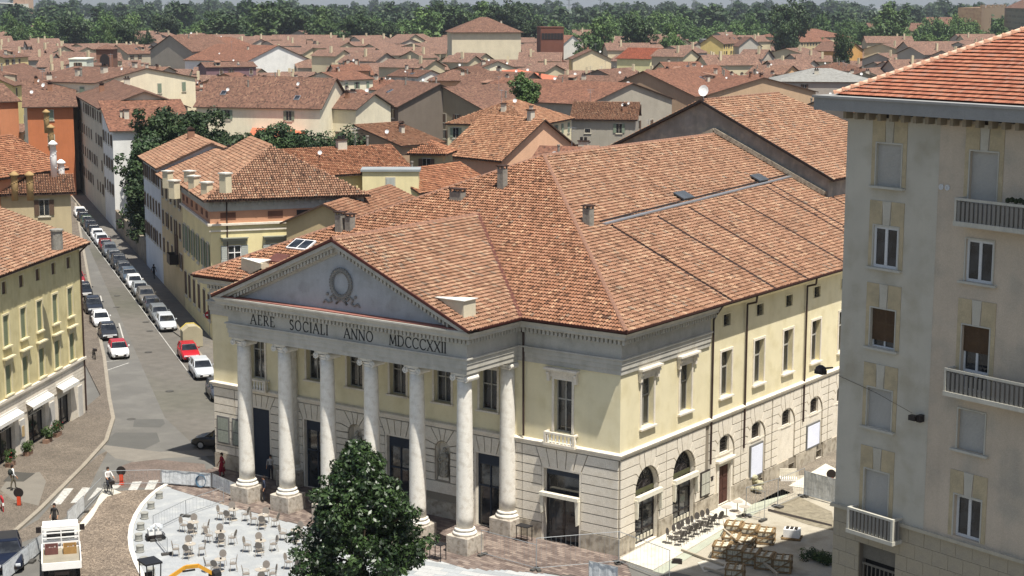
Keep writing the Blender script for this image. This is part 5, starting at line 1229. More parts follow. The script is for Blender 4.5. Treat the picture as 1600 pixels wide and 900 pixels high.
# pavements
lk = px((118, 318), (132, 400), (150, 500), (163, 560), (171, 625), (177, 655), (166, 690), (130, 730), (95, 765), (60, 800), (20, 835), (-40, 880))
yb = lambda u, o: tuple(yp(u, -o, 0))[:2]
sheet('pavement', lk+[yb(2, 4), yb(2, -.5), yb(YL, -.5), (-58, 10), K(60, -26.2)[:2], K(200, -26.5)[:2]], .12, COB, .12)
m = MB()
for a, b in zip(lk[:-1], lk[1:]): m.bar((a[0], a[1], .065), (b[0], b[1], .065), .3, .16)
m.build('kerb', KERB, None, kind='structure')
sheet('pavement_slab', px((15, 745), (62, 737), (72, 752), (60, 790), (20, 780), (0, 765), z=.13), .124, pm('grey_slab', '#757067', var=.1))
sheet('doormat', px((19, 737), (55, 739), (37, 752), (5, 752), z=.14), .135, pm('dark_mat', '#46443f', var=.1), .02, kind='structure')
sheet('pavement', [K(0, -12.9)[:2], K(0, -15.0)[:2], K(200, -15.0)[:2], K(200, -12.9)[:2]], .12, pm('grey_paving', '#67635c', '#736d63', var=.15, nscale=.6), .12)
sheet('pavement', px((265, 515), (300, 540), (334, 590), (345, 560), (334, 530), (300, 497), (290, 500)), .1, pm('grey_paving', '#7c776f'), .1)
m = MB(); m.bar(K(-16, -15.15, .065), K(200, -15.15, .065), .3, .14); m.build('kerb', KERB, None, kind='structure')
# painted lines and crossing
sheet('parking_line', [K(-14, -17.3)[:2], K(-14, -17.38)[:2], K(140, -17.38)[:2], K(140, -17.3)[:2]], .006, PAINT)
def line(name, pts, w_=.13, z=.006):
    m = MB()
    for a, b in zip(pts[:-1], pts[1:]):
        a = Vector((*a, z)); b = Vector((*b, z)); d = (b-a).normalized(); n = Vector((-d.y, d.x, 0))*w_/2; m.poly([a-n, b-n, b+n, a+n])
    return m.build(name, PAINT, None, kind='structure')
line('parking_line', px((166, 565), (200, 561), (198, 547), (186, 505))); line('parking_line', px((166, 579), (201, 567))); line('parking_line', px((133, 480), (159, 470), (157, 462)))
stripes = [((71, 765), (89, 765), (70, 791), (52, 791)), ((101, 763), (115, 763), (95, 788), (80, 789)), ((129, 762), (141, 762), (125, 786), (110, 786)), ((152, 762), (161, 763), (148, 775), (136, 783)),
           ((176, 758), (190, 757), (184, 763), (172, 765)), ((207, 753), (222, 752), (214, 766), (200, 766)), ((233, 751), (248, 750), (239, 767), (225, 767)), ((262, 751), (276, 751), (268, 758), (256, 758)), ((281, 757), (292, 757), (288, 765), (276, 763))]
for i, s in enumerate(stripes): sheet('crossing_stripe', px(*s), .010, PAINT)
# cobbled patches, asphalt patches, worn band
sheet('cobbled_strip', px((20, 835), (60, 812), (118, 745), (152, 712), (170, 703), (150, 740), (128, 790), (60, 838), (0, 860)), .004, COB)
sheet('cobbled_strip', px((222, 716), (320, 725), (322, 735), (305, 750), (245, 762), (200, 762), (172, 762), (190, 728)), .004, cobmat('red_brown_cobbles', '#6a5c54', '#7a6b61', 8))
sheet('road_patch', px((160, 693), (180, 676), (245, 676), (250, 690), (225, 702), (165, 700)), .005, ASP2)
sheet('road_patch', px((210, 655), (255, 655), (258, 662), (250, 668), (208, 667)), .005, ASP2)
sheet('worn_band', px((152, 694), (250, 706), (330, 702), (336, 712), (260, 716), (210, 722), (180, 716)), .007, pm('worn_band', '#78736a', var=.15, nscale=1.2))
for a, b in ((182, 480), (228, 503), (234, 517), (232, 550), (265, 611), (183, 462), (205, 655)):
    q = at(a, b); m = MB(); m.lathe([(.36, 0), (.36, .012)], n=12); m.build('manhole_cover', pm('iron_cover', '#4f4d49', var=.2), None, (q.x, q.y, 0.004), kind='structure')
# curved cobbled way and the white plaza
path_l = px((178, 768), (160, 772), (150, 785), (135, 800), (118, 820), (100, 850), (60, 905), (20, 960))
curve = [(262, 757), (247, 766), (234, 777), (222, 790), (212, 806), (205, 824), (203, 842), (205, 860), (212, 880), (222, 900), (240, 930)]
sheet('cobbled_way', path_l+px((240, 930))+px(*curve[::-1])[1:]+px((240, 765), (205, 766)), .012, COB2)
edge = px(*curve)
sheet('plaza', edge+px((300, 1000), (900, 1000), (900, 905), (760, 880), (660, 862), (500, 820), (395, 785), (372, 772), (340, 775), (330, 762), (290, 758)), .014, CONC)
m = MB()
for a, b in zip(edge[:-1], edge[1:]): m.bar((a[0], a[1], .05), (b[0], b[1], .05), .28, .1)
m.build('plaza_border', pm('white_border_stone', '#d9d4c8', var=.08), None, kind='structure')
wl = px((163, 790), (150, 802), (138, 815), (128, 826), (118, 838)); 
sheet('lime_strip', px((160, 765), (148, 790), (140, 800), (118, 826), (108, 838), (118, 838), (135, 820), (146, 806), (155, 790), (168, 776), (190, 770), (178, 765)), .016, pm('white_lime', '#c2bdae', var=.15, nscale=2))
sheet('lime_strip', px((262, 758), (290, 765), (322, 778), (350, 790), (352, 786), (325, 773), (295, 761), (275, 757)), .02, MATS['white_lime'])
# individually laid slabs
def paving(name, poly, rz, su, sv, z, mats, parent, g_, gap=.012, stagger=True, t=.03, kindpiece=None, jit=.004):
    """slabs laid one by one inside a plan polygon"""
    c, s = math.cos(rz), math.sin(rz); loc_ = [(x*c+y*s, -x*s+y*c) for x, y in poly]; xs = [p[0] for p in loc_]; ys = [p[1] for p in loc_]; out = []
    r_ = 0; y = min(ys)
    while y < max(ys):
        x = min(xs)-(su/2 if r_ % 2 and stagger else 0)
        while x < max(xs):
            if inpoly(np.array([x+su/2]), np.array([y+sv/2]), loc_)[0]: out.append((x+su/2, y+sv/2))
            x += su
        y += sv; r_ += 1
    return [((x*c-y*s), (x*s+y*c)) for x, y in out]
g = random.Random(5)
bed = bpy.data.objects['plaza']
sm = MB(); sm.box(-.59, .59, -.29, .29, 0, .012)
sms = [sm.mesh('paving_slab', [pm('slab_grey_%s' % k, c, var=.08, nscale=2)]) for k, c in (('cool', '#9da1a2'), ('pale', '#a9aaa8'), ('mid', '#929697'))]
for x, y in paving('s', px((600, 850), (640, 846), (690, 868), (760, 884), (900, 912), (900, 935), (600, 935)), R(12), 1.2, .6, 0, None, None, g)[:290]:
    put('paving_slab', g.choice(sms), bed, (x, y, .0145), R(12))
DP = pm('dark_porphyry', '#6f625a', var=.2, nscale=1); 
ter = sheet('portico_floor', [(-34, 0), (0, 0), (1.2, -1), (3.0, -3.2), (-3.2, -5.8), (-6.0, -7.3), (-27, -6.4), (-34, -5.5)], .018, pm('porphyry_joint', '#59504a'))
m = MB(); rn = []
for x, y in paving('s', [(-34, 0), (0, 0), (1.2, -1), (3.0, -3.2), (-3.2, -5.8), (-6.0, -7.3), (-27, -6.4), (-34, -5.5)], R(-6), .5, .26, 0, None, None, g):
    T = Matrix.Translation((x, y, .0185)) @ Matrix.Rotation(R(-6)+g.uniform(-.01, .01), 4, 'Z'); m.T = T; m.box(-.24, .24, -.12, .12, 0, .012+g.uniform(0, .008)); rn += [g.random()]*6
m.T = None; me = m.mesh('porphyry_slabs', [tilemat('porphyry', [(0, '#625650'), (.5, '#776a62'), (1, '#8d7f74')], dark='#4d443e', darkamt=.3)]); a = me.attributes.new('rnd', 'FLOAT', 'FACE'); a.data.foreach_set('value', rn)
put('porphyry_slabs', me, ter, kind='stuff')
# white pavement along the side of the theatre, its stone gutter, floor patches
sp_ = sheet('side_pavement', px((968, 874), (1020, 892), (1132, 826), (1175, 790), (1150, 775)), .05, WSL, .05)
sheet('stone_gutter', px((1020, 893), (1036, 897), (1100, 857), (1150, 822), (1180, 803), (1235, 770), (1222, 765), (1175, 789), (1132, 827)), .03, pm('green_grey_stone', '#a3a695', var=.12), .03)
sheet('cobbled_lane', [(0.05, 13.9), tuple(at(1175, 788))[:2], tuple(at(1240, 770))[:2], tuple(at(1235, 745))[:2], (7, 34), (8, 62), (0.05, 62)], .03, cobmat('lane_cobbles', '#756c5e', '#877d6e', 6), .03)
sheet('bare_soil_patch', px((1215, 790), (1245, 775), (1300, 800), (1305, 830), (1262, 820), (1205, 800)), .012, pm('gravel_patch', '#867e6c', '#716a59', var=.25, nscale=2, fine=15))
sheet('dug_trench_edge', px((1200, 795), (1300, 820), (1300, 823), (1200, 799)), .02, DARKM)
for p in (((1060, 815), (1160, 785), (1170, 795), (1080, 835)), ((1232, 760), (1290, 725), (1310, 735), (1270, 765)), ((1090, 880), (1140, 865), (1150, 885), (1100, 895))):
    sheet('new_stone_floor', px(*p), .056 if p[0][0] == 1060 else .036, WSL)
# ============================================================ PROTOTYPES: cars
def loft(m, rings, mi=0, close=True):
    k = len(rings[0]); v = [p for r in rings for p in r]
    f = [(i*k+j, i*k+(j+1) % k, (i+1)*k+(j+1) % k, (i+1)*k+j) for i in range(len(rings)-1) for j in range(k)]
    f += [tuple(range(k-1, -1, -1)), tuple((len(rings)-1)*k+j for j in range(k))]; m.add(v, f, mi)
PAINTM = pm('car_paint', objcol=True, var=.02, fvar=.02, bump=0, rough=.28, spec=.6)
TYRE = pm('tyre', '#1c1c1c', var=.1); RIM = pm('rim', '#9a9c9e', metal=.6, rough=.35, var=.05); LAMP = pm('lamp_lens', '#d4d8da', rough=.2, var=.03); TAIL = pm('tail_lamp', '#7c1414', rough=.3, var=.05)
def car_proto(kind):
    L, Wd, H = {'hatch': (3.95, 1.72, 1.48), 'suv': (4.35, 1.84, 1.66), 'wagon': (4.6, 1.8, 1.5)}[kind]; h = L/2; w2 = Wd/2
    t = thing('parked_car', 'car', 'car', (0, 0, 0)); hood = .92 if kind != 'suv' else 1.06; belt = hood+.04
    rearz = belt+.0
    m = MB()
    st = [(-h, .80, .42, hood-.12), (-h+.12, .93, .25, belt), (-h+.5, 1.0, .2, belt+.02), (-.3, 1.0, .2, belt+.02), (h*.38, 1.0, .2, belt), (h*.62, .99, .2, hood-.02), (h-.35, .96, .22, hood-.12), (h-.08, .86, .28, hood-.26), (h, .74, .36, hood-.38)]
    loft(m, [[(-w2*w_*.86, y, zl), (-w2*w_, y, zl+.14), (-w2*w_*1.0, y, zt-.16), (-w2*w_*.9, y, zt), (w2*w_*.9, y, zt), (w2*w_, y, zt-.16), (w2*w_, y, zl+.14), (w2*w_*.86, y, zl)] for y, w_, zl, zt in st])
    o = m.build('car_body', PAINTM, t, smooth=False); o['paint'] = 1
    bv = o.modifiers.new('b', 'BEVEL'); bv.width = .05; bv.segments = 2
    rb = -h+.12 if kind == 'wagon' else -h+.18; ws = h*.46
    m = MB()   # glasshouse
    loft(m, [[(-w2*a, y, z0), (-w2*b, y, z1), (w2*b, y, z1), (w2*a, y, z0)] for y, a, b, z0, z1 in ((rb, .86, .84, belt, belt+.01), (rb+.28, .88, .72, belt, H-.1), (rb+.5, .89, .72, belt, H-.045), (0.0, .9, .73, belt, H-.03), (ws-.75, .9, .71, belt, H-.09), (ws-.05, .88, .82, belt-.02, belt+.0))])
    m.build('glasshouse', GL, t)
    m = MB()   # roof panel and pillars
    loft(m, [[(-w2*b, y, z-.03), (-w2*b*.9, y, z+.025), (w2*b*.9, y, z+.025), (w2*b, y, z-.03)] for y, b, z in ((rb+.3, .73, H-.08), (rb+.55, .74, H-.03), (0, .75, H-.01), (ws-.75, .73, H-.07))])
    for s in (-1, 1):
        for (y0, z0, b0), (y1, z1, b1) in ((((ws-.08), belt, .87), (ws-.76, H-.08, .72)), ((.05, belt, .905), (.0, H-.05, .74)), ((rb+.02, belt, .87), (rb+.32, H-.08, .73)), ((rb+.75, belt, .9), (rb+.7, H-.05, .74))):
            m.bar((s*w2*b0, y0, z0), (s*w2*b1, y1, z1), .06, .07)
    r = m.build('roof_panel', PAINTM, t); r['paint'] = 1
    wh = MB(); R_ = .33 if kind != 'suv' else .37
    wh.cyl((-.11, 0, 0), (.11, 0, 0), R_, 14); whm = wh.mesh('wheel', [TYRE]); rm = MB(); rm.cyl((-.12, 0, 0), (.12, 0, 0), R_*.62, 10); rmm = rm.mesh('rim', [RIM])
    for s in (-1, 1):
        for y in (-h+.78, h-.82):
            wo = put('wheel', whm, t, (s*(w2-.1), y, R_)); put('rim', rmm, wo, (s*(w2-.1), y, R_))
        q = MB(); q.box(-.14, .14, -.03, .03, -.08, .07); put('headlight', q.mesh('headlight', [LAMP]), t, (s*w2*.62, h-.03, hood-.34)); 
        q = MB(); q.box(-.1, .1, -.03, .03, -.16, .14); put('tail_light', q.mesh('tail_light', [TAIL]), t, (s*w2*.72, -h+.0, hood-.22))
        q = MB(); q.ball((0, 0, 0), .1, 6, 0, 1, .8, .8); mo = put('mirror', q.mesh('mirror', [PAINTM]), t, (s*(w2+.06), ws-.45, belt+.1)); mo['paint'] = 1
    q = MB(); q.box(-.5, .5, h-.06, h+.03, .34, .5); q.build('grille', DARKM, t); q = MB(); q.box(-.26, .26, h-.0, h+.045, .4, .5); q.build('number_plate', WHITE, t)
    q = MB(); q.box(-w2*.8, w2*.8, -h-.03, -h+.1, .3, .55); q.build('bumper', DARKM, t)
    return t
CARS = {k: car_proto(k) for k in ('hatch', 'suv', 'wagon')}; used = {}
def car(kind, pos, rz, colr, label, group, roofc=None):
    pr = CARS[kind]
    if kind not in used:
        used[kind] = 1; c = pr; c.matrix_basis = Matrix.Translation(Vector(pos)) @ Matrix.Rotation(rz, 4, 'Z'); c['label'] = label; c['group'] = group
        PEND.append((c, colr, roofc))
    else:
        c = dup(pr, pos, rz, label, group); PEND.append((c, colr, roofc))
    return c
PEND = []
hz = math.atan2(-SE_.x, SE_.y)+PI           # nose towards the theatre
G1 = 'cars parked along the right kerb of the street'; G2 = 'cars parked along the left kerb of the street'
cl = [('wagon', '#b9bdbf', 'silver saloon at the near end of the long row, next to the beige bin'), ('wagon', '#6f7374', 'grey estate car, second of the long parked row behind the beige bin'), ('hatch', '#3b3e44', 'dark blue-grey small car, third in the long parked row'),
      ('suv', '#6a665f', 'brownish grey car, fourth in the long parked row'), ('hatch', '#8d9294', 'light grey car just in front of the white hatchback in the parked row'), ('hatch', '#dfe0df', 'white hatchback in the middle of the long parked row'), ('wagon', '#4a5560', 'slate blue car right behind the white hatchback of the row'),
      ('hatch', '#35393c', 'dark grey hatchback, eighth of the long parked row'), ('suv', '#26282b', 'black off-roader with roof bars, ninth in the long parked row'), ('hatch', '#4b5054', 'grey hatchback beside the black off-roader, farther up the row'), ('suv', '#5d6266', 'mid grey off-roader parked where a sunlit patch crosses the pavement'),
      ('hatch', '#701f1f', 'dark red car mostly hidden in the parked row'), ('wagon', '#c5c8c9', 'pale silver estate farther up the street under the garden trees'), ('hatch', '#e2e2e0', 'white small car by the garden trees in the far half of the row'), ('hatch', '#1f2226', 'black small car in the far half of the parked row'),
      ('wagon', '#2a2e33', 'near black saloon in the far half of the parked row'), ('hatch', '#3a4a3c', 'dark green car near the far end of the parked row'), ('hatch', '#202225', 'black hatchback near the far end of the parked row'), ('wagon', '#e5e4e0', 'white van-like car at the far end of the parked row')]
f_ = at(267, 519); s0 = (f_-SA_).dot(SE_)+2.2
for i, (k, c, l) in enumerate(cl): car(k, K(s0+5.35*i, -16.35), hz+R((i*37 % 5)-2)*.4, c, l, G1)
for (a, b), k, c, l in (((303, 566), 'hatch', '#a81e26', 'red hatchback parked right after the beige bin'), ((316, 594), 'wagon', '#b7bbbd', 'silver estate car parked between the red and the dark grey car'), ((329, 630), 'hatch', '#3f434a', 'dark grey small car half hidden by the left corner of the theatre')):
    q = at(a, b); s = (q-SA_).dot(SE_)+2.0; car(k, K(s, -16.4), hz, c, l, G1)
for (a, b), k, c, l, rc in (((180, 563), 'hatch', '#e6e5e2', 'white compact car with a red roof at the front of the left parked row', '#a3242c'), ((174, 533), 'hatch', '#2a2b2e', 'black hatchback just behind the white car with a red roof', None), ((168, 513), 'hatch', '#dcdcda', 'white small hatchback between the two dark cars of the left row', None), ((161, 492), 'suv', '#22252c', 'dark navy off-roader at the back of the left parked row', None), ((141, 466), 'hatch', '#1d1e21', 'black car alone at the yellow house corner, left kerb', None), ((137, 446), 'hatch', '#8a2a2c', 'dark red car tucked behind the black one at the left kerb', None)):
    q = at(a, b); s = (q-SA_).dot(SE_)+1.9; car(k, K(s, -22.5), hz+PI*(0), c, l, G2, rc)
q = at(326, 706); car('hatch', (q.x-.3, q.y+1.4, 0), R(115), '#17181b', 'black hatchback in the shadow beside the left wall of the theatre', 'cars near the theatre')
q = at(2, 885); car('wagon', (q.x-.2, q.y+.6, 0), math.atan2(-(.55), -.83)+PI*.0+R(20), '#141a2a', 'dark navy car cut off by the left edge, bottom corner', 'cars near the theatre')
def flush_paint():
    for c, colr, rc in PEND:
        for ch in c.children:
            if ch.get('paint'):
                ch.color = lin(rc if (rc and ch.name.startswith('roof_panel')) else colr)
flush_paint()
# ============================================================ BISTRO FURNITURE
RAT = pm('taupe_rattan', '#7d766e', var=.15, nscale=20); CHF = pm('beige_chair_frame', '#a59d90', var=.08)
def chair_proto(RAT, CHF):
    t = thing('bistro_chair', 'chair', 'chair'); m = MB(); m.lathe([(.21, .43), (.225, .45), (.21, .47)], n=12); m.build('seat', RAT, t)
    m = MB(); n = 14
    v = [(.22*math.cos(math.tau*i/n), .2+.04*math.sin(math.tau*i/n)*1.2, .76+.23*math.sin(math.tau*i/n)) for i in range(n)]
    m.add(v+[(x, y+.03, z) for x, y, z in v], [tuple(range(n)), tuple(range(2*n-1, n-1, -1))]+[(i, i+n, (i+1) % n+n, (i+1) % n) for i in range(n)]); m.build('backrest', RAT, t)
    for sx in (-1, 1):
        for sy, dy in ((-1, -.03), (1, .08)):
            q = MB(); q.cyl((0, 0, .44), (sx*.03, dy, 0), .016, 5); put('leg', q.mesh('leg', [CHF]), t, (sx*.18, sy*.16, 0))
        q = MB(); q.tube([(sx*.2, .2, .68), (sx*.25, 0, .66), (sx*.23, -.16, .62), (sx*.2, -.17, .44)], .014, 5); q.build('armrest', CHF, t)
        q = MB(); q.cyl((sx*.16, .17, .45), (sx*.17, .2, .62), .014, 5); q.build('back_post', CHF, t)
    return t
def table_proto():
    t = thing('bistro_table', 'table', 'table'); m = MB(); m.lathe([(.34, .71), (.35, .725), (.34, .74)], n=18); m.build('tabletop', CHF, t); m = MB(); m.cyl((0, 0, .03), (0, 0, .71), .03, 8); m.build('pedestal', CHF, t); m = MB(); m.lathe([(.24, 0), (.24, .02), (.05, .05)], n=12); m.build('foot', CHF, t); return t
ch0 = chair_proto(RAT, CHF); ch1 = chair_proto(pm('dark_rattan', '#4b4641', var=.15, nscale=20), pm('dark_chair_frame', '#5d5750')); tb0 = table_proto(); usedf = {}
def place(pr, key, pos, rz, label, group, scale=1):
    if key not in usedf: usedf[key] = 1; pr.matrix_basis = Matrix.Translation(Vector(pos)) @ Matrix.Rotation(rz, 4, 'Z'); W[pr] = pr.matrix_basis.copy(); pr['label'] = label; pr['group'] = group; return pr
    return dup(pr, pos, rz, label, group, scale)
TBL = [((302, 816), 'by the rail'), ((344, 831), 'of the second row'), ((411, 805), 'near the first column'), ((407, 845), 'in mid terrace'), ((297, 850), 'nearest the bollards'), ((344, 874), 'in the front row'), ((407, 890), 'at the bottom edge'), ((365, 796), 'by the broken floor edge'), ((462, 828), 'beside the magnolia'), ((470, 872), 'half behind the magnolia')]
g = random.Random(21)
cups = pm('white_cup', '#d8d6d0', var=.03)
for i, ((a, b), where) in enumerate(TBL):
    p = at(a, b, .74); p.z = .02; place(tb0, 't', p, 0, 'round beige bistro table '+where, 'round bistro tables on the terrace')
    m = MB(); m.lathe([(.05, 0), (.06, .1)], n=8); o = m.build('table_lamp', DARKM if i % 2 else cups, None, (p.x+.05, p.y, .762)); tag(o, ('small dark holder' if i % 2 else 'small white holder')+' on the bistro table '+where, 'holder', 'holders on the bistro tables')
    a0 = g.uniform(0, 6.28)
    for k, dr in enumerate(('far', 'right', 'near', 'left')):
        ang = R(125.6)-PI/2*k+R(g.uniform(-22, 22)); rr = g.uniform(.62, .85); q = p+Vector((math.cos(ang)*rr, math.sin(ang)*rr, 0))
        place(ch0, 'c', q, ang-PI/2+R(g.uniform(-15, 15)), 'taupe bistro chair on the %s side of the table %s' % (dr, where), 'bistro chairs on the terrace')
for i in range(9):     # the put-away rows along the theatre
    for k in range(2):
        p = Vector((1.35+.6*k+g.uniform(-.08, .08), 3.9+.62*i+g.uniform(-.1, .1), .052)); place(ch1, 'c1', p, R(g.uniform(70, 110))+(PI if k else 0), 'bistro chair put away by the theatre wall, %s row, %s from the corner' % ('outer' if k else 'inner', 'first second third fourth fifth sixth seventh eighth ninth'.split()[i]), 'bistro chairs put away beside the theatre')
for i in range(3):
    p = Vector((1.6+.9*(i % 2), 10.6+.75*i, .052)); place(tb0, 't', p, 0, 'round bistro table put away beside the notice case of the theatre, %s of three' % ('nearest', 'middle', 'farthest')[i], 'bistro tables put away beside the theatre')
# high dark tables between columns
HT = pm('black_metal', '#232325', var=.1, rough=.5)
for (a, b), l in (((684, 850), 'tall black bar table beside the front corner pedestal of the portico'), ((819, 822), 'tall black bar table against the pedestal by the theatre wall')):
    p = at(a, b, 1.0); t = thing('bar_table', l, 'table', (p.x, p.y, .03)); m = MB(); m.box(-.45, .45, -.3, .3, .97, 1.02); m.build('tabletop', HT, t, (p.x, p.y, .03))
    for sx in (-1, 1):
        for sy in (-1, 1): m = MB(); m.box(-.02, .02, -.02, .02, 0, .97); put('leg', m.mesh('leg', [HT]), t, (p.x+sx*.41, p.y+sy*.26, .03))
    m = MB(); m.box(-.4, .4, -.01, .01, .25, .28); m.build('stretcher', HT, t, (p.x, p.y, .03))
# stone bollards
bm_ = MB(); bm_.lathe([(.24, 0), (.26, .06), (.23, .1), (.23, .34), (.26, .4), (.24, .45), (.1, .47)], n=14); bmesh_ = bm_.mesh('stone_bollard', [pm('bollard_stone', '#8f8e86', var=.15, nscale=4)], False)
for i, (a, b) in enumerate(((249, 773), (236, 789), (226, 805), (220, 822), (217, 839), (219, 857), (225, 876), (236, 893))):
    q = at(a, b+6); o = put('stone_bollard', bmesh_, None, (q.x, q.y, .014)); tag(o, 'round grey stone bollard, %s counted from the crossing along the curved plaza edge' % ('first second third fourth fifth sixth seventh eighth'.split()[i]), 'bollard', 'stone bollards on the plaza edge')
# ============================================================ BARRIERS
GALV = pm('galvanised_steel', '#9a9d9e', rough=.5, metal=.4, var=.08); SHEETM = pm('white_sheeting', '#cfd2d2', '#b5b9ba', var=.12, nscale=2.5)
FOOT = pm('concrete_foot', '#4c4a46', var=.15)
def barrier(a, b, label, h=1.1, sheeted=False, feet=True, wires=True, group='barriers of the building site'):
    A = Vector((a[0], a[1], 0)); B = Vector((b[0], b[1], 0)); d = B-A; L = d.length; rz = math.atan2(d.y, d.x); t = thing('site_barrier', label, 'barrier', A, rz, group)
    m = MB(); r = .02
    m.cyl((0, 0, .05), (0, 0, h), r, 6); m.cyl((L-.02, 0, .05), (L-.02, 0, h), r, 6); m.cyl((0, 0, h), (L, 0, h), r, 6); m.cyl((0, 0, .18), (L, 0, .18), r, 6); m.build('frame', GALV, t, A, rz)
    if wires:
        m = MB(); n = int(L/.3)
        for i in range(1, n): m.cyl((L*i/n, 0, .18), (L*i/n, 0, h), .006, 3)
        m.build('bars', GALV, t, A, rz, kind='stuff')
    if sheeted:
        m = MB(); n = 10; m.add([(L*i/n, .03+.02*math.sin(i*1.7), z) for z in (.12, h-.02) for i in range(n+1)]+[(L*i/n, .045+.02*math.sin(i*1.7), z) for z in (.12, h-.02) for i in range(n+1)], [(i, i+1, i+n+2, i+n+1) for i in range(n)]+[(i+2*n+2, i+3*n+3, i+3*n+4, i+2*n+3) for i in range(n)]); m.build('sheeting', SHEETM, t, A, rz)
    if feet:
        for x in (0.1, L-.1): m = MB(); m.box(-.12, .12, -.35, .35, 0, .13); m.build('foot', FOOT, t, A+Vector((math.cos(rz)*x, math.sin(rz)*x, .02)), rz)
    return t
def bp(p0, p1, label, **k): return barrier(px(p0)[0], px(p1)[0], label, **k)
bp((162, 760), (252, 758), 'open steel barrier across the crossing beside the cyclist', feet=False)
bp((253, 758), (330, 764), 'white sheeted barrier with a hose coil at the top of the plaza', sheeted=True, feet=False)
bp((332, 764), (369, 780), 'grey sheeted barrier leading to the first column pedestal', sheeted=True, feet=False)
bp((131, 800), (106, 826), 'white sheeted barrier nearest the standing man on the road edge', sheeted=True)
bp((160, 770), (132, 800), 'open barrier running down from the crossing to the road edge', feet=False)
bp((88, 845), (46, 878), 'sheeted barrier along the truck, upper one', sheeted=True); bp((45, 879), (5, 912), 'sheeted barrier along the truck, lower one at the left corner', sheeted=True)
bp((240, 832), (291, 807), 'open barrier from the white machine to the rail post on the terrace', feet=True); bp((291, 807), (350, 786), 'open barrier from the rail post to the broken floor edge', feet=False); bp((262, 868), (243, 845), 'short barrier leading down to the digger', feet=True)
bp((838, 892), (967, 881), 'tall open fence panel in front of the theatre corner', h=2.0); bp((752, 868), (838, 892), 'tall open fence panel on the dark paving by the front pedestal', h=1.6)
bp((967, 881), (1046, 912), 'tall open fence panel between the theatre corner and the bottom edge', h=2.0); bp((1165, 808), (1215, 793), 'tall open fence panel between the white pavement and the lane', h=2.0)
bp((1215, 793), (1256, 776), 'tall fence panel at the start of the lane', h=2.0); bp((1256, 776), (1306, 790), 'sheeted fence panel next to the tall grey block', h=1.8, sheeted=True)
bp((1194, 815), (1165, 808), 'short fence return behind the crates', h=2.0)
bp((920, 905), (965, 915), 'blue-white sheeted barrier cut by the bottom edge below the theatre corner', sheeted=True)
m = MB()
for k in range(5): m.tube([(.35*math.cos(t)+.02*k, .03*k, .48+.42*math.sin(t)) for t in np.linspace(0, math.tau, 20)], .025, 5)
q = at(317, 762); tag(m.build('hose_coil', pm('blue_hose', '#4a6478', var=.1), None, (q.x, q.y-.2, .03), R(35)), 'coiled blue hose hanging on the sheeted barrier by the first column', 'hose')
def signstand(p, label, face=R(35)):
    t = thing('road_sign', label, 'road sign', p, face, 'round signs on orange stands'); m = MB(); m.box(-.16, .16, -.14, .14, 0, .12); m.box(-.12, .12, -.07, .07, .12, .72); m.build('stand', pm('orange_plastic', '#c9492a', var=.1, rough=.5), t, p, face)
    m = MB(); m.cyl((0, -.04, .98), (0, .0, .98), .33, 18); m.build('sign_disc', DARKM, t, p, face); m = MB(); m.cyl((0, 0, .1), (0, 0, .75), .03, 6); m.build('post', DARKM, t, p, face)
signstand(at(30, 792), 'round black-backed sign on an orange stand on the left pavement, by the backpack wearer'); signstand(at(190, 757), 'round sign on an orange stand right of the cyclist at the crossing'); signstand(at(1298, 762), 'round sign on an orange stand beside the tall grey block')
p = at(4, 800); t = thing('plastic_barrier', 'red and white plastic barrier at the left edge on the pavement', 'barrier', p); m = MB(); m.box(-.5, .5, -.05, .05, .75, 1.0); m.build('red_board', pm('red_plastic', '#a3242c', var=.1), t, p, R(-30)); m = MB(); m.box(-.5, .5, -.051, .051, .55, .75); m.build('white_board', WHITE, t, p, R(-30))
for s in (-.4, .4): m = MB(); m.box(s-.04, s+.04, -.2, .2, 0, .06); m.box(s-.03, s+.03, -.03, .03, 0, .56); m.build('leg', MATS['red_plastic'], t, p, R(-30))
p = K((at(330, 540)-SA_).dot(SE_)+.5, -13.6); q0 = at(327, 492, 2.3); t = thing('no_entry_sign', 'round red no entry sign with white bar at the corner behind the theatre', 'road sign', (q0.x, q0.y, 0)); f3 = R(35); m = MB(); m.cyl((0, 0, 0), (0, 0, 2.6), .035, 6); m.build('post', LEAD, t, (q0.x, q0.y, 0)); m = MB(); m.cyl((0, -.07, 2.3), (0, -.04, 2.3), .42, 20); o = m.build('sign_disc', MATS['red_plastic'], t, (q0.x, q0.y, 0), f3); m = MB(); m.box(-.29, .29, -.085, -.071, 2.23, 2.37); m.build('white_bar', WHITE, o, (q0.x, q0.y, 0), f3)
# beige collection bin with yellow front
p = at(300, 542); rz = hz+PI; t = thing('collection_bin', 'beige pitched-lid collection bin with a yellow front edge, between the silver and the red car', 'bin', p, rz)
m = MB(); m.xz([(-.95, .15), (.95, .15), (.95, 1.7), (.35, 2.15), (-.35, 2.15), (-.95, 1.7)], -.75, .75); m.build('body', pm('beige_panel', '#a39a80', var=.12), t, p, rz); m = MB(); m.xz([(-1.0, 1.7), (1.0, 1.7), (.38, 2.22), (-.38, 2.22)], .76, .95); m.build('front_lid', pm('yellow_panel', '#c9b45c', var=.1), t, p, rz)
for s in (-.9, .9): m = MB(); m.box(s-.05, s+.05, .8, .9, 0, 1.7); m.build('post', MATS['yellow_panel'], t, p, rz)
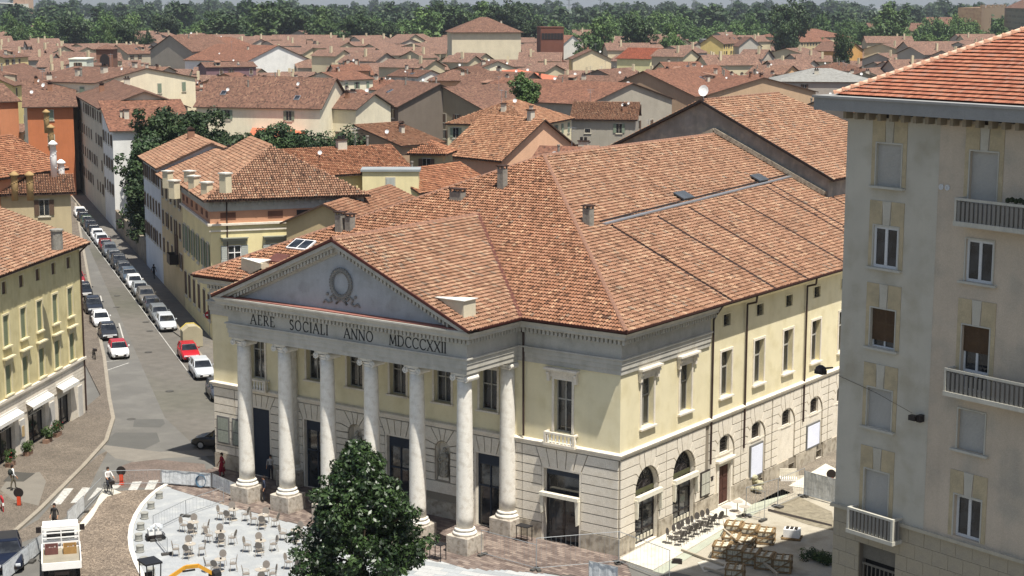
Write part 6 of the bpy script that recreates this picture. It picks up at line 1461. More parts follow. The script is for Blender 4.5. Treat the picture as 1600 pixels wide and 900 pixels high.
# ============================================================ CRATES, PALLET, MATERIALS
CRW = pm('crate_wood', '#8a7250', '#6b553a', var=.2, nscale=3)
def crate_proto():
    t = thing('crate', 'crate', 'crate'); 
    for sx in (-1, 1):
        for sy in (-1, 1): m = MB(); m.box(-.04, .04, -.04, .04, 0, .85); put('corner_post', m.mesh('corner_post', [CRW]), t, (sx*.5, sy*.5, 0))
    for z in (.08, .42, .8):
        for s in (-1, 1):
            m = MB(); m.box(-.54, .54, -.015, .015, -.05, .05); put('slat', m.mesh('slat', [CRW]), t, (0, s*.555, z)); m = MB(); m.box(-.015, .015, -.54, .54, -.05, .05); put('slat', m.mesh('slat', [CRW]), t, (s*.555, 0, z))
    for k in range(3): m = MB(); m.box(-.06, .06, -.54, .54, 0, .025); put('top_slat', m.mesh('top_slat', [CRW]), t, (-.42+.42*k, 0, .86))
    for s in (-1, 1): m = MB(); m.bar((-.5, s*.575, .1), (.5, s*.575, .8), .02, .07); m.build('brace', CRW, t)
    m = MB(); gg = random.Random(4)
    for i in range(3):
        for j in range(3): m.box(-.46+.31*i, -.18+.31*i, -.46+.31*j, -.18+.31*j, .05, .76+gg.uniform(0, .09))
    m.build('stone_pieces', pm('crated_stone', '#cfc6ae', '#a39a86', var=.2, nscale=4), t, kind='stuff'); return t
cr0 = crate_proto()
CR = [((1147, 816), 0, 'back row, nearest the fence'), ((1172, 821), 0, 'back row, middle'), ((1197, 826), 0, 'back row, right end'), ((1143, 835), 0, 'second row, left'), ((1166, 840), 0, 'second row, right'), ((1129, 848), 0, 'third row, left end'), ((1151, 853), 0, 'third row, middle'), ((1175, 858), 0, 'third row, right'), ((1196, 864), 0, 'standing in the shade in the front row'), ((1223, 869), 0, 'rightmost one, in the shade'), ((1149, 884), 0, 'nearest the bottom edge')]
for (a, b), _, l in CR:
    p = at(a, b, .9); p.z = .015; place(cr0, 'k', p, R(g.uniform(14, 22)), 'crate of paving stone in the side street, '+l, 'wooden crates of paving stone')
p = at(1238, 822, .8); t = thing('site_machine', 'small white machine on a wooden pallet beyond the crates', 'machine', (p.x, p.y, .02))
for i in range(3): m = MB(); m.box(-.6, .6, -.5+.4*i, -.3+.4*i, 0, .1); m.build('pallet_board', CRW, t, (p.x, p.y, .02), .3)
m = MB(); m.box(-.5, .5, -.35, .35, .12, .62); m.build('housing', WHITE, t, (p.x, p.y, .02), .3)
for i in range(3): m = MB(); m.box(-.38+.27*i, -.2+.27*i, -.2, .2, .622, .7); m.build('top_fitting', DARKM, t, (p.x, p.y, .02), .3)
for i, (a, b) in enumerate((((1065, 862), (1130, 886)), ((1130, 850), (1215, 905)), ((1100, 890), (1180, 915)))):
    A = at(*a); B = at(*b); A.z = .12 if i != 1 else .95; B.z = .12 if i != 1 else .3; m = MB(); m.bar(A, B, .12, .12); tag(m.build('timber_beam', pm('weathered_timber', '#a69b88', var=.15), None), ('long timber beam on the ground left of the crates', 'pale timber beam leaning across the nearest crates', 'timber beam by the bottom edge under the crates')[i], 'beam', 'timber beams by the crates')
for (a, b), l in (((1058, 880), 'small black box on the white floor before the crates'),):
    p = at(a, b); m = MB(); m.box(-.3, .3, -.2, .2, 0, .2); m.box(-.2, .2, -.12, .12, .2, .26); tag(m.build('tool_box', DARKM, None, (p.x, p.y, .01), .5), l, 'box')
for (a, b), l in (((1178, 768), 'heap of sacks with netting beside the side wall basement window'),):
    p = at(a, b); m = MB()
    for k in range(7): m.ball((g.uniform(-.5, .5), g.uniform(-.4, .4), .2+.13*k), .35, 8, 0, 1, .8, .55)
    tag(m.build('sack_heap', pm('pale_sack', '#b3ac8e', '#7f8069', var=.25, nscale=3), None, (p.x, p.y, .03), 0, True), l, 'sacks')
p = at(1232, 750); t = thing('tipped_pallet_box', 'white slatted plastic box lying in the lane by the theatre wall', 'box', (p.x, p.y, .03), .6); m = MB(); m.box(-.6, .6, -.4, .4, 0, .12); m.build('base', WHITE, t, (p.x, p.y, .03), .6)
for k in range(9): m = MB(); m.box(-.58+.14*k, -.5+.14*k, -.4, -.36, .12, .7); put('slat', m.mesh('slat', [pm('cream_plastic', '#cdc6b4', var=.05)]), t, (p.x, p.y, .03), .6)
m = MB(); m.box(-.6, .6, .34, .4, .12, .7); m.build('back_board', MATS['cream_plastic'], t, (p.x, p.y, .03), .6)
# ============================================================ SITE MACHINES ON THE PLAZA
p = at(243, 843); t = thing('floodlight_unit', 'white and black lighting unit tipped beside the rail at the plaza edge', 'lighting unit', (p.x, p.y, .02)); rz = R(60)
m = MB(); m.box(-.55, .55, -.3, .3, .05, .35); m.build('base', DARKM, t, (p.x, p.y, .02), rz); m = MB(); m.box(-.45, .35, -.25, .25, .35, .7); m.ball((.1, 0, .85), .25, 8, 0, 1.2, .9, .7); m.build('housing', WHITE, t, (p.x, p.y, .02), rz)
for k in range(3): m = MB(); m.box(-.4+.3*k, -.2+.3*k, -.32, -.26, .75, .98); m.build('lamp_head', LAMP, t, (p.x, p.y, .02), rz)
for k in range(2): m = MB(); m.cyl((-.45+.9*k, -.3, .15), (-.45+.9*k, .3, .15), .15, 10); m.build('wheel', TYRE, t, (p.x, p.y, .02), rz)
p = at(234, 876, 2.3); p.z = .02; rz = R(-20); t = thing('mini_digger', 'yellow mini digger with black canopy and raised arm at the bottom of the plaza', 'digger', p, rz)
YEP = pm('digger_yellow', '#c58f2e', var=.1, rough=.5)
def D(name, mb, mat): return mb.build(name, mat, t, p, rz)
m = MB(); m.box(-.62, .62, -.5, .5, 2.2, 2.3); D('canopy', m, HT)
for sx in (-1, 1):
    for sy in (-1, 1): m = MB(); m.cyl((sx*.55, sy*.42, 2.2), (sx*.5, sy*.38, .9), .035, 6); D('canopy_post', m, HT)
    m = MB(); m.xz([(-.75, .0), (.75, .0), (.9, .22), (.75, .42), (-.75, .42), (-.9, .22)], sx*.5-.15, sx*.5+.15); D('track', m, TYRE)
m = MB(); m.box(-.6, .5, -.5, .5, .5, .95); D('body', m, YEP); m = MB(); m.box(-.25, .15, -.22, .22, .95, 1.1); m.box(-.3, -.22, -.22, .22, 1.1, 1.55); D('seat', m, HT)
e1 = at(290, 886, 1.9); e2 = at(310, 884, 2.0); e3 = at(336, 898, 1.3); b0 = Vector((p.x, p.y, .9))+Vector((math.cos(rz)*.6, math.sin(rz)*.6, 0))
for k, (a, b) in enumerate(((b0, at(272, 898, 1.5)), (at(272, 898, 1.5), e1), (e1, e2), (e2, e3))):
    m = MB(); m.bar(a, b, .18, .2); m.build('arm_segment', YEP if k < 3 else YEP, t)
m = MB(); m.bar(at(285, 893, 1.75), at(305, 890, 1.8), .09, .09); m.build('hydraulic_ram', HT, t); m = MB(); m.cyl(e3+Vector((0, -.25, 0)), e3+Vector((0, .25, 0)), .28, 10); m.build('bucket', HT, t)
# truck
pa, pb = at(98, 905), at(96, 850); hd = math.atan2(-(pb-pa).x, (pb-pa).y); p = at(97, 893); p.z = .02
p = Vector((p.x, p.y, .02)); t = thing('flatbed_truck', 'white flatbed truck loaded with crates, seen from behind in the bottom left', 'truck', p, hd)
def T_(name, mb, mat): return mb.build(name, mat, t, p, hd)
m = MB(); loft(m, [[(-1.0, y, .5), (-1.0, y, z), (1.0, y, z), (1.0, y, .5)] for y, z in ((1.75, 2.12), (2.95, 2.14), (3.35, 1.45), (3.6, 1.1))]); c = T_('cab', m, WHITE); bv = c.modifiers.new('b', 'BEVEL'); bv.width = .07; bv.segments = 2
m = MB(); m.box(-1.02, 1.02, 1.75, 2.95, 2.13, 2.22); T_('cab_roof', m, WHITE); m = MB(); m.box(-.8, .8, 1.72, 1.745, 1.45, 1.95); T_('rear_window', m, GL)
m = MB()
for z in (.95, 1.25, 1.55, 1.85, 2.1): m.box(-1.05, 1.05, 1.5, 1.55, z, z+.07)
for x in (-1.08, 0, 1.02): m.box(x, x+.06, 1.49, 1.56, .9, 2.35)
T_('headboard_frame', m, WHITE)
m = MB(); m.box(-1.05, 1.05, -2.2, 1.48, .85, .93); T_('load_bed', m, pm('worn_bed', '#8f8878', var=.2)); 
for s in (-1, 1): m = MB(); m.box(s*1.08-.03, s*1.08+.03, -2.2, 1.48, .85, 1.28); T_('side_board', m, WHITE)
m = MB(); m.box(-1.08, 1.08, -2.26, -2.2, .85, 1.28); T_('tail_board', m, WHITE); m = MB(); m.box(-.4, .4, -2.2, 3.0, .5, .84); T_('chassis', m, DARKM)
for s in (-1, 1):
    for y in (-1.3, 2.6): m = MB(); m.cyl((s*.78, y, .38), (s*1.02, y, .38), .38, 14); T_('wheel', m, TYRE)
    m = MB(); m.box(s*1.12, s*1.42, 3.0, 3.08, 1.5, 1.85); T_('mirror', m, DARKM)
for k, (x, y, l, cc) in enumerate(((-.55, .8, 'open reddish crate of tools on the truck bed, left one', '#6a4640'), (.5, .7, 'open wooden crate on the truck bed, right one', '#9a7848'))):
    q = p+Matrix.Rotation(hd, 3, 'Z') @ Vector((x, y, .93)); cm = pm('truck_crate_%s' % 'ab'[k], cc, var=.2, nscale=3); tt = thing('crate', l, 'crate', q, hd)
    for s in (-1, 1): m = MB(); m.box(s*.36-.02, s*.36+.02, -.42, .42, 0, .42); m.build('side', cm, tt, q, hd); m = MB(); m.box(-.36, .36, s*.42-.02, s*.42+.02, 0, .42); m.build('side', cm, tt, q, hd)
    m = MB(); m.box(-.36, .36, -.42, .42, 0, .04); m.build('bottom', cm, tt, q, hd)
    m = MB(); [m.box(-.3+.15*i, -.2+.15*i, -.3+.1*i, .1+.07*i, .05, .25+.05*(i % 2)) for i in range(4)]; m.build('contents', pm('mixed_tools', '#8a8078', '#4d3f3a', var=.3, nscale=6), tt, q, hd, kind='stuff')
# ============================================================ PEOPLE
SKIN = pm('skin', '#b98a6c', var=.05); HAIR = pm('dark_hair', '#2a211c', var=.2)
def person(p, rz, label, top, legs, pose='stand', shoes='#2b2826', scale=1.0, skirt=False, hair=None):
    sc = scale
    J = {'pel': (0, 0, .95, .145), 'sp': (0, .0, 1.15, .13), 'ch': (0, 0, 1.38, .15), 'nk': (0, .01, 1.52, .055), 'hd': (0, -.02, 1.63, .09), 'tp': (0, -.01, 1.74, .075)}
    E = [('pel', 'sp'), ('sp', 'ch'), ('ch', 'nk'), ('nk', 'hd'), ('hd', 'tp')]
    walk = .18 if pose == 'walk' else .03; sit = pose == 'bike'
    for s, n in ((-1, 'l'), (1, 'r')):
        d = walk*s
        if sit: J.update({'hp'+n: (s*.1, 0, .9, .1), 'kn'+n: (s*.13, -.32, .72+.1*s, .062), 'an'+n: (s*.12, -.18-.06*s, .33+.1*s, .042), 'ft'+n: (s*.12, -.3-.06*s, .26+.1*s, .038)})
        else: J.update({'hp'+n: (s*.1, 0, .88, .1), 'kn'+n: (s*.11, -d*.9-.02, .5, .062), 'an'+n: (s*.12, -d*1.2+(.12 if d < 0 else 0)*0, .09, .042), 'ft'+n: (s*.13, -d*1.2-.16, .04, .038)})
        if sit: J.update({'sh'+n: (s*.19, 0, 1.43, .06), 'el'+n: (s*.24, -.18, 1.22, .045), 'wr'+n: (s*.24, -.42, 1.12, .032), 'ha'+n: (s*.23, -.5, 1.1, .03)})
        else: J.update({'sh'+n: (s*.19, 0, 1.43, .06), 'el'+n: (s*.25, .05+d*.3, 1.14, .045), 'wr'+n: (s*.25, -.07+d*.7, .92, .032), 'ha'+n: (s*.25, -.1+d*.8, .85, .03)})
        E += [('pel', 'hp'+n), ('hp'+n, 'kn'+n), ('kn'+n, 'an'+n), ('an'+n, 'ft'+n), ('ch', 'sh'+n), ('sh'+n, 'el'+n), ('el'+n, 'wr'+n), ('wr'+n, 'ha'+n)]
        h = J['ha'+n]
        for k in range(4): J['f%d%s' % (k, n)] = (h[0]+.0, h[1]-.025+.017*k, h[2]-.08+.006*abs(k-1), .009); E.append(('ha'+n, 'f%d%s' % (k, n)))
        J['th'+n] = (h[0]-s*.03, h[1]-.05, h[2]-.03, .009); E.append(('ha'+n, 'th'+n))
    ks = list(J); me = bpy.data.meshes.new('body'); me.from_pydata([J[k][:3] for k in ks], [(ks.index(a), ks.index(b)) for a, b in E], [])
    o = bpy.data.objects.new('body', me); col.objects.link(o); md = o.modifiers.new('s', 'SKIN')
    for k, v in zip(ks, me.skin_vertices[0].data): v.radius = (J[k][3], J[k][3]*(.72 if k in ('pel', 'sp', 'ch') else 1)); v.use_root = k == 'pel'
    o.modifiers.new('u', 'SUBSURF').levels = 1
    m2 = bpy.data.meshes.new_from_object(o.evaluated_get(bpy.context.evaluated_depsgraph_get())); bpy.data.objects.remove(o)
    m2.materials.clear(); mats = [SKIN, pm('cloth_'+top[1:], top, var=.12, nscale=6), pm('cloth_'+legs[1:], legs, var=.12, nscale=6), pm('shoe_'+shoes[1:], shoes)]
    for mm in mats: m2.materials.append(mm)
    for f in m2.polygons:
        c = f.center; f.use_smooth = True; best = min(ks, key=lambda k: (Vector(J[k][:3])-c).length-J[k][3])
        f.material_index = 0 if (best in ('nk', 'hd', 'tp') or best[:2] in ('wr', 'ha', 'th') or (best[0] == 'f' and best[1].isdigit())) else (3 if best[:2] in ('an', 'ft') and c.z < .14 else (2 if best[:2] in ('hp', 'kn', 'an', 'ft') or best == 'pel' else 1))
    t = thing('person', label, 'person', p, rz); M = Matrix.Translation(Vector(p)) @ Matrix.Rotation(rz, 4, 'Z') @ Matrix.Scale(sc, 4)
    put('body', m2, t, mat=M)
    m = MB(); m.ball((0, .02, 1.7), .108, 10, 0, 1, 1.05, .95); m.ball((0, .06, 1.62), .085, 8); put('hair', m.mesh('hair', [hair or HAIR]), t, mat=M)
    m = MB(); m.ball((0, -.118, 1.63), .014, 6); [m.ball((s*.033, -.105, 1.655), .009, 6, 1) for s in (-1, 1)]; m.box(-.02, .02, -.108, -.1, 1.585, 1.592, 1); put('face', m.mesh('face', [SKIN, DARKM]), t, mat=M)
    if skirt: m = MB(); m.lathe([(.15, 1.05), (.17, .9), (.26, .45), (.24, .44)], n=14, cap=False); put('skirt', m.mesh('skirt', [mats[1]], True), t, mat=M)
    return t
vr = R(35)
pm1 = person((*at(21, 768)[:2], .12), R(160), 'person in white shirt and shorts, back turned, on the left pavement', '#d8d8d6', '#5c5648', 'walk')
q = at(21, 768); rz = R(160)
m = MB(); m.ball((0, .2, 1.27), .17, 10, 0, 1, .7, 1.35); m.box(-.13, -.09, -.1, .18, 1.15, 1.45); m.box(.09, .13, -.1, .18, 1.15, 1.45); tag(m.build('backpack', pm('dark_pack', '#2e3330'), None, (q.x, q.y, .12), rz, True), 'dark backpack on the back of the person in a white shirt', 'backpack')
person((*at(86, 829)[:2], .01), R(20), 'person in dark clothes standing at the road edge behind the truck', '#2f2d2c', '#33312f')
person((*at(347, 746)[:2], .02), R(-20), 'person in a red dress near the left corner of the theatre', '#8e1f2e', '#8e1f2e', 'walk', skirt=True)
person((*at(423, 750)[:2], .04), R(30), 'person in a pale shirt under the portico behind the first column', '#bdb6ae', '#3a3a40'); person((*at(413, 785)[:2], .04), R(-40), 'person in dark blue under the portico between the first two columns', '#2c3242', '#26262c')
person((*at(241, 437)[:2], .12), R(200), 'person in black walking on the shaded right pavement', '#1d1d1f', '#1d1d1f', 'walk')
# cyclist
q = Vector((*at(170, 771)[:2], .01)); rz = R(70); person(q+Vector((0, 0, .06)), rz, 'person in a white top and dark skirt sitting on a bicycle at the crossing', '#cfc8c2', '#23262e', 'bike', skirt=False)
t = thing('bicycle', 'dark bicycle ridden at the crossing beside the orange sign stand', 'bicycle', q, rz)
def wheelm(): 
    m = MB(); m.tube([(0, .33*math.cos(a), .34+.33*math.sin(a)) for a in np.linspace(0, math.tau, 19)], .02, 5)
    for k in range(8): a = PI*k/8; m.cyl((0, .33*math.cos(a), .34+.33*math.sin(a)), (0, -.33*math.cos(a), .34-.33*math.sin(a)), .004, 3)
    return m.mesh('wheel', [TYRE])
wmm = wheelm()
for y in (-.52, .52): put('wheel', wmm, t, q+Matrix.Rotation(rz, 3, 'Z') @ Vector((0, y, 0)), rz)
m = MB(); m.tube([(0, .52, .34), (0, .15, .85), (0, -.38, .88), (0, .05, .32), (0, .52, .34)], .018, 6); m.tube([(0, .15, .85), (0, .05, .32)], .018, 6); m.tube([(0, -.52, .34), (0, -.36, 1.0)], .02, 6); m.build('bicycle_frame', HT, t, q, rz)
m = MB(); m.tube([(-.26, -.28, 1.08), (-.05, -.38, 1.02), (.05, -.38, 1.02), (.26, -.28, 1.08)], .015, 5); m.build('handlebar', HT, t, q, rz); m = MB(); m.ball((0, .16, .9), .09, 8, 0, .8, 1.4, .45); m.build('saddle', HT, t, q, rz)
m = MB(); m.box(-.17, .17, -.75, -.48, .8, 1.02); m.build('basket', DARKM, t, q, rz)
# parked bicycles on the left pavement
bike_parts = t
for (a, b), l in (((142, 506), 'dark bicycle leaning at the yellow house corner, farther one'), ((147, 562), 'dark bicycle parked on the pavement beside the white car with a red roof')):
    q2 = at(a, b); dup(t, (q2.x, q2.y, .12), R(60), l, 'bicycles parked on the left pavement')
# planters by the restaurant
LEAF = leafmat('planter_leaf', '#1f3014', '#35491f', '#4d5f2c')
for (u, l, fl) in ((YL-7.7, 'flowering green planter at the right edge of the restaurant window', 1), (YL-9.6, 'green planter in the middle of the restaurant window', 0), (YL-13.2, 'dark leafy planter at the white shirted person', 0), (YL-16.3, 'leafy planter with red flowers at the left edge', 1)):
    q = yp(u, -.7, .12); t2 = thing('planter', l, 'planter', q); m = MB(); m.box(-.45, .45, -.2, .2, 0, .3); m.build('trough', pm('terracotta_trough', '#8b6f5c', var=.15), t2, q, yz)
    cl_ = [(g.uniform(-.45, .45), g.uniform(-.15, .15), .45+g.uniform(0, .6), .3) for _ in range(12)]
    put('foliage', leaves('foliage', LEAF, cl_, 70, 1.0, .07, seed=int(abs(u*10))), t2, q, yz, kind='stuff')
    if fl: m = MB(); [m.ball((g.uniform(-.5, .5), g.uniform(-.3, .3), .5+g.uniform(0, .6)), .045, 5) for _ in range(14)]; m.build('flowers', pm('red_flower', '#a3343a'), t2, q, yz, kind='stuff')
q = at(1277, 876); put('x', None) if False else None
cl_ = [(g.uniform(-1.0, 1.0), g.uniform(-.6, .6), .15+g.uniform(0, .3), .35) for _ in range(22)]
o = put('shrub', leaves('shrub', LEAF, cl_, 90, 1.0, .07, seed=77), None, (q.x, q.y, 0.02)); tag(o, 'low green shrub in the shade beside the tall grey block', 'shrub')
# ============================================================ THE TOWN BEHIND: houses one can pick out
RB, RO, RP_ = '#ece4e0', '#fde6da', '#fff6ee'       # browner, more orange, paler tiles (tints of the clay)
n_ = 0; RECT = []
def H(label, A, B, z, dep, rpy, kind='s', wc='#d8c8a0', rc='#ffffff', **k):
    global n_; n_ += 1; k.setdefault('seed', n_*7)
    q_ = at(*A, z); q2_ = at(*B, z); D1 = float((np.array((q_+q2_)/2)-CAM)@_fw); RECT.append((min(A[0], B[0])-3, max(A[0], B[0])+3, min(A[1], B[1])-4, max(A[1], B[1])+(26 if D1 < 420 else 10), D1))
    return hp(label, A, B, z, dep, rpy, kind, wc, rc, **k)
NO = (3, 3, ())
# left of the street
H('low house with two shaped chimneys behind the yellow corner house', (-60, 305), (110, 300), 13.2, 8, 276, 's', '#b5a684', RB, real=True, wins=(4, 3, (0, 1), .3), nch=0, ndish=0)
H('reddish roofed house with tall chimneys beyond the low one, left edge', (-60, 285), (98, 262), 15.0, 14, 222, 's', '#c08a66', RO, real=True, wins=NO, nch=3, ndish=0)
OR = H('orange rendered street house with pale shuttered windows and several dishes', (42, 166), (114, 165), 15.5, 30, 125, 's', '#b8714a', RB, wins=(5, 4.2, (0, 1), 0), winkind='cg', nch=3, ndish=4, ov=.8)
H('salmon house with a brown roof at the left edge before the orange one', (-50, 160), (28, 157), 15, 14, 132, 's', '#c0835f', RB, wins=(5, 4, (0, 1), .2), nch=1)
H('tall narrow orange house cut by the left edge', (-60, 66), (-20, 66), 21, 3, 60, 't', '#b9643f', RO, wins=NO, nch=0, ndish=0)
H('long pale yellow gabled house behind the orange street house', (20, 133), (86, 120), 16, 14, 104, 's', '#dcc988', RB, wins=(5, 3, (0,), .5), nch=1, ndish=2)
H('pale mint rendered turret house with one dark window', (108, 93), (135, 93), 19, 9, 92, 't', '#d3d6c4', wins=(5, 3.5, (0,), 0), nch=0, ndish=0)
H('white low house right of the pale mint turret', (136, 103), (165, 102), 16, 9, 99, 's', '#dadad2', RB, nch=1, ndish=2)
t_ = H('brown brick bell turret with an arched opening', (150, 76), (176, 76), 20, 8, 70, 'h', '#7d5a48', RB, wins=NO, nch=0, ndish=0, cat='bell tower', name='bell_tower')
pz = at(163, 76, 20); m = MB(); m.xz([(-1.3, 0), (1.3, 0), (1.3, 2.6)]+[(1.3*math.cos(a), 2.6+1.3*math.sin(a)) for a in np.linspace(.2, PI-.2, 7)]+[(-1.3, 2.6)], -.1, .05); m.build('arch_opening', DARKM, t_, (pz.x, pz.y, 14.6), W[t_].to_euler().z)
H('yellow walled house with brown roof at the left below the tree belt', (6, 90), (44, 88), 15, 12, 80, 's', '#d5c08a', RB, nch=1, ndish=1)
H('big grey gabled house with a long roof below the park trees', (235, 78), (300, 80), 15, 20, 55, 'g', '#9b9284', RB, wins=NO, nch=2, ndish=1)
H('brown gabled house beside the big grey gable, left one', (200, 84), (236, 83), 12, 14, 70, 's', '#b0a58f', RB, nch=1, ndish=0)
H('wide red roofed house with striped sunblinds below the park', (303, 74), (400, 72), 13, 16, 58, 'h', '#a98c74', RO, nch=2, ndish=2)
H('grey house with long windows under the red roofed one', (357, 84), (402, 84), 11, 9, 78, 's', '#8f8d88', RB, nch=0, ndish=1)
H('long plum coloured house with small windows', (322, 105), (400, 104), 11.5, 12, 97, 's', '#7a5f62', RB, nch=1, ndish=1)
H('white gabled house with a dark skylight left of the long roofs', (385, 96), (482, 92), 12, 30, 71, 'g', '#e0dfd8', RO, wins=NO, nch=1, ndish=1)
for a, b, zb, mt, hh in ((84, 262, 15.5, WHITE, 2.4), (73, 196, 17, None, 1.6), (80, 222, 16.5, None, 1.6), (96, 275, 14.5, WHITE, 1.3), (23, 298, 13.8, None, 1.5), (47, 298, 13.8, None, 1.5)):
    q = at(a, b, zb); m = MB(); m.lathe([(.34, -1), (.36, hh*.5), (.32, hh), (.5, hh+.05), (.5, hh+.2), (.12, hh+.5)], n=10)
    for k in range(14): t0 = k*.7; m.ball((.34*math.cos(t0), .34*math.sin(t0), hh*k/14), .09, 5)
    tag(m.build('shaped_chimney', mt or pm('ochre_chimney', '#a3875c', var=.2), None, (q.x, q.y, q.z), 0, True), {84: 'white twisted chimney rising in front of the orange house', 73: 'ochre turreted chimney left of the orange house, farther one', 80: 'ochre turreted chimney left of the orange house, nearer one', 96: 'short white chimney just right of the twisted one', 23: 'pale double chimney on the low house, left one', 47: 'pale double chimney on the low house, right one'}[a], 'chimney')
# big cream block over the street garden
H('tall cream block with a stepped gable and air conditioners above the garden', (147, 130), (305, 121), 19.0, 17, 107, 'g', '#e3d7ba', RB, wins=(5.5, 5, (0, 3), .35), winkind='cg', nch=4, ndish=1, ov=.3)
H('long grey-beige palace front lining the shaded side of the street', (128, 143), (158, 186), 17.5, 14, 140, 's', '#c4bba4', RB, wins=(4, 3.6, (0, 3, 1), 0), winkind='cb', nch=3, ndish=0) if False else None
row('palace', 'long shaded beige palace lining the right side of the street beyond the garden', 84, 150, 13, 15.6, 1.6, 's', wallc='#c6bda8', wins=(3.6, 3.6, (3,), .05), winkind='cb', nch=3, ndish=0, seed=61, roofc=RB, cat='palace') if False else None
house('palace', 'long shaded beige palace lining the right side of the street beyond the garden', SP(101.3), srz, 13, 70, 17.0, 2.4, 'g', '#c6bda8', RB, wins=(3.8, 3.7, (3,), .05), winkind='cb', nch=2, ndish=0, seed=61, cat='palace')
house('town_house', 'small street house with a white end wall and red-brown roof beside the garden', SP(87), srz, 11.5, 14, 14.6, 3.4, 'p', '#dddcd6', RO, wins=(3.4, 3.6, (3,), 0), winkind='cb', nch=2, ndish=0, seed=62, real=False)
H('long cream house with green shutters under a wide brown roof', (307, 165), (500, 168), 14.5, 17, 121, 's', '#e6dcc0', RB, wins=(9.5, 4.6, (0,), .1), winkind='og', nch=2, ndish=2)
H('cream house end with two dormer windows right of the long brown roof', (500, 168), (556, 170), 14.0, 12, 146, 's', '#d9cfb4', RB, wins=(5, 3.5, (0,), .2), nch=1, ndish=1)
H('dark walled house with a row of vents left of the big timber gable', (560, 158), (622, 166), 13.0, 18, 128, 's', '#6f655a', RB, wins=(4, 4, (0,), .1), nch=2, ndish=1)
H('house with a broad dark timber gable and overhanging eaves', (626, 168), (765, 176), 12.0, 26, 136, 'g', '#93866f', RB, wins=(3.4, 3.2, (0,), .3), nch=1, ndish=1)
H('small bright orange plain roof before the long cream house', (392, 214), (470, 214), 9.5, 12, 187, 'p', '#c9a58c', '#ffc9a8', wins=NO, nch=1, ndish=0, roofmat=pm('plain_orange_roof', '#b2664a', var=.15, nscale=.8))
H('peach walled house with a big pale orange roof and one skylight', (694, 240), (784, 249), 12.8, 15, 184, 's', '#d2a888', RP_, real=True, wins=NO, nch=1, ndish=0)
H('brown roofed house falling towards the dark tree, beside the peach one', (628, 228), (690, 223), 12.0, 10, 195, 'p', '#a58b70', RB, real=True, wins=NO, nch=2, ndish=1)
H('small roof turret with a tiled pyramid and one barred window', (640, 238), (693, 239), 14.6, 5, 222, 'h', '#b3a47e', RO, real=True, wins=(4, 3, (0,), 0), nch=0, ndish=0)
H('pale yellow attic house with two grey shuttered doors behind the theatre', (566, 268), (654, 268), 13.4, 3, 266, 't', '#e3d6a6', wins=(4, 3.5, (0,), 0), winkind='cw', nch=0, ndish=0, gcol='#8f9494')
H('house with evenly ribbed roof and white dots left of the roof turret', (470, 275), (640, 266), 13.0, 12, 232, 's', '#d9c996', RO, real=True, wins=NO, nch=2, ndish=1)
H('low ribbed roof between the roof turret and the theatre', (655, 300), (760, 285), 11.0, 9, 262, 's', '#cdbb8c', RO, real=True, wins=NO, nch=1, ndish=0)
H('low roof tucked directly behind the theatre left slope', (568, 350), (660, 318), 12.0, 8, 304, 's', '#b5a27c', RB, real=True, wins=NO, nch=0, ndish=0)
H('cream corner house with dark green shutters behind the theatre', (832, 196), (893, 184), 13.2, 15, 158, 'h', '#d6cca8', RP_, real=True, wins=(3, 3.4, (0, 3), 0), winkind='cg', nch=2, ndish=1)
H('grey walled house with small square windows joined to the cream corner house', (894, 186), (992, 187), 12.6, 14, 160, 's', '#a09a8c', RB, real=True, wins=(5, 3.4, (0,), .1), winkind='ag', nch=1, ndish=2)
H('wide grey gabled house with two white dishes behind the theatre', (918, 163), (1050, 154), 13.6, 34, 130, 'g', '#a19a8b', RO, wins=(4.5, 3.2, (0,), .4), nch=2, ndish=2)
H('whitish low house under a brown roof left of the wide grey gable', (862, 136), (962, 138), 12, 14, 118, 's', '#c3c2ba', RB, nch=2, ndish=1)
H('small dark gabled house above the whitish low house', (902, 122), (968, 124), 13.5, 14, 109, 'g', '#8a8378', RB, wins=NO, nch=1, ndish=1)
H('plain bright orange roof right of the single green tree', (838, 128), (893, 124), 11.5, 18, 111, 'p', '#b58a70', '#ffc9a8', wins=NO, nch=1, ndish=0, roofmat=MATS['plain_orange_roof'])
H('brown roofed house with striped white awning skylight', (700, 148), (790, 152), 12, 20, 112, 's', '#8d8270', RB, nch=2, ndish=2)
H('broad orange roof with chimney group above the stage house', (1010, 140), (1105, 148), 13, 30, 118, 's', '#b59a7c', RO, wins=NO, nch=5, ndish=1)
H('broad tan roof sloping down to the right above the stage house', (1085, 150), (1190, 136), 13, 24, 106, 's', '#a68d72', RO, wins=NO, nch=3, ndish=1)
H('two storey tower house with hipped roof rising above the town, pale walls', (706, 49), (814, 49), 22.0, 24, 27, 'h', '#cfc4a8', RB, wins=NO, nch=1, ndish=0, ov=1.0, cat='tower house', name='tower_house')
tt_ = H('dark red brick church tower with a row of openings', (845, 43), (881, 43), 22.5, 12, 42, 't', '#6e4435', wins=NO, nch=0, ndish=0, cat='church tower', name='church_tower')
a_ = at(845, 43, 22.5); b_ = at(881, 43, 22.5)
for k in range(7):
    pz = a_+(b_-a_)*(k+.7)/7.4; m = MB(); m.box(-.6, .6, -.15, .05, 0, 2.6); m.build('belfry_opening', DARKM, tt_, (pz.x, pz.y, 17.5), W[tt_].to_euler().z)
H('cream gabled house with small square windows right of the church tower', (895, 92), (955, 92), 12.5, 16, 78, 'g', '#d9c9a4', RB, wins=(6, 3, (0,), .3), nch=1, ndish=1)
H('red roofed house with a pale yellow gable end', (964, 91), (1016, 92), 12, 22, 75, 's', '#e0d7a4', '#ffb9a0', wins=NO, nch=0, ndish=0)
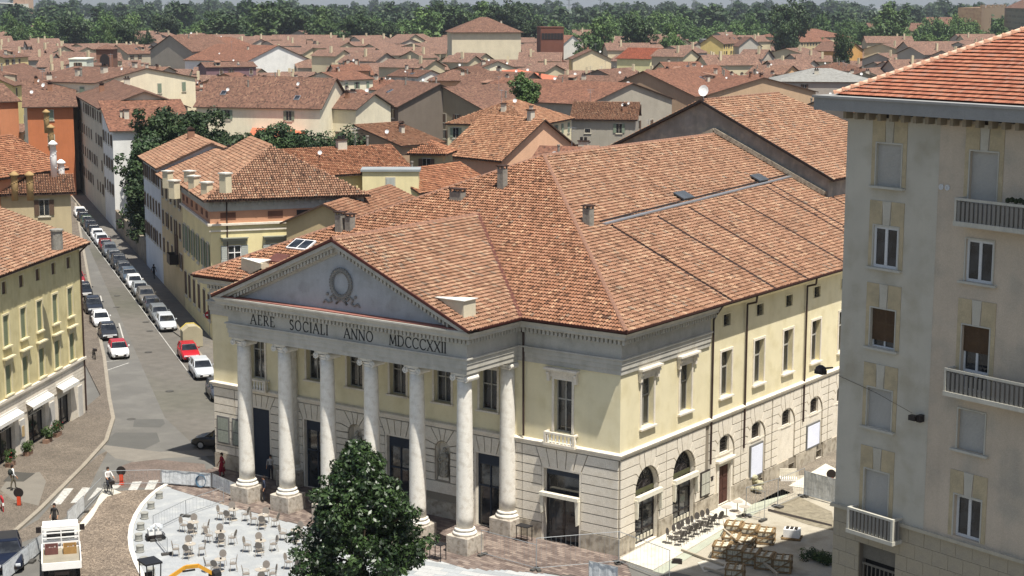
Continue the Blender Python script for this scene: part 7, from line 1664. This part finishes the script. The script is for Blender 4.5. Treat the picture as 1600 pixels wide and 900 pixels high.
H('white low gabled house between tower and park trees', (880, 68), (908, 66), 13, 14, 55, 'g', '#d8d4c8', RO, wins=NO, nch=0, ndish=1)
H('long low red roofed hall with a row of small dormers', (1207, 58), (1330, 58), 13, 34, 45, 'h', '#cbbd9a', RO, wins=(5, 4, (0,), .3), nch=0, ndish=0)
H('second red roofed wing in front of the hall with dormers', (1232, 66), (1300, 64), 11, 14, 54, 'h', '#bfae86', RO, nch=0, ndish=0)
H('ochre gabled small house right of the round tree', (1316, 80), (1348, 78), 12, 14, 66, 'g', '#c79a5c', RB, wins=NO, nch=0, ndish=1)
H('wide grey slate roofed building near the tall block', (1210, 127), (1368, 128), 12, 22, 107, 'h', '#a39c90', '#ffffff', wins=(5, 3, (0,), .4), nch=1, ndish=1, roofmat=pm('grey_fibre_roof', '#86857f', '#77756f', var=.2, nscale=.8))
H('long brown roofed range at the right below the trees', (1362, 48), (1452, 48), 15, 20, 36, 's', '#b3a184', RB, wins=NO, nch=1, ndish=0)
H('brown roofed building left of the crenellated tower', (1455, 40), (1530, 40), 17, 20, 27, 's', '#b8a684', RB, wins=(6, 4, (0,), .4), nch=1, ndish=1)
H('pale yellow house by the park trees on the right', (1130, 68), (1165, 66), 13, 12, 55, 's', '#d6c07c', RB, nch=1, ndish=1)
H('grey gabled house right of the pale yellow one', (1155, 72), (1190, 72), 12, 14, 58, 'g', '#b3ada0', RB, wins=NO, nch=0, ndish=1)
H('glass fronted grey house below the park trees', (1098, 62), (1128, 62), 13, 10, 55, 't', '#8e8c86', RB, nch=1, ndish=0)
H('far white factory hall beyond the left trees', (45, 18), (222, 21), 12, 40, 15, 't', '#c7c5be', wins=NO, nch=0, ndish=0, cat='factory')
H('far white long house among the left tree tops', (96, 52), (147, 54), 11, 18, 49, 's', '#d5d2c8', RB, wins=NO, nch=0, ndish=0)
H('distant tower block with balconies in the top left corner', (20, -12), (38, -12), 45, 20, -14, 't', '#b3937c', wins=NO, nch=0, ndish=0, cat='tower block', name='tower_block')
H('distant pale office block left of the tower block', (-20, 4), (20, 6), 30, 20, 2, 't', '#c3beb2', wins=(7, 4, (0,), 0), nch=0, ndish=0, cat='office block')
# crenellated castle tower at the right
a_, b_ = at(1534, 12, 30), at(1572, 10, 30); rzc = math.atan2((b_-a_).y, (b_-a_).x); Lc = (b_-a_).length
CT = thing('castle_tower', 'crenellated old brick tower at the upper right beside a large roof', 'tower', (a_.x, a_.y, 0), rzc); BR = pm('old_brick', '#8a7258', '#7a5c48', var=.2, nscale=.3)
m = MB(); m.box(0, Lc, 0, 16, 0, 30); m.build('tower_wall', BR, CT, (a_.x, a_.y, 0), rzc)
for k in range(6): m = MB(); m.box(Lc*k/5.5, Lc*k/5.5+Lc*.1, -.1, 1, 30, 32); m.build('merlon', BR, CT, (a_.x, a_.y, 0), rzc)
for x in (.28, .72): m = MB(); m.box(Lc*x-.8, Lc*x+.8, -.1, .1, 18, 22); m.build('arched_window', DARKM, CT, (a_.x, a_.y, 0), rzc)
H('large old building with a high gabled roof at the right edge behind the tiled roof', (1570, 12), (1640, 14), 30, 30, -5, 's', '#9a8672', RB, wins=(7, 4, (0,), .2), nch=1, ndish=0)
# ============================================================ THE REST OF THE TOWN, house by house
g = random.Random(99)
WC = ['#d6c69c', '#cdb991', '#ddd3b8', '#c7a882', '#b9a98a', '#d9d5c8', '#c99b74', '#e0d8bc', '#b8ad98', '#a99c86', '#cfa97f', '#d8caa8']
WN = ['ochre', 'sand', 'cream', 'tan', 'grey-beige', 'whitish', 'apricot', 'pale cream', 'greyish', 'dull stone', 'orange-tan', 'buff']
RC = [RB, '#f8e2d6', RO, '#fffaf4', '#d9cdc6']; RNm = ['brown', 'reddish', 'orange', 'pale', 'dark brown']
town = []; D_ = 205.0; vdir = Vector((_fw[0], _fw[1], 0)).normalized(); vr_ = Vector((_r0[0], _r0[1], 0)); cnt = 0
fwd0 = Vector((CX0, CY0, 0))
def hides(c, r, h):
    D1 = float((np.array((c.x, c.y, 8.0))-CAM)@_fw); x, y = project((c.x, c.y, h)); rp = r*CF/D1
    return any(D1 < D2+4 and x+rp > a and x-rp < b and y < d_ for a, b, c_, d_, D2 in RECT)
def clash(c, r):
    for x, y, q in HOUSES:
        if (c.x-x)**2+(c.y-y)**2 < (r*.72+q*.72)**2: return True
    return False
RECT += [(415, 590, 170, 236, 1e3 and float((np.array(at(500, 196, 13))-CAM)@_fw)), (795, 850, 112, 150, 300.0), (140, 310, 160, 300, 240.0)]
GARD = [(at(458, 206, 12), 9), (at(535, 196, 13), 10), (SP(70, 12), 24), (at(820, 150), 8), (at(510, 235), 15)]
while D_ < 1080:
    stp = 12.5 if D_ < 400 else (17 if D_ < 640 else 22); sz_ = 11.5 if D_ < 400 else (14 if D_ < 640 else 18)
    lat = -D_*.325
    while lat < D_*.325:
        c = fwd0+vdir*(D_+g.uniform(-3, 3))+vr_*(lat+g.uniform(-2, 2)); w_ = sz_*g.uniform(.55, 1.35); d_ = sz_*g.uniform(.6, .95); lat += w_*.95
        # keep the street, the theatre and the gardens clear
        rel = c-SA_; cs = rel.dot(SN); ss = rel.dot(SE_)
        if -14 < cs < 6 and ss < 190: continue
        if cs > -30 and ss < 84 and cs < 14: continue
        if -48 < c.x < 14 and c.y < 78: continue
        if c.x > 5 and c.y < 60: continue
        if any((c-gc).length < gr+w_*.5 for gc, gr in GARD): continue
        if D_ > 985 and g.random() < .45: continue
        zl = 15.0
        if hides(c, w_*.55, 15):
            zl = 8.5
            if hides(c, w_*.55, 9.5): continue
        if clash(c, math.hypot(w_, d_)/2): continue
        town.append((D_, c.copy(), w_, d_, zl))
        HOUSES.append((c.x, c.y, math.hypot(w_, d_)/2))
    D_ += stp
def spot(c):
    x, y = project((c.x, c.y, 11)); 
    return x, y
SIDE = [(0, 250, 'above the street'), (250, 480, 'above the hipped house'), (480, 690, 'left of the tower house'), (690, 860, 'below the tower house'), (860, 1010, 'above the wide grey gable'), (1010, 1200, 'above the stage house'), (1200, 1400, 'above the grey slate roof'), (1400, 1700, 'behind the tall block')]
sz0 = lambda D: 10.9 if D < 400 else (13.3 if D < 640 else 17)
seen = {}; far = MB(); far.uv = []; nth = 0; rest = []
for D_, c, w_, d_, zl in town:
    if nth >= 236: rest.append((D_, c, w_, d_, zl)); continue
    nth += 1; i = g.randrange(len(WC)); j = g.choices(range(5), (5, 4, 4, 3, 3))[0]; kind = g.choices(('s', 'g', 'h'), (5, 3, 3))[0]
    ang = g.choice((0, PI/2, srz, srz+PI/2, R(16), R(35)))+R(g.uniform(-5, 5))
    # front must face the camera: bring the angle into the half turn around the view
    base_ = math.atan2(vr_.y, vr_.x)
    while ang-base_ > PI/4: ang -= PI/2
    while ang-base_ < -PI/4: ang += PI/2
    p = c-Vector((math.cos(ang), math.sin(ang), 0))*w_/2-Vector((-math.sin(ang), math.cos(ang), 0))*d_/2
    z = g.uniform(7.5, 14.0) if zl > 9 else g.uniform(5.5, 7.5); rise = min(w_ if kind == 'g' else d_, 16)/2*g.uniform(.28, .42); x, y = spot(c)
    side = next((s for a, b, s in SIDE if a <= x < b), 'at the far side'); band = 'near' if D_ < 330 else ('middle' if D_ < 560 else 'far')
    kn = {'s': 'long eaves', 'g': 'gable in front', 'h': 'hipped roof'}[kind]; nd = g.choice((0, 1, 1, 2)); nc = g.choice((2, 2, 3, 4))
    lab = '%s %s-walled house, %s tiles, %s, %s %s' % ('small' if w_ < sz0(D_) else 'broad', WN[i], RNm[j], kn, band, side)
    ho = house('house', lab, p, ang, w_, d_, z, rise, kind, WC[i], RC[j], seed=nth, nch=nc, ndish=nd if D_ < 700 else min(nd, 1), wins=((3.4, 3.3, (0, 1, 3), .2) if D_ < 520 else (5, 3.6, (0,), .3)), winkind=g.choice(('cg', 'cb', 'cw')), group='houses of the old town', ov=.5 if D_ < 600 else .7)
    HOUSES.pop(); seen.setdefault(lab, []).append((x, ho))
for lab, L_ in seen.items():
    if len(L_) > 1:
        L_.sort(key=lambda t: t[0]); nm = ['left one', 'right one'] if len(L_) == 2 else ['left one', 'middle one', 'right one', 'rightmost']
        for (x, ho), w__ in zip(L_, nm): ho['label'] = ho['label'].replace(', long eaves', '').replace(' in front', '').replace(', hipped roof', ', hipped')+', '+w__
# the farthest rows, too many and too small to be singled out
fm = MB(); fm.uv = []
for D_, c, w_, d_, zl in rest:
    ang = g.choice((0, PI/2, srz, R(35)))+R(g.uniform(-6, 6)); z = g.uniform(7.5, 14) if zl > 9 else 6.5; rise = g.uniform(1.6, 3.2); i = g.randrange(2)
    Mw = Matrix.Translation((c.x, c.y, 0)) @ Matrix.Rotation(ang, 4, 'Z'); a, b = w_/2, d_/2
    def q3(x, y, zz): return tuple(Mw @ Vector((x, y, zz)))
    for (x0, y0), (x1, y1) in (((-a, -b), (a, -b)), ((a, -b), (a, b)), ((a, b), (-a, b)), ((-a, b), (-a, -b))):
        fm.poly([q3(x0, y0, 0), q3(x1, y1, 0), q3(x1, y1, z), q3(x0, y0, z)], 1+i); fm.uv.append([(0, 0)]*4)
    for s in (-1, 1): fm.poly([q3(s*a, -b, z), q3(s*a, b, z), q3(s*a, 0, z+rise)], 1+i); fm.uv.append([(0, 0)]*3)
    o_ = .6
    for s in (-1, 1): uvpoly(fm, [q3(-a-o_, s*(b+o_), z-.1), q3(a+o_, s*(b+o_), z-.1), q3(a+o_, 0, z+rise+.1), q3(-a-o_, 0, z+rise+.1)], q3(-a-o_, s*(b+o_), z), Vector(q3(a, s*b, z))-Vector(q3(-a, s*b, z)), 0)
    if g.random() < .8: x = g.uniform(-a, a)*.7; fm.T = Mw; fm.box(x-.4, x+.4, -b*.5-.4, -b*.5+.4, z, z+rise+1.4, 1); fm.T = None; fm.uv += [[(0, 0)]*4]*6
if fm.v: o = fm.build('distant_rooftops', [TU, pm('far_cream_walls', '#c6b999', var=.3, nscale=.05), pm('far_grey_walls', '#b3a898', var=.3, nscale=.05)]); o['kind'] = 'stuff'; o['label'] = 'farthest rows of small tiled houses before the tree belt'
print('town houses', nth, 'rest', len(rest), 'manual', n_)
# ============================================================ TREES
LF1 = leafmat('park_leaf', '#293a1c', '#3f5529', '#5a6d38'); LF2 = leafmat('dark_leaf_mass', '#1b2915', '#2a3c1f', '#45552f'); BARK = pm('bark', '#4a3f33', var=.3, nscale=6)
def crown_clumps(g, n, rx, rz, z0, lobes=5, fill=.55):
    L = [(g.uniform(-.5, .5)*rx, g.uniform(-.5, .5)*rx, z0+rz*g.uniform(.3, 1.6), rx*g.uniform(.4, .65)) for _ in range(lobes)]; out = []
    while len(out) < n:
        l = g.choice(L); d = Vector((g.gauss(0, 1), g.gauss(0, 1), g.gauss(0, 1))).normalized(); r = l[3]*g.uniform(fill, 1.05)
        p = (l[0]+d.x*r, l[1]+d.y*r, l[2]+d.z*r*1.05)
        if p[2] > z0*.5: out.append((*p, rx*.2))
    return out
CROWN = []
for k in range(5):
    g2 = random.Random(k+40); CROWN.append(leaves('crown', LF1 if k % 2 else LF2, crown_clumps(g2, 120, 6.2, 5.2, 4.0, 6), 44, 1.15, .44, seed=k))
tm = MB(); tm.cyl((0, 0, 0), (0, 0, 5), .45, 8, 0, .3)
for k in range(4): a = k*1.7; tm.cyl((0, 0, 4.5), (2.4*math.cos(a), 2.4*math.sin(a), 8.5), .2, 6, 0, .08)
TRK = tm.mesh('trunk', [BARK])
def tree(p, s, label, group, k=0, rz=0, sz=None):
    t = thing('broadleaf_tree', label, 'tree', (p[0], p[1], 0), rz, group); sz = sz or s
    put('crown', CROWN[k % 5], t, (p[0], p[1], 0), rz, (s, s, sz)); put('trunk', TRK, t, (p[0], p[1], 0), rz, (s, s, sz)); return t
def tree_px(a, b, D, wpx, label, group, k):
    """a tree whose top is at photo pixel (a, b), standing D metres off, with a crown wpx pixels wide"""
    d = ray(a, b); q = CAM+d*(D/(d@_fw)); h = q[2]; s = wpx*D/CF/13.0; return tree((q[0], q[1]), s, label, group, k, k*1.3, h/14.5)
PT = [(345, 12, 960, 95, 'big round tree at the left end of the park belt'), (400, 6, 980, 95, 'broad tree in the left part of the park belt, above the white gable'), (455, 8, 990, 85, 'tall tree above the long brown roofs'), (500, 10, 960, 70, 'round tree above the red roofed row'), (560, 22, 900, 75, 'lower dark tree right of the park belt centre'),
      (600, 28, 900, 60, 'low tree left of the tower house'), (655, 12, 960, 80, 'tall tree just left of the tower house'), (700, 4, 990, 85, 'tree rising behind the left end of the tower house roof'), (752, 3, 1000, 90, 'wide tree behind the tower house roof'), (795, 6, 985, 80, 'tree behind the right end of the tower house'),
      (825, 20, 930, 60, 'tree between the tower house and the brick tower'), (931, 30, 800, 62, 'dark round tree, first of three right of the brick tower'), (994, 25, 800, 62, 'dark round tree, second of three right of the brick tower'), (1046, 38, 790, 55, 'dark round tree, third of three right of the brick tower'),
      (1245, 4, 900, 85, 'large tree above the hall with dormers'), (1225, 16, 880, 50, 'smaller tree left of the large one above the hall'), (1390, 6, 1000, 75, 'round tree above the long brown roofed range'), (1316, 50, 640, 34, 'single round tree in front of the red roofed hall'), (165, 35, 820, 40, 'dark tree behind the bell turret, left'), (195, 32, 830, 55, 'dark tree group behind the bell turret, right'), (222, 40, 800, 30, 'narrow tree next to the grey gabled house'),
      (60, 28, 950, 60, 'tree below the white factory, left'), (110, 26, 950, 60, 'tree below the white factory, middle'), (20, 30, 930, 50, 'tree at the left edge under the office block'), (265, 22, 1000, 60, 'tree above the big grey gable')]
for i, (a, b, D, wp, l) in enumerate(PT): tree_px(a, b, D, wp, l, 'park trees beyond the town' if D > 500 else None, i)
# the wood beyond: crowns merged into one mass
def crown_arrays(k):
    me = CROWN[k]; co = np.zeros(len(me.vertices)*3, np.float32); me.vertices.foreach_get('co', co); rn = np.zeros(len(me.polygons), np.float32); me.attributes['rnd'].data.foreach_get('value', rn); return co.reshape(-1, 3), rn
CA = [crown_arrays(k) for k in range(5)]; g = random.Random(17)
def wood(name, label, spec, mat, step=1):
    cs, rn = [], []
    for (x, y, s, sz) in spec:
        k = g.randrange(5); co, r = CA[k]; co = co.reshape(-1, 4, 3); co = co[::step]; r = r[::step]; a = g.uniform(0, 6.28)
        c, s_ = math.cos(a), math.sin(a); cen = co.mean(axis=1, keepdims=True); q = cen+(co-cen)*(1.0+.35*(step-1)) ; q = q.reshape(-1, 3)*np.array([s, s, sz]); q = np.stack([q[:, 0]*c-q[:, 1]*s_+x, q[:, 0]*s_+q[:, 1]*c+y, q[:, 2]], 1); cs.append(q); rn.append(np.clip(r*.7+g.uniform(0, .3), 0, 1))
    co = np.concatenate(cs); rn = np.concatenate(rn); n = len(rn); me = bpy.data.meshes.new(name); me.vertices.add(len(co)); me.loops.add(n*4); me.polygons.add(n)
    me.vertices.foreach_set('co', co.astype(np.float32).ravel()); me.loops.foreach_set('vertex_index', np.arange(n*4, dtype=np.int32)); me.polygons.foreach_set('loop_start', np.arange(0, n*4, 4, dtype=np.int32)); me.polygons.foreach_set('loop_total', np.full(n, 4, np.int32))
    a = me.attributes.new('rnd', 'FLOAT', 'FACE'); a.data.foreach_set('value', rn.astype(np.float32)); me.materials.append(mat); me.update(); o = put(name, me, kind='stuff'); o['label'] = label; return o
def pol(D, t): q = fwd0+vdir*D+vr_*t; return q.x, q.y
sp1 = []
for D in (1010, 1035, 1070, 1110, 1170, 1240):
    t = -D*.33
    while t < D*.33:
        s = g.uniform(.8, 1.35); sp1.append((*pol(D+g.uniform(-12, 12), t), s, s*g.uniform(.65, 1.3)*(1.1 if D > 1060 else .8))); t += 13*s*g.uniform(.55, .8)
wood('woodland', 'dense belt of mixed green trees beyond the town', sp1, LF1, 2)
sp2 = []
for D in (1400, 1600, 1850, 2200, 2700, 3400):
    t = -D*.33
    while t < D*.33:
        s = g.uniform(1.2, 2.0)*(1+D/6000); sp2.append((*pol(D+g.uniform(-50, 50), t), s, s*g.uniform(.7, 1.0))); t += 14*s*g.uniform(.6, 1.0)
wood('far_woodland', 'far wooded plain below the horizon', sp2, LF2, 5)
print('wood', len(sp1), len(sp2))
m = MB(); m.poly([(*pol(1000, -500), -.02), (*pol(1000, 500), -.02), (*pol(9000, 4500), -.02), (*pol(9000, -4500), -.02)]); m.build('fields', pm('green_plain', '#4c5b33', '#64703f', var=.3, nscale=.004, fine=.05), None, kind='structure')
# pylons on the horizon
pyl = MB()
for s in (-1, 1):
    for e in (-1, 1): pyl.cyl((s*3, e*3, 0), (s*.4, e*.4, 34), .25, 4)
for z in (24, 29): pyl.cyl((-6, 0, z), (6, 0, z), .25, 4)
PYM = pyl.mesh('lattice_mast', [LEAD])
for i, a in enumerate((889, 938, 1084, 1143)):
    q = at(a, 27.5, 0); d_ = Vector((q.x-CX0, q.y-CY0, 0)).normalized()*2300; o = put('lattice_mast', PYM, None, (CX0+d_.x, CY0+d_.y, 0), 0, (.7, .7, 1.25)); tag(o, 'thin pylon on the horizon, %s from the left' % ('first', 'second', 'third', 'fourth')[i], 'pylon', 'pylons on the horizon')
# garden trees by the street and in the town
def big_tree(p, label, clumps, per, size, trunk_h, tr, leaf, seed, name='broadleaf_tree', cat='tree', group=None, spread=1.0, limbs=7, trunk=True):
    t = thing(name, label, cat, (p[0], p[1], 0), 0, group); put('crown', leaves('crown', leaf, clumps, per, spread, size, seed=seed), t, (p[0], p[1], 0))
    m = MB(); m.cyl((0, 0, 0), (0, 0, trunk_h), tr, 9, 0, tr*.7); gg = random.Random(seed)
    for k in range(limbs): c = gg.choice(clumps); m.tube([(0, 0, trunk_h*gg.uniform(.6, 1)), (c[0]*.5, c[1]*.5, (trunk_h+c[2])*.5+.3), (c[0]*.95, c[1]*.95, c[2])], tr*.3, 6)
    m.build('trunk', BARK, t, (p[0], p[1], 0)); return t
print('court D', (np.array(at(535, 196, 13))-CAM)@_fw, [round(r[4]) for r in RECT][:60]); g3 = random.Random(5)
for i, (s, o_, hgt, rr, l) in enumerate(((60, 3.5, 14.0, 4.3, 'dark garden tree nearest the pale blue house by the street'), (68, 3.2, 15.4, 4.6, 'dark garden tree hanging over the street wall, second from the blue house'), (76, 4.0, 16.0, 4.8, 'dark garden tree hanging over the street wall, third from the blue house'), (81, 8, 19.0, 5.2, 'tallest spreading garden tree in front of the cream block'), (80, 14, 18.0, 5.0, 'bushy garden tree before the cream block, right of the tallest'), (74, 19, 17.2, 4.6, 'rightmost garden tree, below the green shutters'))):
    p = SP(s, o_); cl_ = crown_clumps(g3, 150, rr, rr*.8, hgt-rr*1.9, 6, .4); 
    if i < 3: cl_ += [(g3.uniform(-3, 3), g3.uniform(-3, 3), g3.uniform(1.5, hgt*.6), 1.1) for _ in range(90)]
    big_tree(p, l, cl_, 85, .27, hgt*.45, .4, LF2, 60+i)
for i, (a, b, z, r, l) in enumerate(((458, 198, 16.6, 4.6, 'rounded dark tree left half, in the court behind the ribbed roof'), (538, 184, 19.0, 6.0, 'rounded dark tree right half, in the court behind the ribbed roof'))):
    q = at(a, b, z-1); big_tree(q, l, crown_clumps(g3, 170, r*1.15, r*.6, z-r*1.7, 6, .4), 85, .27, 6, .35, LF2, 80+i)
d_ = ray(820, 114); q = CAM+d_*(300/(d_@_fw)); big_tree((q[0], q[1]), 'single bright green tree in the middle of the town', crown_clumps(g3, 150, 3.7, 3.0, q[2]-6.0, 6, .4), 70, .24, q[2]*.5, .3, LF1, 95)
# the garden wall
m = MB(); m.box(0, .35, 0, 34.3, 0, 3.0); m.box(-.08, .43, 0, 34.3, 3.0, 3.12); tag(m.build('garden_wall', pm('old_wall', '#8d8271', '#756a5c', var=.2, nscale=.8), None, SP(52.5), srz), 'old garden wall under the trees along the street', 'wall')
# ---- the magnolia in front
MG = leafmat('magnolia_leaf', '#15220e', '#233616', '#4d6236', rough=.42, spec=.4); q = Vector((-7.0, -15.6, 0)); g4 = random.Random(8); cl_ = []  # lightest of the three leaf colours paints the highlights of the crown
for k in range(620):
    zz = g4.uniform(1.2, 9.0); t_ = (zz-1.2)/7.8; rr = 3.5*math.sin(PI*min(1, (t_*.86+.14)))**.6*(1-.5*t_)
    lump = 1+.2*math.sin(2.2*zz+k % 3); a = g4.uniform(0, math.tau); r_ = rr*lump*(.6+.42*g4.random()**.5)*(1+.17*math.sin(a*4+zz*1.3)+.09*math.sin(a*9-zz*2))
    cl_.append((r_*math.cos(a), r_*math.sin(a), zz, .4))
cl_ += [(g4.uniform(-.5, .5), g4.uniform(-.5, .5), 9.0+g4.uniform(-.3, .35), .3) for _ in range(12)]
big_tree(q, 'glossy dark evergreen magnolia tree in front of the portico steps', cl_, 64, .14, 3.2, .22, MG, 200, name='magnolia_tree', spread=1.15, limbs=26)
# ============================================================ AIR
hz_ = bpy.data.materials.new('haze'); hz_.use_nodes = True; nn = hz_.node_tree.nodes; nn.remove(nn['Principled BSDF']); pv = nn.new('ShaderNodeVolumePrincipled'); pv.inputs['Density'].default_value = .00007; pv.inputs['Color'].default_value = (.86, .92, 1, 1); pv.inputs['Anisotropy'].default_value = .3
hz_.node_tree.links.new(pv.outputs[0], nn['Material Output'].inputs['Volume'])
m = MB(); m.box(-9100, 3100, -700, 12100, -1.2, 62); o = m.build('haze', hz_, None, kind='stuff')
